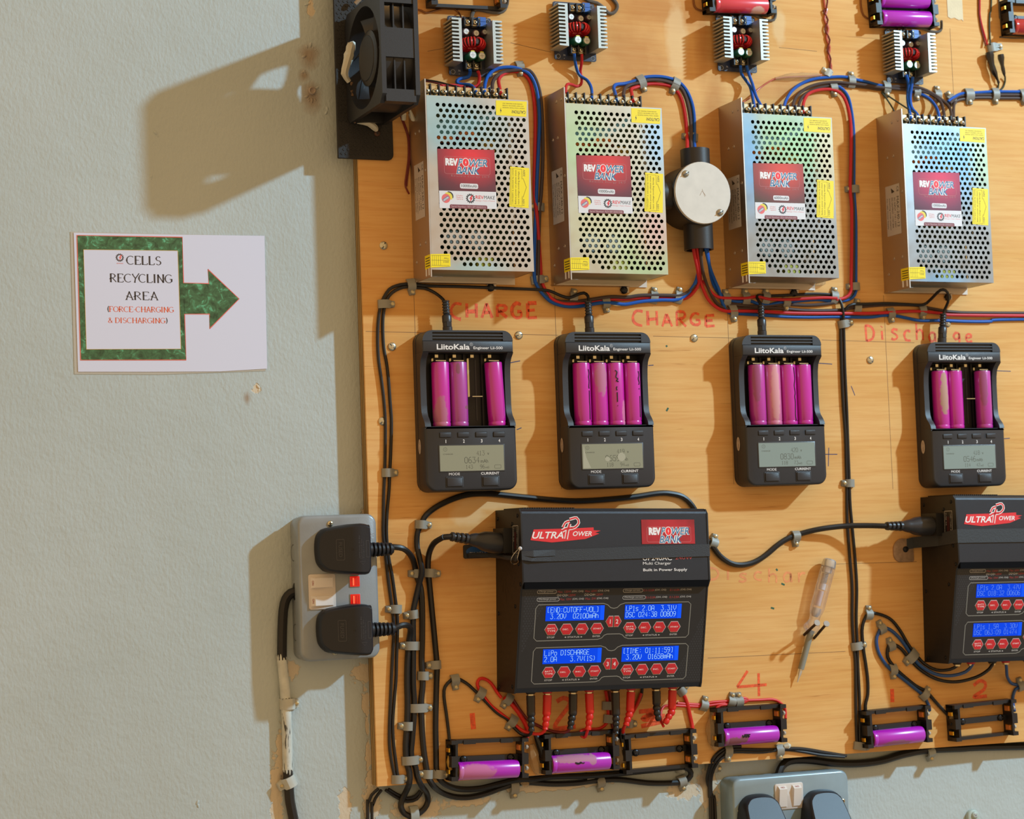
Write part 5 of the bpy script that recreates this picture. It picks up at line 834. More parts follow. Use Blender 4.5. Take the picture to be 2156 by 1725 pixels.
# ------------------------------------------------------------------ metal-clad mains sockets with plugs
M_SOCK = mat('grey_hammered_enamel', '#8b9296', .35, .1, var=.06, vscale=60, bump=.12, bscale=700, coat=.2); M_SOCK2 = mat('blue_grey_enamel', '#8499a3', .33, .1, var=.05, vscale=60, coat=.2); M_ROCK = mat('ivory_rocker', '#d8d2cc', .35); M_BEZ = mat('ivory_bezel', '#cdc5bd', .4)
M_NEON = mat('red_neon', '#c01810', .25, emit=('#e01408', .5)); M_NEON2 = mat('red_neon_hot', '#ff5a3a', .25, emit=('#ff6a44', 1.0)); M_PLUG = mat('plug_black', '#1c1f26', .42, bump=.12, bscale=1800, spec=.4); M_EMB = mat('plug_emboss', '#3e3f44', .4); M_RUST = mat('rust', '#8a4a2c', .8); M_WINDOW = mat('ivory_window', '#e4e0da', .4)
def make_socket(label, x, y, rot, ms, lit):
    """double mains socket standing upright, switches towards local -x; the wall is at z = -18 mm"""
    t = thing('mains_socket', label, 'socket', x, y, 0, rot, None)
    q = MB(); q.rbox(1*mm, .8*mm, 80*mm, 141*mm, -17.8*mm, -4*mm, 9*mm, ms, 0, 6); q.rbox(0, 0, 81*mm, 142*mm, -4*mm, 12*mm, 10*mm, ms, 2.6*mm, 7)
    for yy in (28, 106): q.push(Matrix.Translation((.9*mm, yy*mm, -9*mm)) @ SIDE); q.ribbon(arc(0, 0, 8*mm, 8*mm, 0, 360, 20)[:-1], .5*mm, .0001, M_DKS, closed=True); q.pop()
    q.push(Matrix.Translation((.9*mm, 68*mm, -9*mm)) @ SIDE); q.poly(arc(0, 0, 8.5*mm, 6*mm, 0, 360, 20)[:-1], .0001, M_BAY); q.pop()
    q.build('metal_box', t)
    q = MB(); q.rbox(9*mm, 50*mm, 36.5*mm, 84.6*mm, 12*mm, 13.2*mm, 2.4*mm, M_BEZ, .5*mm, 4); q.build('switch_bezel', t)
    for yy in (53, 70.6):
        q = MB(); q.rbox(10.8*mm, yy*mm, 34*mm, (yy+11)*mm, 12.6*mm, 13.6*mm, .4*mm, M_ROCK, 0, 2)
        q.add([(11.2*mm, (yy+.6)*mm, 13.5*mm), (33.6*mm, (yy+.6)*mm, 13.5*mm), (33.6*mm, (yy+10.4)*mm, 13.5*mm), (11.2*mm, (yy+10.4)*mm, 13.5*mm), (14.6*mm, (yy+.9)*mm, 17*mm), (33.2*mm, (yy+.9)*mm, 14.4*mm), (33.2*mm, (yy+10.1)*mm, 14.4*mm), (14.6*mm, (yy+10.1)*mm, 17*mm)], [(0, 1, 5, 4), (1, 2, 6, 5), (2, 3, 7, 6), (3, 0, 4, 7), (4, 5, 6, 7)], M_ROCK)
        q.push(Matrix.Translation((12.9*mm, (yy+5.5)*mm, 15.3*mm)) @ Matrix.Rotation(-.8, 4, 'Y') @ Matrix.Rotation(-pi/2, 4, 'Z')); q.text('ON', -2.2*mm, -1*mm, 4.4*mm, 2*mm, .0003, M_REDT, .01); q.pop(); q.build('rocker_switch', t)
        q = MB(); q.rbox(50.6*mm, yy*mm-.6*mm, 62*mm, (yy+11)*mm, 12*mm, 12.5*mm, 1*mm, ms if lit else M_WINDOW, .2*mm, 3)
        if lit:
            q.rbox(51.4*mm, yy*mm+.2*mm, 61.4*mm, (yy+10.4)*mm, 12.5*mm, 13*mm, .6*mm, M_NEON, .2*mm, 3); q.box(54.2*mm, (yy+1.4)*mm, 13*mm, 55.4*mm, (yy+8.8)*mm, 13.12*mm, M_NEON2)
            for dx in (53.2, 57.4, 59.4): q.box(dx*mm, (yy+1.2)*mm, 13*mm, (dx+.35)*mm, (yy+9)*mm, 13.08*mm, mat('neon_rib', '#8a1410', .4))
        q.build('indicator_lamp', t)
    if lit: q = MB(); q.push(Matrix.Translation((76*mm, 110*mm, 12.05*mm)) @ Matrix.Rotation(-pi/2, 4, 'Z')); q.text('SUPREME', -13*mm, -1.5*mm, 24*mm, 3.6*mm, 0, mat('enamel_print', '#9aa0a3', .5), .02); q.pop(); q.build('lettering', t)
    for (xx, yy) in ((33, 133.4), (34, 7.6)): q = MB(); phillips(q, xx*mm, yy*mm, 12.4*mm, 3*mm, M_BRASS, M_DKS); q.build('screw', t)
    return t
def make_plug(label, x, y, rot, emb):
    """moulded mains plug on a socket face (z 12 mm); its cord leaves towards local +x"""
    t = thing('mains_plug', label, 'plug', x, y, 0, rot, 'moulded mains plugs')
    out = [(50, 5), (50, 43.5), (48, 47), (44, 48.6), (34, 48.8), (11, 45.6), (5.8, 43), (2.2, 39), (.5, 33), (0, 24), (.8, 15), (2.6, 10), (6.4, 5.6), (12, 2.4), (30, 0), (44, -1), (48, .8)][::-1]
    area = sum(out[i][0]*out[(i+1) % len(out)][1]-out[(i+1) % len(out)][0]*out[i][1] for i in range(len(out)))
    out = out if area > 0 else out[::-1]
    pts = [Vector((a*mm, b*mm, 0)) for a, b in out]; pts = spline(pts+[pts[0]], .0045)[:-1]; pp = [(v.x, v.y) for v in pts]
    zt = lambda a: (42 - max(0, 34*mm-a)/mm*.62)*mm
    q = MB(); n = len(pp); rings = [(pp, lambda a: 12.3*mm), (pp, lambda a: zt(a)-7*mm), (inset(pp, .6*mm), lambda a: zt(a)-3*mm), (inset(pp, 1.6*mm), lambda a: zt(a)-.9*mm), (inset(pp, 2.8*mm), zt)]
    vs = [(a, b, f(a)) for r_, f in rings for a, b in r_]; q.add(vs, [(k*n+i, k*n+(i+1) % n, (k+1)*n+(i+1) % n, (k+1)*n+i) for k in range(4) for i in range(n)], M_PLUG, True)
    top = rings[-1][0]; st = next(i for i in range(n) if top[i][0] >= 34*mm and top[i-1][0] < 34*mm); od = [(st+i) % n for i in range(n)]; nr = sum(1 for p in top if p[0] >= 34*mm)
    q.add([(a, b, zt(a)) for a, b in top], [tuple(od[:nr]), tuple([od[nr-1]]+od[nr:]+[od[0]])], M_PLUG, False)
    q.build('body', t)
    if emb:
        q = MB(); sl = Matrix.Translation((34*mm, 0, 42*mm)) @ Matrix.Rotation(-math.atan(.62), 4, 'Y'); q.push(sl); q.ribbon(rrect(-20*mm, 14*mm, -12*mm, 34*mm, 1*mm, 3), .5*mm, .00025, M_EMB, closed=True); q.push(Matrix.Translation((-16*mm, 24*mm, 0)) @ Matrix.Rotation(-pi/2, 4, 'Z')); q.text('FUSED', -7*mm, -1.8*mm, 14*mm, 3.6*mm, .00025, M_EMB); q.pop(); q.poly(arc(-4*mm, 24*mm, 1.1*mm, 1.1*mm, 0, 360, 10)[:-1], .0003, M_BAY); q.pop()
        q.push(Matrix.Translation((39*mm, 24*mm, 42.1*mm)) @ Matrix.Rotation(pi/2, 4, 'Z'))
        for i, s_ in enumerate(('APPROVAL BY BSI', 'LICENCE No', 'TO BS 1363')): q.text(s_, -9*mm, (1.5-i*2)*mm, (22-i*3)*mm, 1.2*mm, .0001, M_EMB)
        q.ribbon([(-12*mm, 2*mm), (-15*mm, -1*mm), (-12*mm, -3.4*mm)], .4*mm, .0001, M_EMB, closed=True); q.ribbon(rrect(-8*mm, -7.8*mm, 8*mm, -4.6*mm, .3*mm, 2), .4*mm, .0001, M_EMB, closed=True); q.pop(); q.build('embossing', t)
    q = MB(); q.axis((50*mm, 23*mm, 25*mm), (60*mm, 23*mm, 25*mm), [(8*mm, -1*mm), (8*mm, 2*mm)], M_PLUG, 14)
    for k in range(6): q.axis(((51.6+k*4.2)*mm, 23*mm, 25*mm), (90*mm, 23*mm, 25*mm), [(5*mm, 0), ((7.6-k*.25)*mm, .5*mm), ((7.4-k*.25)*mm, 2.6*mm), (4.8*mm, 3*mm)], M_PLUG, 14)
    q.axis((50*mm, 23*mm, 25*mm), (90*mm, 23*mm, 25*mm), [(4.8*mm, 0), (4.4*mm, 27*mm)], M_PLUG, 12); q.build('strain_relief', t)
    return t
SO = P(540+430/4.54, 1060+1500/4.54, 12*mm)
make_socket('grey metal wall socket with glowing red lamps, upright beside the board edge', SO.x, SO.y-.002, 0, M_SOCK, True)
make_plug('upper black plug in the grey socket with red lamps', SO.x+15.8*mm, SO.y+81.5*mm, 0, True)
make_plug('lower black plug in the grey socket with red lamps', SO.x+15.2*mm, SO.y+3.2*mm, 0, True)
S2 = (1.0165, -.2622)
make_socket('blue-grey metal socket with two white rockers, lying under the board', S2[0], S2[1], math.radians(-90.4), M_SOCK2, False)
make_plug('black plug in the blue-grey socket, the one nearer its bundle of thin cables', S2[0]+3.5*mm, S2[1]-17*mm, math.radians(-91.5), False)
make_plug('black plug in the blue-grey socket, the one farther from the thin cables', S2[0]+81*mm, S2[1]-18.5*mm, math.radians(-91.5), False)

# ------------------------------------------------------------------ junction box
M_PVC = mat('black_conduit_plastic', '#26221f', .45, bump=.08, bscale=800, var=.1, vscale=60); M_LIDW = mat('white_box_lid', '#cfc9bd', .5, var=.05, vscale=90)
c = P(1478, 406, 45*mm); jx, jy = c.x+.0012, c.y
t = thing('junction_box', 'round black conduit junction box with white screwed lid, between two power supplies', 'junction box', jx, jy, 0)
q = MB(); q.lathe([(33*mm, .0004), (33.5*mm, 39*mm), (31*mm, 42*mm)], M_PVC, 40); q.build('box', t)
for nm, (ax, ay), (bx, by) in (('spout', (0, 25), (0, 50)), ('spout', (0, -25), (0, -58)), ('spout', (-25, 0), (-46, 0))):
    q = MB(); L_ = math.hypot(bx-ax, by-ay); q.axis(((ax+(3 if ax == 0 else 0))*mm, ay*mm, 25*mm), ((bx+(3 if bx == 0 else 0))*mm, by*mm, 25*mm), [(15.6*mm, 0), (15.6*mm, L_*mm), (13.4*mm, L_*mm), (13.2*mm, (L_-8)*mm)], M_PVC, 28); q.build(nm, t)
q = MB(); q.lathe([(32.5*mm, 42*mm), (33.2*mm, 42.6*mm), (33.2*mm, 44.4*mm), (32.6*mm, 45.2*mm)], M_LIDW, 48); lid = q.build('lid', t)
for (a, b) in ((-20, 19.5), (19, -20.5)):
    q = MB(); q.push(Matrix.Translation((a*mm, b*mm, 45.2*mm)) @ Matrix.Rotation(.5, 4, 'Z')); q.lathe([(3.8*mm, 0), (3.7*mm, 1*mm), (2.4*mm, 2.2*mm), (.4*mm, 2.6*mm)], mat('dull_zinc', '#a8a496', .4, 1), 16); q.box(-3.4*mm, -.5*mm, 1.6*mm, 3.4*mm, .5*mm, 2.64*mm, M_FERR); q.pop(); q.build('screw', lid)
q = MB(); q.ribbon([(-4*mm, -3*mm), (-1*mm, 2*mm), (1*mm, -1*mm), (2*mm, -4*mm)], .5*mm, 45.26*mm, mat('lid_scuff', '#a48f78', .8)); q.ribbon([(-1*mm, 4*mm), (0, 1*mm), (3*mm, -3*mm)], .4*mm, 45.26*mm, MATS['lid_scuff']); q.build('scuff', lid)

# ------------------------------------------------------------------ open two-cell holders
M_HOLD = mat('holder_black', '#17171a', .45, bump=.1, bscale=1500); M_GOLD = mat('gilt_contact', '#d0a83a', .3, 1.0); M_ORNG = mat('orange_washer', '#c8783c', .45); M_CLR = mat('translucent_blob', '#cfc6b8', .25, alpha=.75); M_GLUE = mat('hot_glue', '#c8ab80', .25, alpha=.4, bump=.3, bscale=300)
HW, HH = 83*mm, 40*mm
def make_holder(label, x, y, rot, d=0.0):
    t = thing('cell_holder', label, 'battery holder', x, y, d, rot, 'open two-cell holders')
    q = MB()
    for xa, xb in ((0, 7), (76, 83)):
        xm = (xb-2.6) if xa == 0 else xa
        q.box(xa*mm, 0, .0004, xb*mm, HH, 4*mm, M_HOLD); q.box(xm*mm, 0, 4*mm, (xm+2.6)*mm, HH, 17*mm, M_HOLD)
        for ya, yb in ((0, 4.2), (13.5, 24.5), (36, 40)): q.box(xa*mm, ya*mm, 4*mm, xb*mm, yb*mm, 17.5*mm, M_HOLD)
    q.box(0, 36.4*mm, .0004, HW, HH, 13.5*mm, M_HOLD); q.box(0, 0, .0004, HW, 3.4*mm, 9*mm, M_HOLD); q.box(0, 17*mm, .0004, HW, 23*mm, 6*mm, M_HOLD)
    for xa in (14, 54): q.box(xa*mm, 35.6*mm, 13*mm, (xa+13)*mm, 39.6*mm, 14.6*mm, M_HOLD)
    q.build('frame', t)
    for xa, s_ in ((7, 1), (76, -1)):
        for yy in (8.9, 30.2):
            q = MB(); q.box(xa*mm+(0 if s_ > 0 else -.9*mm), (yy-3)*mm, 5*mm, xa*mm+(.9*mm if s_ > 0 else 0), (yy+3)*mm, 15*mm, M_GOLD)
            if s_ < 0: q.box((xa-2.2)*mm, (yy-2.4)*mm, 7*mm, (xa-.9)*mm, (yy+2.4)*mm, 14*mm, M_ORNG); q.axis((83*mm, yy*mm, 10*mm), (90*mm, yy*mm, 10*mm), [(2.2*mm, 0), (2.4*mm, 1.6*mm), (1*mm, 2.8*mm)], M_CLR, 8)
            else: q.box(-1.4*mm, (yy-2)*mm, 6*mm, 0, (yy+2)*mm, 13*mm, M_GOLD)
            q.build('contact', t)
    for xx in (17, 68): q = MB(); phillips(q, xx*mm, 20*mm, 6.6*mm, 3.9*mm, M_DKS, M_BLK, random.random()); q.build('screw', t)
    return t
HOLD = [((951, 1646), -1.9, 'open black holder with worn purple cell, at the lower board corner nearest the long cables'), ((1149, 1632), -.6, 'open black holder whose purple cell shows a pen scribble, glued beside its ends'), ((1319.4, 1631.5), .6, 'empty black cell holder between two filled ones, under the red-stickered charger'),
        ((1513, 1573.6), -.4, 'open black holder under the red number 4, purple cell inside'), ((1828.6, 1577), 1.0, 'open black holder with clean purple cell, under the number 1 beside the vertical cables'), ((2014.6, 1562.7), 1.2, 'empty black cell holder under the red number 2'),
        ((909, 9), 1.5, 'black cell holder cut by the top of the frame, beside the fan'), ((1495, 23), 2.4, 'black holder with pinkish-red cell at the top of the frame'), ((1848, 51), 2.6, 'black holder with two purple cells at the top of the frame'), ((2127, 68), 2.0, 'black holder with reddish cells in the top corner beside the taped wire ends')]
HS = []
for k, (px, r, lab) in enumerate(HOLD):
    c = P(*px, 17.5*mm); r = math.radians(r)
    HS.append((make_holder(lab, c.x, c.y, r) if k == 0 else dup(HS[0][0], c.x, c.y, 0, r, lab), c.x, c.y, r))
MH = {'a': cell_material('violet_wrap_worn_label', '#b41ec0', [(.002, .018, .009, .020)], '#c06aa4'), 'b': cell_material('violet_wrap_tan_patch', '#b41ec0', [(-.005, .024, .004, .024), (-.003, .044, .006, .004)], '#b47a9c'), 'c': cell_material('violet_wrap_dirty_end', '#b41ec0', [(.005, .010, .005, .010), (.002, .022, .004, .005)], '#8a5068'), 'd': cell_material('violet_wrap_rubbed_belly', '#b41ec0', [(.007, .03, .004, .018)], '#9a5a88'),
      'red': cell_material('coral_wrap', '#d63a4c', [(.007, .052, .004, .008)], '#d4a090'), 'v': MC['violet'], 'or': cell_material('red_wrap', '#b8262c', [], '')}
def held_cell(k, yy, m_, lab, lines=None):
    t, x, y, r = HS[k]; ca, sa = math.cos(r), math.sin(r); lx, ly = 8.4*mm, yy*mm       # base at the left contact, lying along the holder
    make_cell(lab, x+lx*ca-ly*sa, y+lx*sa+ly*ca, 10.2*mm, r-pi/2, m_, 'cells in the open holders', lines)
held_cell(0, 9, MH['a'], 'purple cell with large worn pink label, in holder at the lower board corner')
held_cell(1, 9, MH['b'], 'purple cell with scribble and tan patch, in the second holder from the board corner', [[(-8, 24), (-2, 28), (-8, 30), (0, 33), (-6, 34)], [(-6, 24), (2, 27), (-4, 31)]])
held_cell(3, 9, MH['c'], 'purple cell with black ink blot and dirty end, in holder under number 4', [[(-12, 20), (0, 20), (-8, 23), (4, 24), (-10, 26), (2, 28)], [(4, 20), (-4, 25), (6, 27)], [(-14, 22), (-12, 29)]])
held_cell(4, 9, MH['d'], 'purple cell rubbed along its belly, in holder under the number 1 beside vertical cables')
held_cell(7, 9.5, MH['red'], 'pinkish-red cell in the holder at the top of the frame')
held_cell(8, 9, MH['v'], 'lower of the two purple cells in the top holder'); held_cell(8, 30.4, MH['v'], 'upper of the two purple cells in the top holder')
held_cell(9, 9, MH['or'], 'dark red cell in the holder at the top corner, beside the taped wire ends')

# ------------------------------------------------------------------ blower fan on a rubber strip
M_FAN = mat('fan_frame_black', '#232325', .42, bump=.15, bscale=1600); M_FANB = mat('fan_blade', '#2c2a28', .3); M_RUB = mat('ribbed_rubber', '#211f1d', .7, var=.2, vscale=50, bump=.5, bscale=700); M_SIL = mat('white_sealant', '#c9c6b4', .3, spec=.6); M_DUST = mat('dust', '#6b543e', .95, bump=.5, bscale=900)
a0, a1, a2, a3 = P(712, 333, 3*mm), P(829, 335, 3*mm), P(714, -60, 3*mm), P(835, -60, 3*mm)
strip = thing('rubber_strip', 'black ribbed rubber strip hanging down behind the fan over the board edge', 'rubber strip', a0.x, a0.y, 0)
q = MB(); q.prism(rrect(0, 0, a1.x-a0.x, a2.y-a0.y, (6*mm, 0, 0, 1*mm), 5), .0006, 3.2*mm, M_RUB, .6*mm)
q.build('sheet', strip)
q = MB(); n_ = 0
for i in range(12):
    for j in range(46):
        xx, yy = (4+i*4.6+(j % 2)*2.3)*mm, (5+j*4.2)*mm
        if xx < a1.x-a0.x-3*mm and yy < a2.y-a0.y-3*mm: q.push(Matrix.Translation((xx, yy, 3.2*mm)) @ Matrix.Rotation(.8, 4, 'Z')); q.box(-1.1*mm, -1.1*mm, -.1*mm, 1.1*mm, 1.1*mm, .45*mm, M_RUB); q.pop()
q.build('ribbing', strip)['kind'] = 'stuff'
q = MB(); c = P(794, 281, 4*mm); phillips(q, c.x-a0.x, c.y-a0.y, 4.4*mm, 3.2*mm, mat('rusty_screw', '#5a4034', .6, .5), M_BLK); q.build('screw', strip)
FA = P(801, 209, 113*mm)       # near lower corner of the air face
FS, FT = 110*mm, 38.5*mm
fan = thing('cooling_fan', 'black axial fan standing edge-on from the board, dusty hub and white sealant', 'fan', FA.x+.002, FA.y-.002, 3.8*mm)
# fan frame coordinates: u up, w out of the board, axis a to the right; all in local x = a, y = u, z = w
UWZ = Matrix(((0, 0, -1, 0), (1, 0, 0, 0), (0, -1, 0, 0), (0, 0, 0, 1)))   # local plane (up, -out) facing -x
def plate(q, xa, xb):            # square flange with the round duct opening
    n = 40; cx, cy, R = FS/2, FS/2, FS*.455
    vs = []; fs = []; k4 = []
    for i in range(n):
        a = 2*pi*(i+.5)/n; ca, sa = math.cos(a), math.sin(a); k = FS/2/max(abs(ca), abs(sa)); k = min(k, FS/2*1.32)
        for xx in (xa, xb): vs += [(xx, cx+ca*k, cy+sa*k), (xx, cx+ca*R, cy+sa*R)]
    for i in range(n):
        j = (i+1) % n; A, B_ = 4*i, 4*j; fs += [(A, A+1, B_+1, B_), (A+2, B_+2, B_+3, A+3), (A, B_, B_+2, A+2), (A+1, A+3, B_+3, B_+1)]
    q.add(vs, fs, M_FAN)
q = MB(); plate(q, 0, 4.5*mm); plate(q, FT-4.5*mm, FT)
n = 36; R = FS*.455
vs = [(xx, FS/2+rr*math.cos(2*pi*i/n), FS/2+rr*math.sin(2*pi*i/n)) for i in range(n) for xx, rr in ((1*mm, R), (FT-1*mm, R), (FT-1*mm, R+1.8*mm), (1*mm, R+1.8*mm))]
q.add(vs, [(4*i+k, 4*((i+1) % n)+k, 4*((i+1) % n)+(k+1) % 4, 4*i+(k+1) % 4) for i in range(n) for k in range(4)], M_FAN, True)
for yy, zz in ((0, 0), (FS-14*mm, 0), (0, FS-14*mm), (FS-14*mm, FS-14*mm)): q.box(4*mm, yy+1*mm, zz+1*mm, FT-4*mm, yy+13*mm, zz+13*mm, M_FAN)
q.box(4*mm, FS*.40, FS-9*mm, FT-4*mm, FS*.66, FS-.8*mm, M_FAN)                    # the solid block on the near rim
for xx in (14, 24): q.box(xx*mm, 8*mm, FS-12*mm, (xx+1.4)*mm, FS-8*mm, FS-4*mm, M_FAN)
q.build('frame', fan)
q = MB(); q.axis((4*mm, FS/2, FS/2), (30*mm, FS/2, FS/2), [(25*mm, 0), (27.5*mm, 1.5*mm), (28*mm, 26*mm)], M_FANB, 30); q.axis((3.2*mm, FS/2, FS/2), (30*mm, FS/2, FS/2), [(22*mm, 0), (22.5*mm, 1*mm)], M_FAN, 30); q.build('hub', fan)
for k in range(7):
    q = MB(); vs = []; a0_ = 2*pi*k/7
    for i in range(6):
        rr = 27*mm+i*(R-28*mm)/5
        for s_, xx in ((-.33, 6), (.33, 29)): a = a0_+s_*(1.0+.1*i); vs += [(xx*mm, FS/2+rr*math.cos(a), FS/2+rr*math.sin(a)), (xx*mm+.9*mm, FS/2+rr*math.cos(a), FS/2+rr*math.sin(a))]
    fs = []
    for i in range(5): A, B_ = 4*i, 4*i+4; fs += [(A, B_, B_+2, A+2), (A+1, A+3, B_+3, B_+1), (A, A+1, B_+1, B_), (A+2, B_+2, B_+3, A+3)]
    q.add(vs, fs, M_FANB, True); q.build('blade', fan)
for k in range(3):
    a = 2*pi*k/3+.5; q = MB(); q.tube([(FT-2.5*mm, FS/2+26*mm*math.cos(a), FS/2+26*mm*math.sin(a)), (FT-2.5*mm, FS/2+R*math.cos(a+.25), FS/2+R*math.sin(a+.25))], 2*mm, M_FAN, 6); q.build('strut', fan)
def smear(name, parent, pts, r, m_, org, sq=.55):
    """dab of glue squeezed along a line of places"""
    q = MB(); p = [Vector(v)-org for v in spline([Vector(a) for a in pts], .004)]; k = len(p)
    q.tube(p, r, m_, 8, [r*(.35+.65*math.sin(pi*(i+.6)/(k+.2)))*(.85+.3*random.random()) for i in range(k)]); return q.build(name, parent)
FO = Vector((FA.x+.002, FA.y-.002, 3.8*mm))
smear('sealant', fan, [P(745, 75, 10*mm), P(740, 95, 14*mm), P(733, 125, 16*mm), P(726, 155, 14*mm), P(735, 172, 12*mm)], 5.2*mm, M_SIL, FO)
smear('sealant', fan, [P(752, 256, 8*mm), P(775, 259, 10*mm), P(788, 268, 8*mm), P(793, 275, 6*mm)], 3.6*mm, M_SIL, FO)
smear('sealant', fan, [P(850, 240, 20*mm), P(850, 252, 16*mm)], 3.2*mm, M_SIL, FO); smear('sealant', fan, [P(863, 232, 20*mm), P(870, 252, 18*mm), P(862, 240, 16*mm)], 2.4*mm, M_SIL, FO); smear('sealant', fan, [P(748, 8, 10*mm), P(758, -2, 12*mm)], 3*mm, mat('dirty_sealant', '#9c8a74', .5), FO)
q = MB()
for i in range(60):
    u = random.random(); v = P(742+u*6-3*random.random(), 175+u*85, (10+8*random.random())*mm)-FO; q.push(Matrix.Translation(v) @ Matrix.Rotation(random.random()*6, 4, 'Z')); s_ = (.5+random.random()*1.3)*mm; q.lathe([(s_, -s_*.4), (s_*.7, s_*.5), (s_*.1, s_*.7)], M_DUST, 5); q.pop()
q.build('dust_clots', fan)['kind'] = 'stuff'

# ------------------------------------------------------------------ screws, tape, tester screwdriver
M_SCW = mat('pale_zinc_screw', '#c8c4ae', .3, .9)
for px, lab in (((808, 517), 'pale screw cap on the bare board between fan strip and long cables'), ((826, 730), 'pale screw cap beside the first cell charger, next to the pair of cables'), ((1093, 706), 'pale slotted screw between first and second cell chargers'), ((1462, 712), 'pale slotted screw below the second word CHARGE'), ((1833, 758), 'pale screw between the vertical cable pair and the Discharge charger'), ((806, 887), 'small bright screw half hidden behind the long cable pair'), ((1996, 681), 'small bright screw behind the plug above the Discharge charger')):
    c = P(*px, 1*mm); t = thing('board_screw', lab, 'screw', c.x, c.y, 0, random.random()*3, 'screws holding the board')
    q = MB(); q.lathe([(4.2*mm, .0001), (4.3*mm, .8*mm), (3.6*mm, 1.6*mm), (2.4*mm, 2.0*mm)], M_SCW, 16); q.box(-3.6*mm, -.5*mm, 1.2*mm, 3.6*mm, .5*mm, 2.03*mm, M_FERR); q.lathe([(1.5*mm, 1.9*mm), (1.3*mm, 2.4*mm)], M_SCW, 8); q.build('head', t)
M_MASK = mat('masking_tape', '#d9c8a4', .8, var=.06, vscale=60, bump=.3, bscale=400)
c = P(2011, 15, 0); t = thing('masking_tape', 'short torn piece of cream masking tape at the top edge', 'tape', c.x, c.y, 0, 0)
q = MB(); q.prism([(-11*mm, -12*mm), (-7*mm, -14*mm), (-2*mm, -12.6*mm), (4*mm, -15*mm), (8*mm, -14*mm), (10*mm, -16*mm), (10*mm, 40*mm), (-11*mm, 40*mm)], .0001, .0004, M_MASK); q.build('strip', t)
A_, B_ = P(1748, 1178, 11*mm), P(1679, 1437, 5*mm); ax_ = (B_-A_); Ls = ax_.length; ax_.normalize()
t = thing('tester_screwdriver', 'clear-handled mains tester screwdriver hanging on two nails', 'screwdriver', A_.x, A_.y, 0, 0, None)
base = Vector((0, 0, A_.z)); at_ = lambda u: base+ax_*(u*Ls)
M_CLEAR = mat('clear_plastic', '#eee6f0', .06, trans=.9, ior=1.3, alpha=.6); M_CHR = mat('chrome', '#cfd2d4', .32, .7); M_SHAFT = mat('grey_sleeve', '#85867c', .4)
q = MB(); q.axis(at_(0), at_(1), [(5.6*mm, 0), (7.2*mm, 1.5*mm), (8.0*mm, 8*mm), (7.6*mm, 9*mm)], M_CHR, 16); q.build('cap', t)
q = MB(); prof = [(.055, 8.0), (.08, 8.2), (.40, 8.2), (.43, 7.4), (.46, 6.2), (.50, 5.6), (.53, 8.0), (.565, 8.6), (.60, 6.2)]; q.axis(at_(0), at_(1), [(r*mm, u*Ls) for u, r in prof], M_CLEAR, 8); q.build('handle', t)
q = MB(); q.axis(at_(0), at_(1), [(4.6*mm, .06*Ls), (4.6*mm, .11*Ls)], M_CHR, 12); q.tube([at_(.11+.09*i/60)+Vector((math.cos(i*.9), math.sin(i*.9)*.3, math.sin(i*.9)))*3*mm for i in range(60)], .4*mm, M_CHR, 5); q.axis(at_(0), at_(1), [(3*mm, .2*Ls), (3*mm, .25*Ls)], M_WHITEP, 10); q.axis(at_(0), at_(1), [(2.6*mm, .26*Ls), (2.6*mm, .38*Ls)], mat('neon_glass', '#d8c8c4', .1), 10); q.axis(at_(0), at_(1), [(4.2*mm, .40*Ls), (4.4*mm, .44*Ls), (2.4*mm, .47*Ls)], M_CHR, 10); q.build('neon_insert', t)
q = MB(); q.axis(at_(0), at_(1), [(3.4*mm, .58*Ls), (3.3*mm, .895*Ls)], M_SHAFT, 12); q.build('sleeve', t)
q = MB(); q.axis(at_(0), at_(1), [(2.0*mm, .89*Ls), (1.9*mm, .93*Ls), (1.2*mm, .95*Ls), (.5*mm, 1.0*Ls)], M_CHR, 10); q.build('tip', t)
q = MB(); q.push(Matrix.Translation(at_(.545)+Vector((-7*mm, 0, 0)))); q.torus(3*mm, 1.2*mm, M_CLEAR, 14, 6); q.pop(); q.build('hanging_lug', t)
for pb, pt, lab in (((1693, 1337), (1720, 1312), 'long dark nail crossing in front of the tester screwdriver'), ((1714, 1344), (1740, 1314), 'long dark nail standing beside the tester screwdriver shaft')):
    b_ = P(*pb, 0); t = thing('nail', lab, 'nail', b_.x, b_.y, 0, 0, None); tip = P(*pt, 33*mm)-b_
    q = MB(); q.axis((0, 0, .0002), tip, [(1.5*mm, 0), (1.5*mm, tip.length)], mat('rusty_nail', '#3a2a20', .6, .5), 10); q.build('shank', t); q = MB(); q.axis((0, 0, 0), tip, [(3.4*mm, tip.length-.4*mm), (3.4*mm, tip.length+.8*mm)], mat('nail_head', '#8a7868', .5, .5), 12); q.build('head', t)
c = P(2045, 1716, 0-.018); t = thing('wall_hook', 'small painted plastic clip screwed to the wall under the board', 'hook', c.x, c.y, -.018)
q = MB(); q.rbox(-8*mm, -16*mm, 8*mm, 6*mm, .0002, 5*mm, 7.8*mm, mat('pale_green_paint', '#a9b6ad', .5), 1.5*mm, 6); q.build('body', t); q = MB(); phillips(q, 1*mm, 0, 5.4*mm, 4.4*mm, MATS['pale_green_paint'], M_GREY, .6); q.build('screw', t)
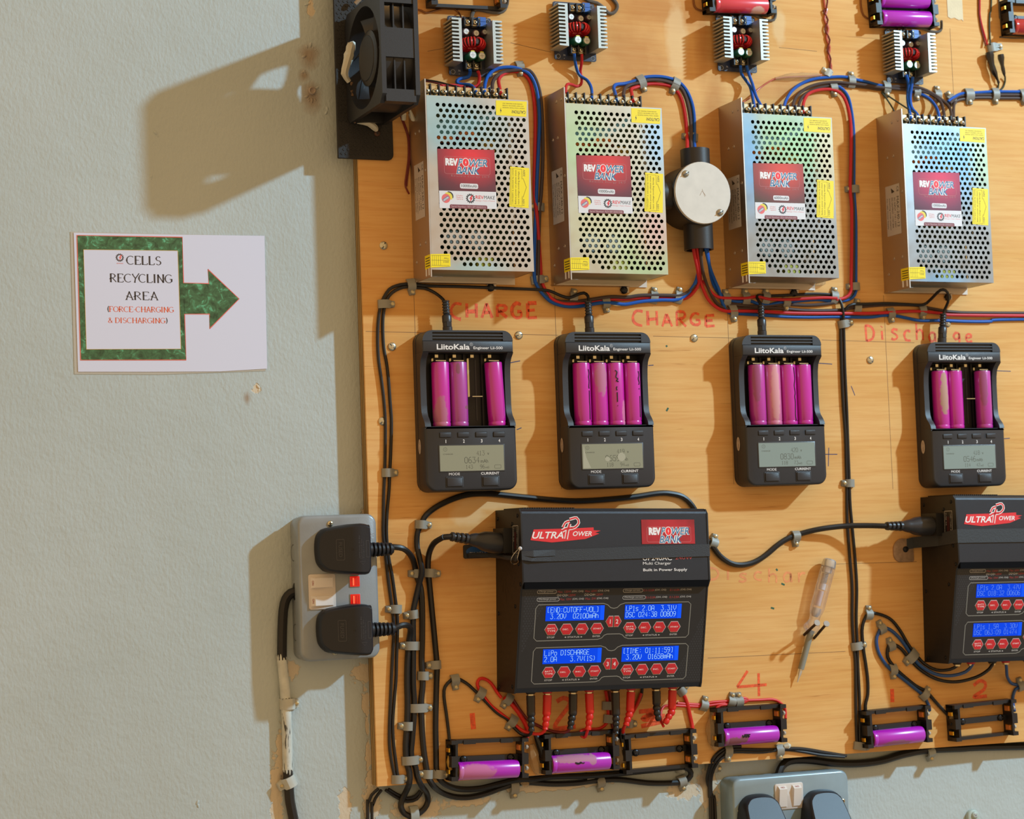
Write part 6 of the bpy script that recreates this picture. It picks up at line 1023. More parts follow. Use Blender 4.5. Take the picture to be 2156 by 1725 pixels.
# taped wire ends by the bundle
M_TAPEB = mat('glossy_black_tape', '#1d1b1a', .18, spec=.7)
for pts, r, lab, w_ in (([(2083, 110), (2086, 126), (2091, 146), (2098, 162), (2103, 175)], 5.4, 'shiny black taped wire end, the larger of the two', 0), ([(2107, 115), (2109, 130), (2112, 146), (2116, 163)], 4.2, 'shiny black taped wire end, the slimmer one beside the larger', 0)):
    p = [P(a, b, (7 if r > 5 else 9)*mm) for a, b in pts]; t = thing('taped_wire_end', lab, 'wire end', p[0].x, p[0].y, 0); q = MB(); p = spline([v-Vector((p[0].x, p[0].y, 0)) for v in p], .004); k = len(p)
    q.tube(p, 1, M_TAPEB, 7, [r*mm*(.9-.68*(i/(k-1))**1.4+.12*math.sin(i*1.7)) for i in range(k)]); q.build('wrap', t)

# ------------------------------------------------------------------ cables
M_CB = mat('cable_black', '#1b1918', .42, spec=.4, var=.12, vscale=70); M_CBR = mat('cable_brown', '#4a3b36', .55, spec=.3); M_CBL = mat('cable_blue', '#1455b0', .5, spec=.3); M_CR = mat('cable_red', '#c2282c', .5, spec=.3); M_CR2 = mat('silicone_red', '#d22a22', .46, spec=.35); M_CU = mat('bare_copper', '#8a5a38', .35, .7); M_CGR = mat('cable_grey', '#55504a', .42); M_CG = mat('cable_dark_green', '#2c3a2c', .45); M_CPK = mat('cable_glazed_red', '#c0604a', .3); M_CDR = mat('cable_dark_red', '#6e1e1a', .4); M_CBL2 = mat('cable_dark_blue', '#1e4a86', .4); M_CORD = mat('cord_black', '#201e1e', .42, spec=.4)
CABLES = []
def cable(name, label, px, r, m, d=None, cat='cable', group=None, base=0.0, extra=None):
    """round cable of radius r mm through places of the photograph, lying on the surface base (mm) or at the heights given"""
    p = spline(pts_of(px, (base+r+.25 if d is None else d)*mm), .0035); o_ = Vector((p[0].x, p[0].y, 0)); q = MB(); q.tube([v-o_ for v in p], r*mm, m, 8)
    if extra:
        t = thing(name, label, cat, o_.x, o_.y, 0, 0, group); q.build('sheath', t); extra(t, o_, p); return t
    o = q.build(name); setp(place(o, o_.x, o_.y, 0), label, cat, group); return o
T = 34   # height of the supply terminals, mm
c3 = lambda pts, dz: [(a, b, dz) for a, b in pts]
# wires from converters to supplies
cable('red_lead', 'red lead from first converter running along the tops of terminals of the first supply', [(1006, 150, 14), (1009, 158, 12), (1009, 170, 10), (1003, 182, 10), (977, 183, 12), (957, 180, 14), (932, 181, 18), (921, 186, 24), (916, 195, T)], 1.8, M_CR)
cable('blue_lead', 'blue S-shaped lead from first converter to first supply', [(989, 146, 14), (990, 152, 12), (986, 162, 9), (972, 165, 8), (963, 169, 8), (963, 175, 8), (972, 178, 10), (988, 179, 16), (998, 186, 22), (1003, 196, T)], 1.9, M_CBL)
cable('thin_lead', 'thin black lead slanting over the terminals of the first supply', [(895, 168, 16), (921, 172, 20), (944, 178, 24), (967, 184, 28), (976, 190, 28)], .9, M_CB, group=None)
cable('thin_lead', 'thin dark red lead slanting beside the thin black one above first supply', [(895, 171, 12), (910, 173, 14), (930, 178, 15), (945, 183, 16)], .9, M_CDR)
for nm, lab, pts, r, m in (('blue_cable', 'blue cable arching from first supply, down between supplies, to the junction box', [(1020, 196, T), (1021, 178, 16), (1027, 160, 8), (1041, 147, 4), (1060, 142), (1082, 142), (1098, 147), (1112, 154), (1124, 172), (1132, 202), (1136, 250), (1134, 310), (1131, 370), (1129, 430), (1126, 500), (1125, 580), (1130, 600), (1140, 616), (1158, 634), (1180, 643), (1205, 646), (1235, 643), (1263, 638), (1290, 638), (1316, 641), (1352, 635), (1393, 632), (1420, 632), (1438, 626), (1453, 612), (1466, 590, 6), (1474, 545, 21), (1474, 508, 26)], 1.9, M_CBL),
                           ('brown_cable', 'brown cable arching beside the blue one from first supply to junction box', [(1037, 196, T), (1037, 176, 16), (1045, 161, 8), (1060, 152, 4), (1082, 148), (1100, 147), (1115, 149), (1128, 167), (1138, 202), (1142, 260), (1143, 330), (1140, 400), (1136, 450), (1133, 580), (1136, 602), (1150, 621), (1172, 633), (1196, 636), (1222, 634), (1250, 630), (1286, 625), (1320, 626), (1352, 622), (1403, 622), (1434, 622), (1454, 611), (1467, 588, 6), (1475, 545, 21), (1478, 508, 26)], 1.9, M_CBR),
                           ('red_cable', 'red cable arching innermost from first supply and running to junction box', [(1055, 198, T), (1051, 180, 16), (1050, 168, 8), (1058, 157, 4), (1073, 151), (1090, 151), (1108, 160), (1119, 180), (1125, 215), (1127, 260), (1126, 330), (1125, 400), (1131, 460, 6), (1138, 560), (1140, 592), (1158, 626, 5), (1184, 639, 5), (1210, 640, 5), (1240, 636), (1275, 631), (1312, 630), (1352, 627), (1393, 628), (1423, 630), (1446, 627), (1462, 613), (1471, 596, 5), (1469, 568, 18), (1462, 535, 23), (1458, 508, 26)], 1.9, M_CR)):
    cable(nm, lab, pts, r, m, d=2.15 if nm[0] == 'r' else 4.6)
cable('blue_lead', 'blue lead from second converter to second supply', [(1209, 113, 14), (1211, 130, 11), (1215, 148, 7), (1222, 160, 6), (1235, 168, 10), (1243, 180, 18), (1246, 192, 24), (1246, 208, T)], 1.7, M_CBL)
cable('red_lead', 'red lead from second converter bending to the edge of second supply', [(1225, 114, 14), (1225, 130, 11), (1222, 150, 4), (1225, 166, 4), (1223, 178, 5), (1214, 182, 8), (1203, 178, 14), (1194, 178, 22), (1191, 188, 28), (1192, 200, 28)], 1.6, M_CR)
for nm, lab, pts, m in (('blue_cable', 'outer blue cable looping from second supply into the top of junction box', [(1298, 212, T), (1295, 196, 18), (1292, 185, 10), (1297, 178, 5), (1316, 176), (1337, 170), (1356, 163), (1381, 161), (1406, 164), (1429, 173), (1445, 190), (1456, 215), (1461, 242), (1462, 275), (1462, 300, 14), (1463, 318, 24)], M_CBL),
                        ('brown_cable', 'middle brown cable looping from second supply into the top of junction box', [(1313, 212, T), (1313, 196, 18), (1317, 185, 9), (1328, 178, 4), (1343, 175), (1363, 169), (1388, 169), (1411, 174), (1432, 184), (1443, 203), (1451, 235), (1455, 270), (1455, 300, 14), (1456, 318, 24)], M_CBR),
                        ('red_cable', 'inner red cable looping from second supply into the top of junction box', [(1333, 213, T), (1330, 197, 16), (1329, 188, 8), (1338, 184, 4), (1363, 177), (1388, 177), (1413, 182), (1428, 195), (1437, 215), (1443, 245), (1446, 280), (1447, 300, 14), (1447, 318, 24)], M_CR)):
    cable(nm, lab, pts, 1.9, m, d=4.2 if nm == 'brown_cable' else 2.15)
cable('blue_lead', 'outer of two blue leads from third converter to third supply', [(1559, 138, 14), (1561, 155, 10), (1571, 170, 6), (1579, 182, 8), (1584, 202, 18), (1589, 230, T)], 1.7, M_CBL)
cable('blue_lead', 'inner of two blue leads from third converter, crossing over to third supply', [(1572, 138, 14), (1577, 157, 12), (1584, 176, 12), (1592, 203, 18), (1602, 222, 24), (1609, 233, T)], 1.7, M_CBL)
cable('thin_lead', 'thin glazed red lead running under hot glue from the third supply', [(1563, 216, 20), (1581, 205, 8), (1597, 188), (1627, 168), (1653, 163), (1696, 161), (1730, 158)], .9, M_CPK)
cable('twisted_lead', 'red strand of the twisted pair hanging from the top edge', [(1733, -150), (1735, 0), (1741, 20), (1736, 40), (1744, 60), (1740, 80), (1747, 100), (1744, 120), (1750, 138), (1749, 152)], 1.3, M_CPK)
cable('twisted_lead', 'dark strand of the twisted pair hanging from the top edge', [(1740, -150, 2.6), (1742, 4, 2.6), (1734, 22, 2), (1743, 42, 2.6), (1737, 62, 2), (1747, 84, 2.6), (1742, 104, 2), (1749, 124, 2.6), (1747, 140, 2), (1752, 154, 2)], 1.0, M_CDR)
for nm, lab, pts, m in (('blue_cable', 'long blue cable arching from third supply over to the fourth', [(1652, 234, T), (1653, 216, 14), (1666, 193, 5), (1686, 177), (1712, 167), (1745, 163), (1778, 162), (1804, 168), (1827, 173), (1853, 180), (1885, 184), (1914, 190), (1936, 197), (1955, 207, 5), (1968, 221, 10), (1975, 236, 20), (1978, 256, T)], M_CBL),
                        ('brown_cable', 'brown cable arching just inside the long blue one from third to fourth supply', [(1669, 235, T), (1671, 216, 14), (1680, 200, 5), (1700, 185), (1728, 176), (1761, 173), (1790, 176), (1820, 179), (1853, 184), (1886, 187), (1926, 190), (1958, 197), (1980, 214, 6), (1987, 236, 18), (1990, 256, T)], M_CBR),
                        ('brown_cable', 'second brown cable lying under the first on its way to fourth supply', [(1681, 236, T), (1683, 217, 14), (1693, 201, 5), (1713, 189), (1736, 182), (1764, 179), (1795, 181), (1825, 184), (1853, 188), (1885, 182, 5), (1920, 182, 5), (1945, 188, 5), (1968, 200, 5), (1985, 212, 6), (2000, 228, 14), (2005, 256, T)], M_CBR),
                        ('red_cable', 'red cable arching from third supply then straight down beside it', [(1691, 237, T), (1692, 216, 14), (1702, 198, 5), (1722, 190), (1745, 188), (1761, 191), (1774, 201), (1784, 222), (1790, 250), (1792, 290), (1791, 350), (1790, 400), (1793, 440), (1793, 520), (1792, 590), (1791, 615), (1779, 627), (1760, 631)], M_CR),
                        ('blue_cable', 'blue cable running straight down beside the red one right of third supply', [(1745, 178), (1760, 180), (1774, 188), (1786, 205), (1793, 235), (1797, 270), (1798, 310), (1798, 360), (1798, 400), (1802, 470), (1802, 586), (1802, 614), (1794, 627), (1779, 633), (1745, 633), (1722, 631), (1690, 633), (1660, 636), (1638, 638), (1616, 643), (1597, 640), (1579, 634), (1556, 635), (1535, 631), (1512, 615), (1499, 590, 6), (1493, 555, 21), (1487, 508, 26)], M_CBL),
                        ('brown_cable', 'brown cable between the red and blue ones running down beside third supply', [(1790, 252), (1794, 290), (1794, 400, 2.5), (1797, 450), (1797, 586), (1797, 610, 2), (1788, 624, 4), (1768, 634, 2), (1740, 640), (1700, 643), (1650, 641), (1600, 645), (1560, 643), (1535, 640)], M_CBR)):
    cable(nm, lab, pts, 1.8, m, d=4.4 if lab.startswith(('brown cable arching', 'red cable arching')) else 2.05)
cable('red_cable', 'red cable leaving junction box and running straight on below the supplies to frame edge', [(1465, 508, 26), (1473, 562, 19), (1475, 590, 6), (1481, 610), (1492, 632), (1508, 647), (1527, 655), (1551, 655), (1607, 656), (1658, 659), (1709, 660), (1760, 660), (1811, 660), (1854, 659), (1905, 656), (1943, 656), (1982, 660), (2033, 664), (2420, 666)], 1.8, M_CR, d=4.4)
cable('brown_cable', 'brown cable leaving junction box, upper line of lower bundle to frame edge', [(1473, 508, 28), (1478, 562, 21), (1487, 596, 7), (1498, 621, 5), (1511, 640), (1530, 650), (1570, 650), (1633, 649), (1700, 654), (1765, 653), (1803, 647), (1867, 642), (1931, 643), (1956, 649), (2007, 657), (2084, 659), (2420, 660)], 1.8, M_CBR)
cable('blue_cable', 'bright blue cable leaving junction box, bottom line of lower bundle to frame edge', [(1482, 508, 26), (1494, 560, 21), (1505, 590, 9), (1514, 611, 6), (1519, 632, 4), (1526, 648), (1536, 659), (1560, 661), (1612, 664), (1658, 667), (1709, 668), (1760, 667), (1829, 668), (1862, 664), (1885, 665), (1910, 670), (1938, 675), (1982, 675), (2033, 677), (2084, 677), (2122, 673), (2420, 671)], 1.8, M_CBL)
cable('red_cable', 'short red cable in the upper bundle under the third supply', [(1480, 590, 5), (1500, 618), (1518, 627), (1540, 628), (1570, 628), (1594, 625), (1620, 630), (1658, 631), (1696, 629), (1735, 627), (1762, 628)], 1.7, M_CR, d=5.4)
# charger cords with barrel plugs
def barrel(px, pe, tube_to):
    """strain relief and barrel plug entering the crown of a charger"""
    def f(t, o_, p):
        a, b = P(px[0], px[1], 14*mm)-o_, P(pe[0], pe[1], 14*mm)-o_; L_ = (b-a).length; q = MB(); k = 5
        prof = []
        for i in range(k): u = i/k*.42; prof += [(3.3*mm, u*L_), (3.9*mm, (u+.01)*L_), (3.9*mm, (u+.045)*L_), (3.0*mm, (u+.055)*L_)]
        prof += [(4.4*mm, .44*L_), (4.9*mm, .46*L_), (4.9*mm, .64*L_), (4.6*mm, .65*L_), (4.6*mm, .78*L_), (5.0*mm, .79*L_), (5.0*mm, L_)]
        q.axis(a, b, prof, M_BLK2, 14); q.box(a.x+(b.x-a.x)*.7-2.2*mm, a.y+(b.y-a.y)*.78, a.z+4.4*mm, a.x+(b.x-a.x)*.7+2.2*mm, a.y+(b.y-a.y)*.64, a.z+5.1*mm, M_BLK); q.build('plug', t)
    return f
cable('charger_cord', 'thin black cord with barrel plug into the first cell charger, from the long vertical pair', [(838, 1640), (834, 1608), (829, 1569), (827, 1525), (830, 1478), (834, 1430), (835, 1390), (837, 1330), (836, 1291), (832, 1258), (826, 1214), (818, 1170), (814, 1126), (815, 1082), (819, 1035), (821, 990), (823, 946), (824, 886), (821, 842), (818, 800), (814, 765), (808, 732), (806, 693), (807, 663), (811, 642), (815, 630), (825, 617), (840, 608), (857, 604), (875, 606), (893, 607), (909, 613), (923, 622, 6), (933, 631, 12), (938, 640, 14)], 1.65, M_CORD, cat='cord', extra=barrel((938, 633), (943, 704), 0))
cable('charger_cord', 'thin black cord with barrel plug into the second cell charger, passing under the first supply', [(832, 1640), (825, 1608), (820, 1569), (820, 1525), (822, 1478), (824, 1430), (826, 1390), (829, 1335), (828, 1302), (824, 1269), (818, 1225), (812, 1170), (807, 1126), (807, 1082), (808, 1035), (810, 990), (811, 946), (811, 886), (808, 842), (803, 800), (797, 757), (795, 719), (796, 681), (799, 655), (803, 640), (808, 627), (819, 610), (834, 602), (854, 598), (878, 600, 3), (903, 602, 3), (980, 604), (1056, 607), (1133, 610, 6), (1158, 613, 6), (1179, 622, 6), (1199, 627, 6), (1214, 621, 6), (1229, 617, 8), (1238, 624, 12), (1239, 640, 14)], 1.65, M_CORD, cat='cord', extra=barrel((1238, 634), (1242, 706), 0))
cable('charger_cord', 'thin black cord with barrel plug into the charger holding the pale pink cell', [(1815, 1570, 2), (1810, 1559), (1810, 1480), (1807, 1412), (1805, 1354), (1803, 1302), (1804, 1236), (1800, 1171), (1794, 1105), (1790, 1060), (1788, 1000), (1786, 950), (1783, 863), (1779, 775), (1777, 705), (1776, 670, 4.5), (1774, 650, 6), (1768, 632, 5), (1755, 622), (1722, 619), (1690, 620), (1650, 622), (1618, 623), (1596, 622, 5), (1594, 628, 8), (1600, 638, 13), (1603, 648, 14)], 1.65, M_CORD, cat='cord', extra=barrel((1602, 642), (1605, 712), 0))
cable('charger_cord', 'thin black cord with barrel plug looping into the charger under the word Discharge', [(1805, 1570, 2), (1804, 1559), (1802, 1496), (1801, 1400), (1797, 1354), (1794, 1302), (1794, 1236), (1789, 1171), (1784, 1102), (1783, 1060), (1783, 1017), (1782, 986), (1780, 916), (1775, 845), (1772, 775), (1770, 705), (1771, 680), (1774, 662), (1783, 648, 6), (1795, 641, 7), (1830, 640, 5), (1867, 639, 5), (1910, 641, 5), (1943, 642, 6), (1958, 632, 14), (1975, 615, 30), (1985, 610, 34), (1995, 616, 32), (1996, 636, 22), (1989, 652, 15), (1986, 668, 14)], 1.65, M_CORD, cat='cord', extra=barrel((1986, 661), (1983, 726), 0))
cable('black_cable', 'black cable joining the vertical pair from the clip beside second balance charger', [(1824, 1570, 2), (1824, 1556), (1824, 1513), (1822, 1486), (1827, 1463), (1827, 1433), (1823, 1400), (1818, 1367), (1815, 1328), (1820, 1305), (1830, 1292), (1853, 1294), (1876, 1305), (1895, 1328), (1912, 1357), (1930, 1381), (1948, 1399), (1972, 1411, 8), (2000, 1410, 14), (2015, 1402, 20), (2020, 1394, 24)], 1.8, M_CB)
cable('blue_cable', 'dark blue cable looping from second balance charger down to the holder under number 1', [(1957, 1496, 8), (1956, 1488), (1950, 1474), (1941, 1462), (1924, 1448), (1889, 1420), (1869, 1404), (1851, 1377), (1845, 1350), (1849, 1334), (1856, 1323), (1867, 1323), (1882, 1332), (1902, 1354), (1922, 1384), (1941, 1404, 5), (1971, 1420, 9), (2003, 1423, 14), (2033, 1415, 20), (2046, 1402, 24), (2050, 1392, 24)], 1.9, M_CBL2)
cable('black_cable', 'black cable looping beside the dark blue one down to the holder under number 2', [(2004, 1526, 10), (2000, 1512), (1986, 1496), (1968, 1476), (1950, 1456), (1928, 1444), (1895, 1417), (1879, 1400), (1869, 1384), (1869, 1367), (1874, 1357), (1884, 1358), (1897, 1366), (1917, 1390), (1941, 1413), (1974, 1431, 6), (2013, 1436, 12), (2056, 1426, 18), (2083, 1409, 24), (2092, 1394, 24)], 1.9, M_CB)
cable('blue_cable', 'dark blue cable hanging from second balance charger to the clip at frame edge', [(2117, 1392, 22), (2119, 1405, 18), (2121, 1426, 8), (2131, 1440), (2146, 1442)], 1.8, M_CBL2)
cable('blue_cable', 'short dark blue cable from frame-edge clip down to the empty holder', [(2146, 1448), (2138, 1452), (2133, 1466), (2133, 1482), (2136, 1498, 8)], 1.8, M_CBL2)
# heavy black mains cables at the board edge
cable('mains_cable', 'thick black cable over the red-stickered charger and down to the wall loop', [(1465, 1082), (1462, 1072), (1452, 1058), (1437, 1046), (1415, 1040), (1386, 1039), (1323, 1048), (1229, 1055), (1166, 1053), (1102, 1047), (1024, 1040), (976, 1044), (929, 1062), (898, 1084), (887, 1104), (879, 1122), (878, 1150), (884, 1178, 9.8), (888, 1204, 9.8), (881, 1236, 5), (874, 1267), (870, 1292), (870, 1346), (870, 1390), (870, 1440), (872, 1478), (871, 1517), (868, 1556), (866, 1590), (875, 1616), (878, 1634), (886, 1653, 4.2), (898, 1670, -8), (901, 1688, -14), (893, 1704, -14), (878, 1716, -14), (866, 1722, -14)], 3.0, M_CB)
cable('mains_cable', 'thick black cable from the upper plug, down the board and along below the holders', [(826, 1152, 25), (834, 1152.5, 25), (848, 1155, 24), (861, 1165, 18), (870, 1180, 8), (874, 1194), (878, 1214), (886, 1240), (889, 1280), (889, 1346), (888, 1390), (890, 1440), (887, 1478), (888, 1525), (891, 1569), (896, 1608), (901, 1634), (910, 1652, 4.6), (928, 1668, -9), (956, 1678, -13), (988, 1679, -13), (1021, 1672, -13), (1054, 1660, -13), (1086, 1650, -13), (1115, 1648, -13), (1165, 1651, -13), (1216, 1649, -13), (1253, 1644, -13), (1303, 1642, -13), (1366, 1649, -13), (1416, 1649, -13), (1441, 1646, -13), (1454, 1634, -12), (1452, 1622, -10), (1440, 1615, -8)], 3.0, M_CB)
cable('mains_cable', 'thick black cable from the upper bundle clip of the charger plug, running below the holders', [(935, 1131, 30), (929, 1134, 26), (913, 1145, 14), (903, 1167, 5), (901, 1198), (904, 1229), (910, 1292), (916, 1356), (920, 1403), (919, 1440), (918, 1478), (917, 1530), (918, 1582), (919, 1621), (925, 1640, 4), (941, 1654, 1), (969, 1662, -9), (1008, 1661, -9), (1047, 1652, -7.4), (1086, 1643, -6.6), (1116, 1642, -6.6), (1165, 1636, -6.6), (1240, 1634, -8), (1316, 1628, -10), (1366, 1623, -10), (1416, 1618, -10), (1442, 1615, -9)], 3.0, M_CB)
cable('mains_cable', 'thick black cable from the lower plug, down the board edge to the wall loop', [(826, 1325, 25), (834, 1322, 25), (846, 1317, 24), (858, 1317, 20), (864, 1326, 12), (862, 1346, 4), (858, 1390), (857, 1440), (858, 1478), (857, 1525), (854, 1569), (856, 1604), (862, 1628), (862, 1648, 4.2), (856, 1665, -8), (847, 1683, -13), (844, 1699, -13), (850, 1712, -14), (862, 1719, -14), (870, 1722, -14)], 3.0, M_CB)
cable('thin_cable', 'outer of two thin cords curving off the board corner down the wall', [(797, 1661, -10), (782, 1675, -14), (775, 1696, -15), (774, 1712, -15), (776, 2050, -15)], 1.6, M_CORD); cable('thin_cable', 'inner of two thin cords curving off the board corner down the wall', [(803, 1664, -10), (790, 1682, -14), (784, 1702, -15), (783, 1716, -15), (786, 2050, -15)], 1.6, M_CORD)
cable('thin_cable', 'upper thin cord sagging between board corner and the black loop', [(818, 1662, -12), (838, 1674, -15), (857, 1681, -15), (874, 1677, -15), (885, 1665, -14)], 1.6, M_CORD); cable('thin_cable', 'lower thin cord sagging between board corner and the black loop', [(812, 1664, -12), (836, 1680, -15), (858, 1688, -15), (878, 1683, -15), (888, 1668, -14)], 1.6, M_CORD)
def iec(px, py, o2, rot):         # plug body along the local direction towards the charger's inlet
    pass
def plug_end(px0, px1, d0, d1):
    def f(t, o_, p):
        a, b = P(px0[0], px0[1], d0*mm)-o_, P(px1[0], px1[1], d1*mm)-o_; L_ = (b-a).length; q = MB(); prof = []
        for i in range(4): u = i*.085; prof += [(4.2*mm, u*L_), ((5.4+.3*i)*mm, (u+.008)*L_), ((5.6+.3*i)*mm, (u+.05)*L_), (4.4*mm, (u+.058)*L_)]
        prof += [(6.5*mm, .36*L_), (8.2*mm, .44*L_), (8.6*mm, .5*L_), (11.5*mm, .6*L_), (12.5*mm, .72*L_), (12.5*mm, L_)]
        q.axis(a, b, prof, M_BLK2, 16, sx=.85); q.build('plug', t)
    return f
PLUG1 = cable('power_cable', 'black cord end with moulded plug pushed into the red-stickered charger', [(932, 1132, 28), (940, 1131, 30), (953, 1130, 31)], 3.0, M_CB, cat='cord', extra=plug_end((949, 1130), (1062, 1146), 30, 29))
cable('power_cable', 'black cord sweeping from the red-stickered charger to the plug of the frame-edge charger', [(1490, 1139, 3), (1502, 1153), (1516, 1171), (1538, 1186), (1561, 1190), (1588, 1184), (1614, 1168), (1640, 1146), (1663, 1132), (1686, 1124), (1728, 1114, 9), (1778, 1108, 14), (1827, 1107, 22), (1866, 1108, 30), (1874, 1108, 30)], 3.0, M_CB, cat='cord', extra=plug_end((1866, 1108), (1966, 1108), 30, 29))
q = MB(); c = P(1012, 1161, 8*mm); t = thing('oval_badge', 'small blue and white oval sticker on black tape behind the charger plug', 'sticker', c.x, c.y, 0)
q.push(Matrix.Translation((0, 0, 3*mm))); q.prism(rrect(-16*mm, -7*mm, 16*mm, 7*mm, 2*mm, 3), -2.9*mm, 0, M_STRAP, 0); q.poly([(-2*mm+a*12*mm, b*5.4*mm) for a, b in arc(0, 0, 1, 1, 0, 360, 20)[:-1]], .0001, mat('badge_blue', '#1c4a86', .35)); q.text('BY YEU', -10*mm, -3.4*mm, 17*mm, 2.8*mm, .0002, M_GREY, .02); q.pop(); q.build('badge', t)
# wall cables
M_WPAINT = mat('white_overpaint', '#c3c6bd', .55, var=.12, vscale=90, bump=.4, bscale=300)
_n, _l = M_WPAINT.node_tree.nodes, M_WPAINT.node_tree.links; _b = _n['Principled BSDF']; _o = _b.inputs['Base Color'].links[0].from_socket
_m = _n.new('ShaderNodeMapping'); _m.inputs['Scale'].default_value = (1, .16, 1); _l.new(_n['Texture Coordinate'].outputs['Object'], _m.inputs['Vector']); _t = _n.new('ShaderNodeTexNoise'); _t.inputs['Scale'].default_value = 420; _t.inputs['Detail'].default_value = 4; _l.new(_m.outputs[0], _t.inputs['Vector'])
_r = _n.new('ShaderNodeMapRange'); _r.inputs['From Min'].default_value = .60; _r.inputs['From Max'].default_value = .66; _l.new(_t.outputs['Fac'], _r.inputs['Value']); _x = _n.new('ShaderNodeMix'); _x.data_type = 'RGBA'; _x.inputs['B'].default_value = lin('#4a4a46'); _l.new(_r.outputs[0], _x.inputs['Factor']); _l.new(_o, _x.inputs['A']); _l.new(_x.outputs['Result'], _b.inputs['Base Color'])
def overpaint(t, o_, p):
    for lo, hi in ((1386, 1474), (1490, 1626)):
        a = [v for v in spline(pts_of([(594, 1346), (594, 1390), (597, 1420), (600, 1455), (602, 1480), (604, 1530), (605, 1582), (606, 1621), (607.5, 1640)], -.018+.0052), .003) if P(600, hi, -.013).y < v.y < P(600, lo, -.013).y]
        q = MB(); q.tube([v-o_ for v in a], 5.05*mm, M_WPAINT, 12)
        for e, nx in ((a[0], a[0]-a[1]), (a[-1], a[-1]-a[-2])):
            for j in range(9):
                th = 2*pi*j/9; L_ = (1+5*random.random())*mm; c_ = e-o_+Vector((math.cos(th), 0, math.sin(th)))*4.0*mm; q.axis(c_, c_+nx, [(1.2*mm, -.5*mm), (1.15*mm, L_*.5), (.4*mm, L_)], M_WPAINT, 6)
        q.build('paint_coat', t)
cable('conduit_cable', 'heavy black cable from the grey socket down the wall, partly brushed with white paint', [(634, 1247, -9), (624, 1247, -10), (612, 1250, -11), (602, 1262, -12.6), (597, 1282), (595, 1310), (594, 1346), (594, 1390), (597, 1420), (600, 1455), (602, 1480), (604, 1530), (605, 1582), (606, 1621), (608, 1650), (610, 1680), (614, 1705), (634, 1800), (660, 1900), (680, 2050)], 4.8, M_CB, base=-17.9, extra=overpaint)
cable('heavy_cable', 'heavy black cable running along the wall under the board into the blue-grey socket', [(1639, 1632, -8), (1643, 1620, -10), (1652, 1608, -13), (1670, 1601), (1706, 1601), (1756, 1607), (1805, 1608), (1855, 1602), (1905, 1588), (1955, 1579), (2021, 1576), (2088, 1573), (2420, 1568)], 4.3, M_CB, base=-17.9)
for k, (lab, pts) in enumerate((('front cord of the thin pair under holder number 4', [(1500, 2050, -15), (1496, 1712, -15), (1494, 1680, -15), (1493, 1646, -14), (1497, 1622, -8), (1506, 1602, 1), (1520, 1588), (1540, 1579), (1606, 1579), (1656, 1579), (1689, 1583), (1730, 1590), (1778, 1594)]), ('middle cord of the thin pair under holder number 4', [(1508, 2050, -15), (1500, 1712, -15), (1498, 1680, -15), (1497, 1646, -14), (1502, 1622, -8), (1512, 1604, 1), (1526, 1592), (1545, 1584), (1606, 1584), (1652, 1577, 4), (1689, 1577, 3), (1739, 1585), (1782, 1592)]), ('outer thin cord running from holder number 4 down the wall beside the blue-grey socket', [(1516, 2050, -15), (1506, 1712, -15), (1501, 1680, -15), (1489, 1646, -15), (1492, 1622, -8), (1500, 1600, 1), (1514, 1584), (1534, 1574), (1560, 1572)]))):
    cable('thin_cable', lab, pts, 1.7, M_CORD)
# leads round the red-stickered charger
cable('black_lead', 'thin black lead from the first clip down to the corner holder', [(948, 1592, 12), (946, 1556), (941, 1512), (935, 1467), (937, 1447), (948, 1434), (957, 1428), (966, 1430), (982, 1439), (997, 1452), (1020, 1475), (1046, 1501), (1067, 1514), (1078, 1528), (1096, 1545, 8), (1109, 1549, 14), (1117, 1546, 20), (1119, 1538, 22)], 1.7, M_CORD)
cable('red_lead', 'red lead hooped over the slanting clips beside the red-stickered charger', [(1056, 1470, 4), (1046, 1457), (1034, 1439), (1021, 1430), (1010, 1430), (1005, 1439), (1008, 1450), (1017, 1464), (1034, 1486), (1060, 1507), (1083, 1525), (1099, 1538, 8), (1114, 1544, 12), (1135, 1546, 16), (1146, 1540, 20), (1150, 1530, 22)], 1.7, M_CR2)
cable('red_lead', 'straight red lead slanting from under the red-stickered charger to corner holder', [(1062, 1470, 4), (1075, 1481), (1091, 1500), (1106, 1525), (1111, 1542), (1108, 1560, 6)], 2.2, M_CR2)
cable('dark_lead', 'dark lead slanting under the plugs to the second black plug', [(1078, 1470, 3), (1098, 1500), (1112, 1516), (1128, 1526), (1156, 1538, 6), (1182, 1543, 12), (1196, 1539, 18), (1201, 1532, 22)], 1.7, M_CDR)
cable('red_lead', 'red lead folded below the second red plug back to the grey tape', [(1240, 1530, 22), (1234, 1548, 14), (1230, 1553, 10), (1223, 1548, 8), (1223, 1540, 6), (1234, 1536), (1260, 1535), (1273, 1528), (1280, 1514), (1279, 1478), (1275, 1455)], 1.6, M_CR2)
cable('dark_lead', 'dark red lead under grey tape wraps beside the third black plug', [(1283, 1455), (1287, 1480), (1288, 1514), (1290, 1530), (1294, 1548)], 1.6, M_CDR)
cable('red_lead', 'red lead from third red plug slanting to the empty holder', [(1350, 1460, 5), (1345, 1475, 5), (1335, 1496, 8), (1322, 1516, 16), (1313, 1534, 12), (1311, 1548, 6)], 1.8, M_CR2)
cable('black_lead', 'black lead hanging behind third red plug', [(1352, 1450, 4), (1350, 1466), (1343, 1482), (1334, 1497), (1326, 1508)], 1.7, M_CORD)
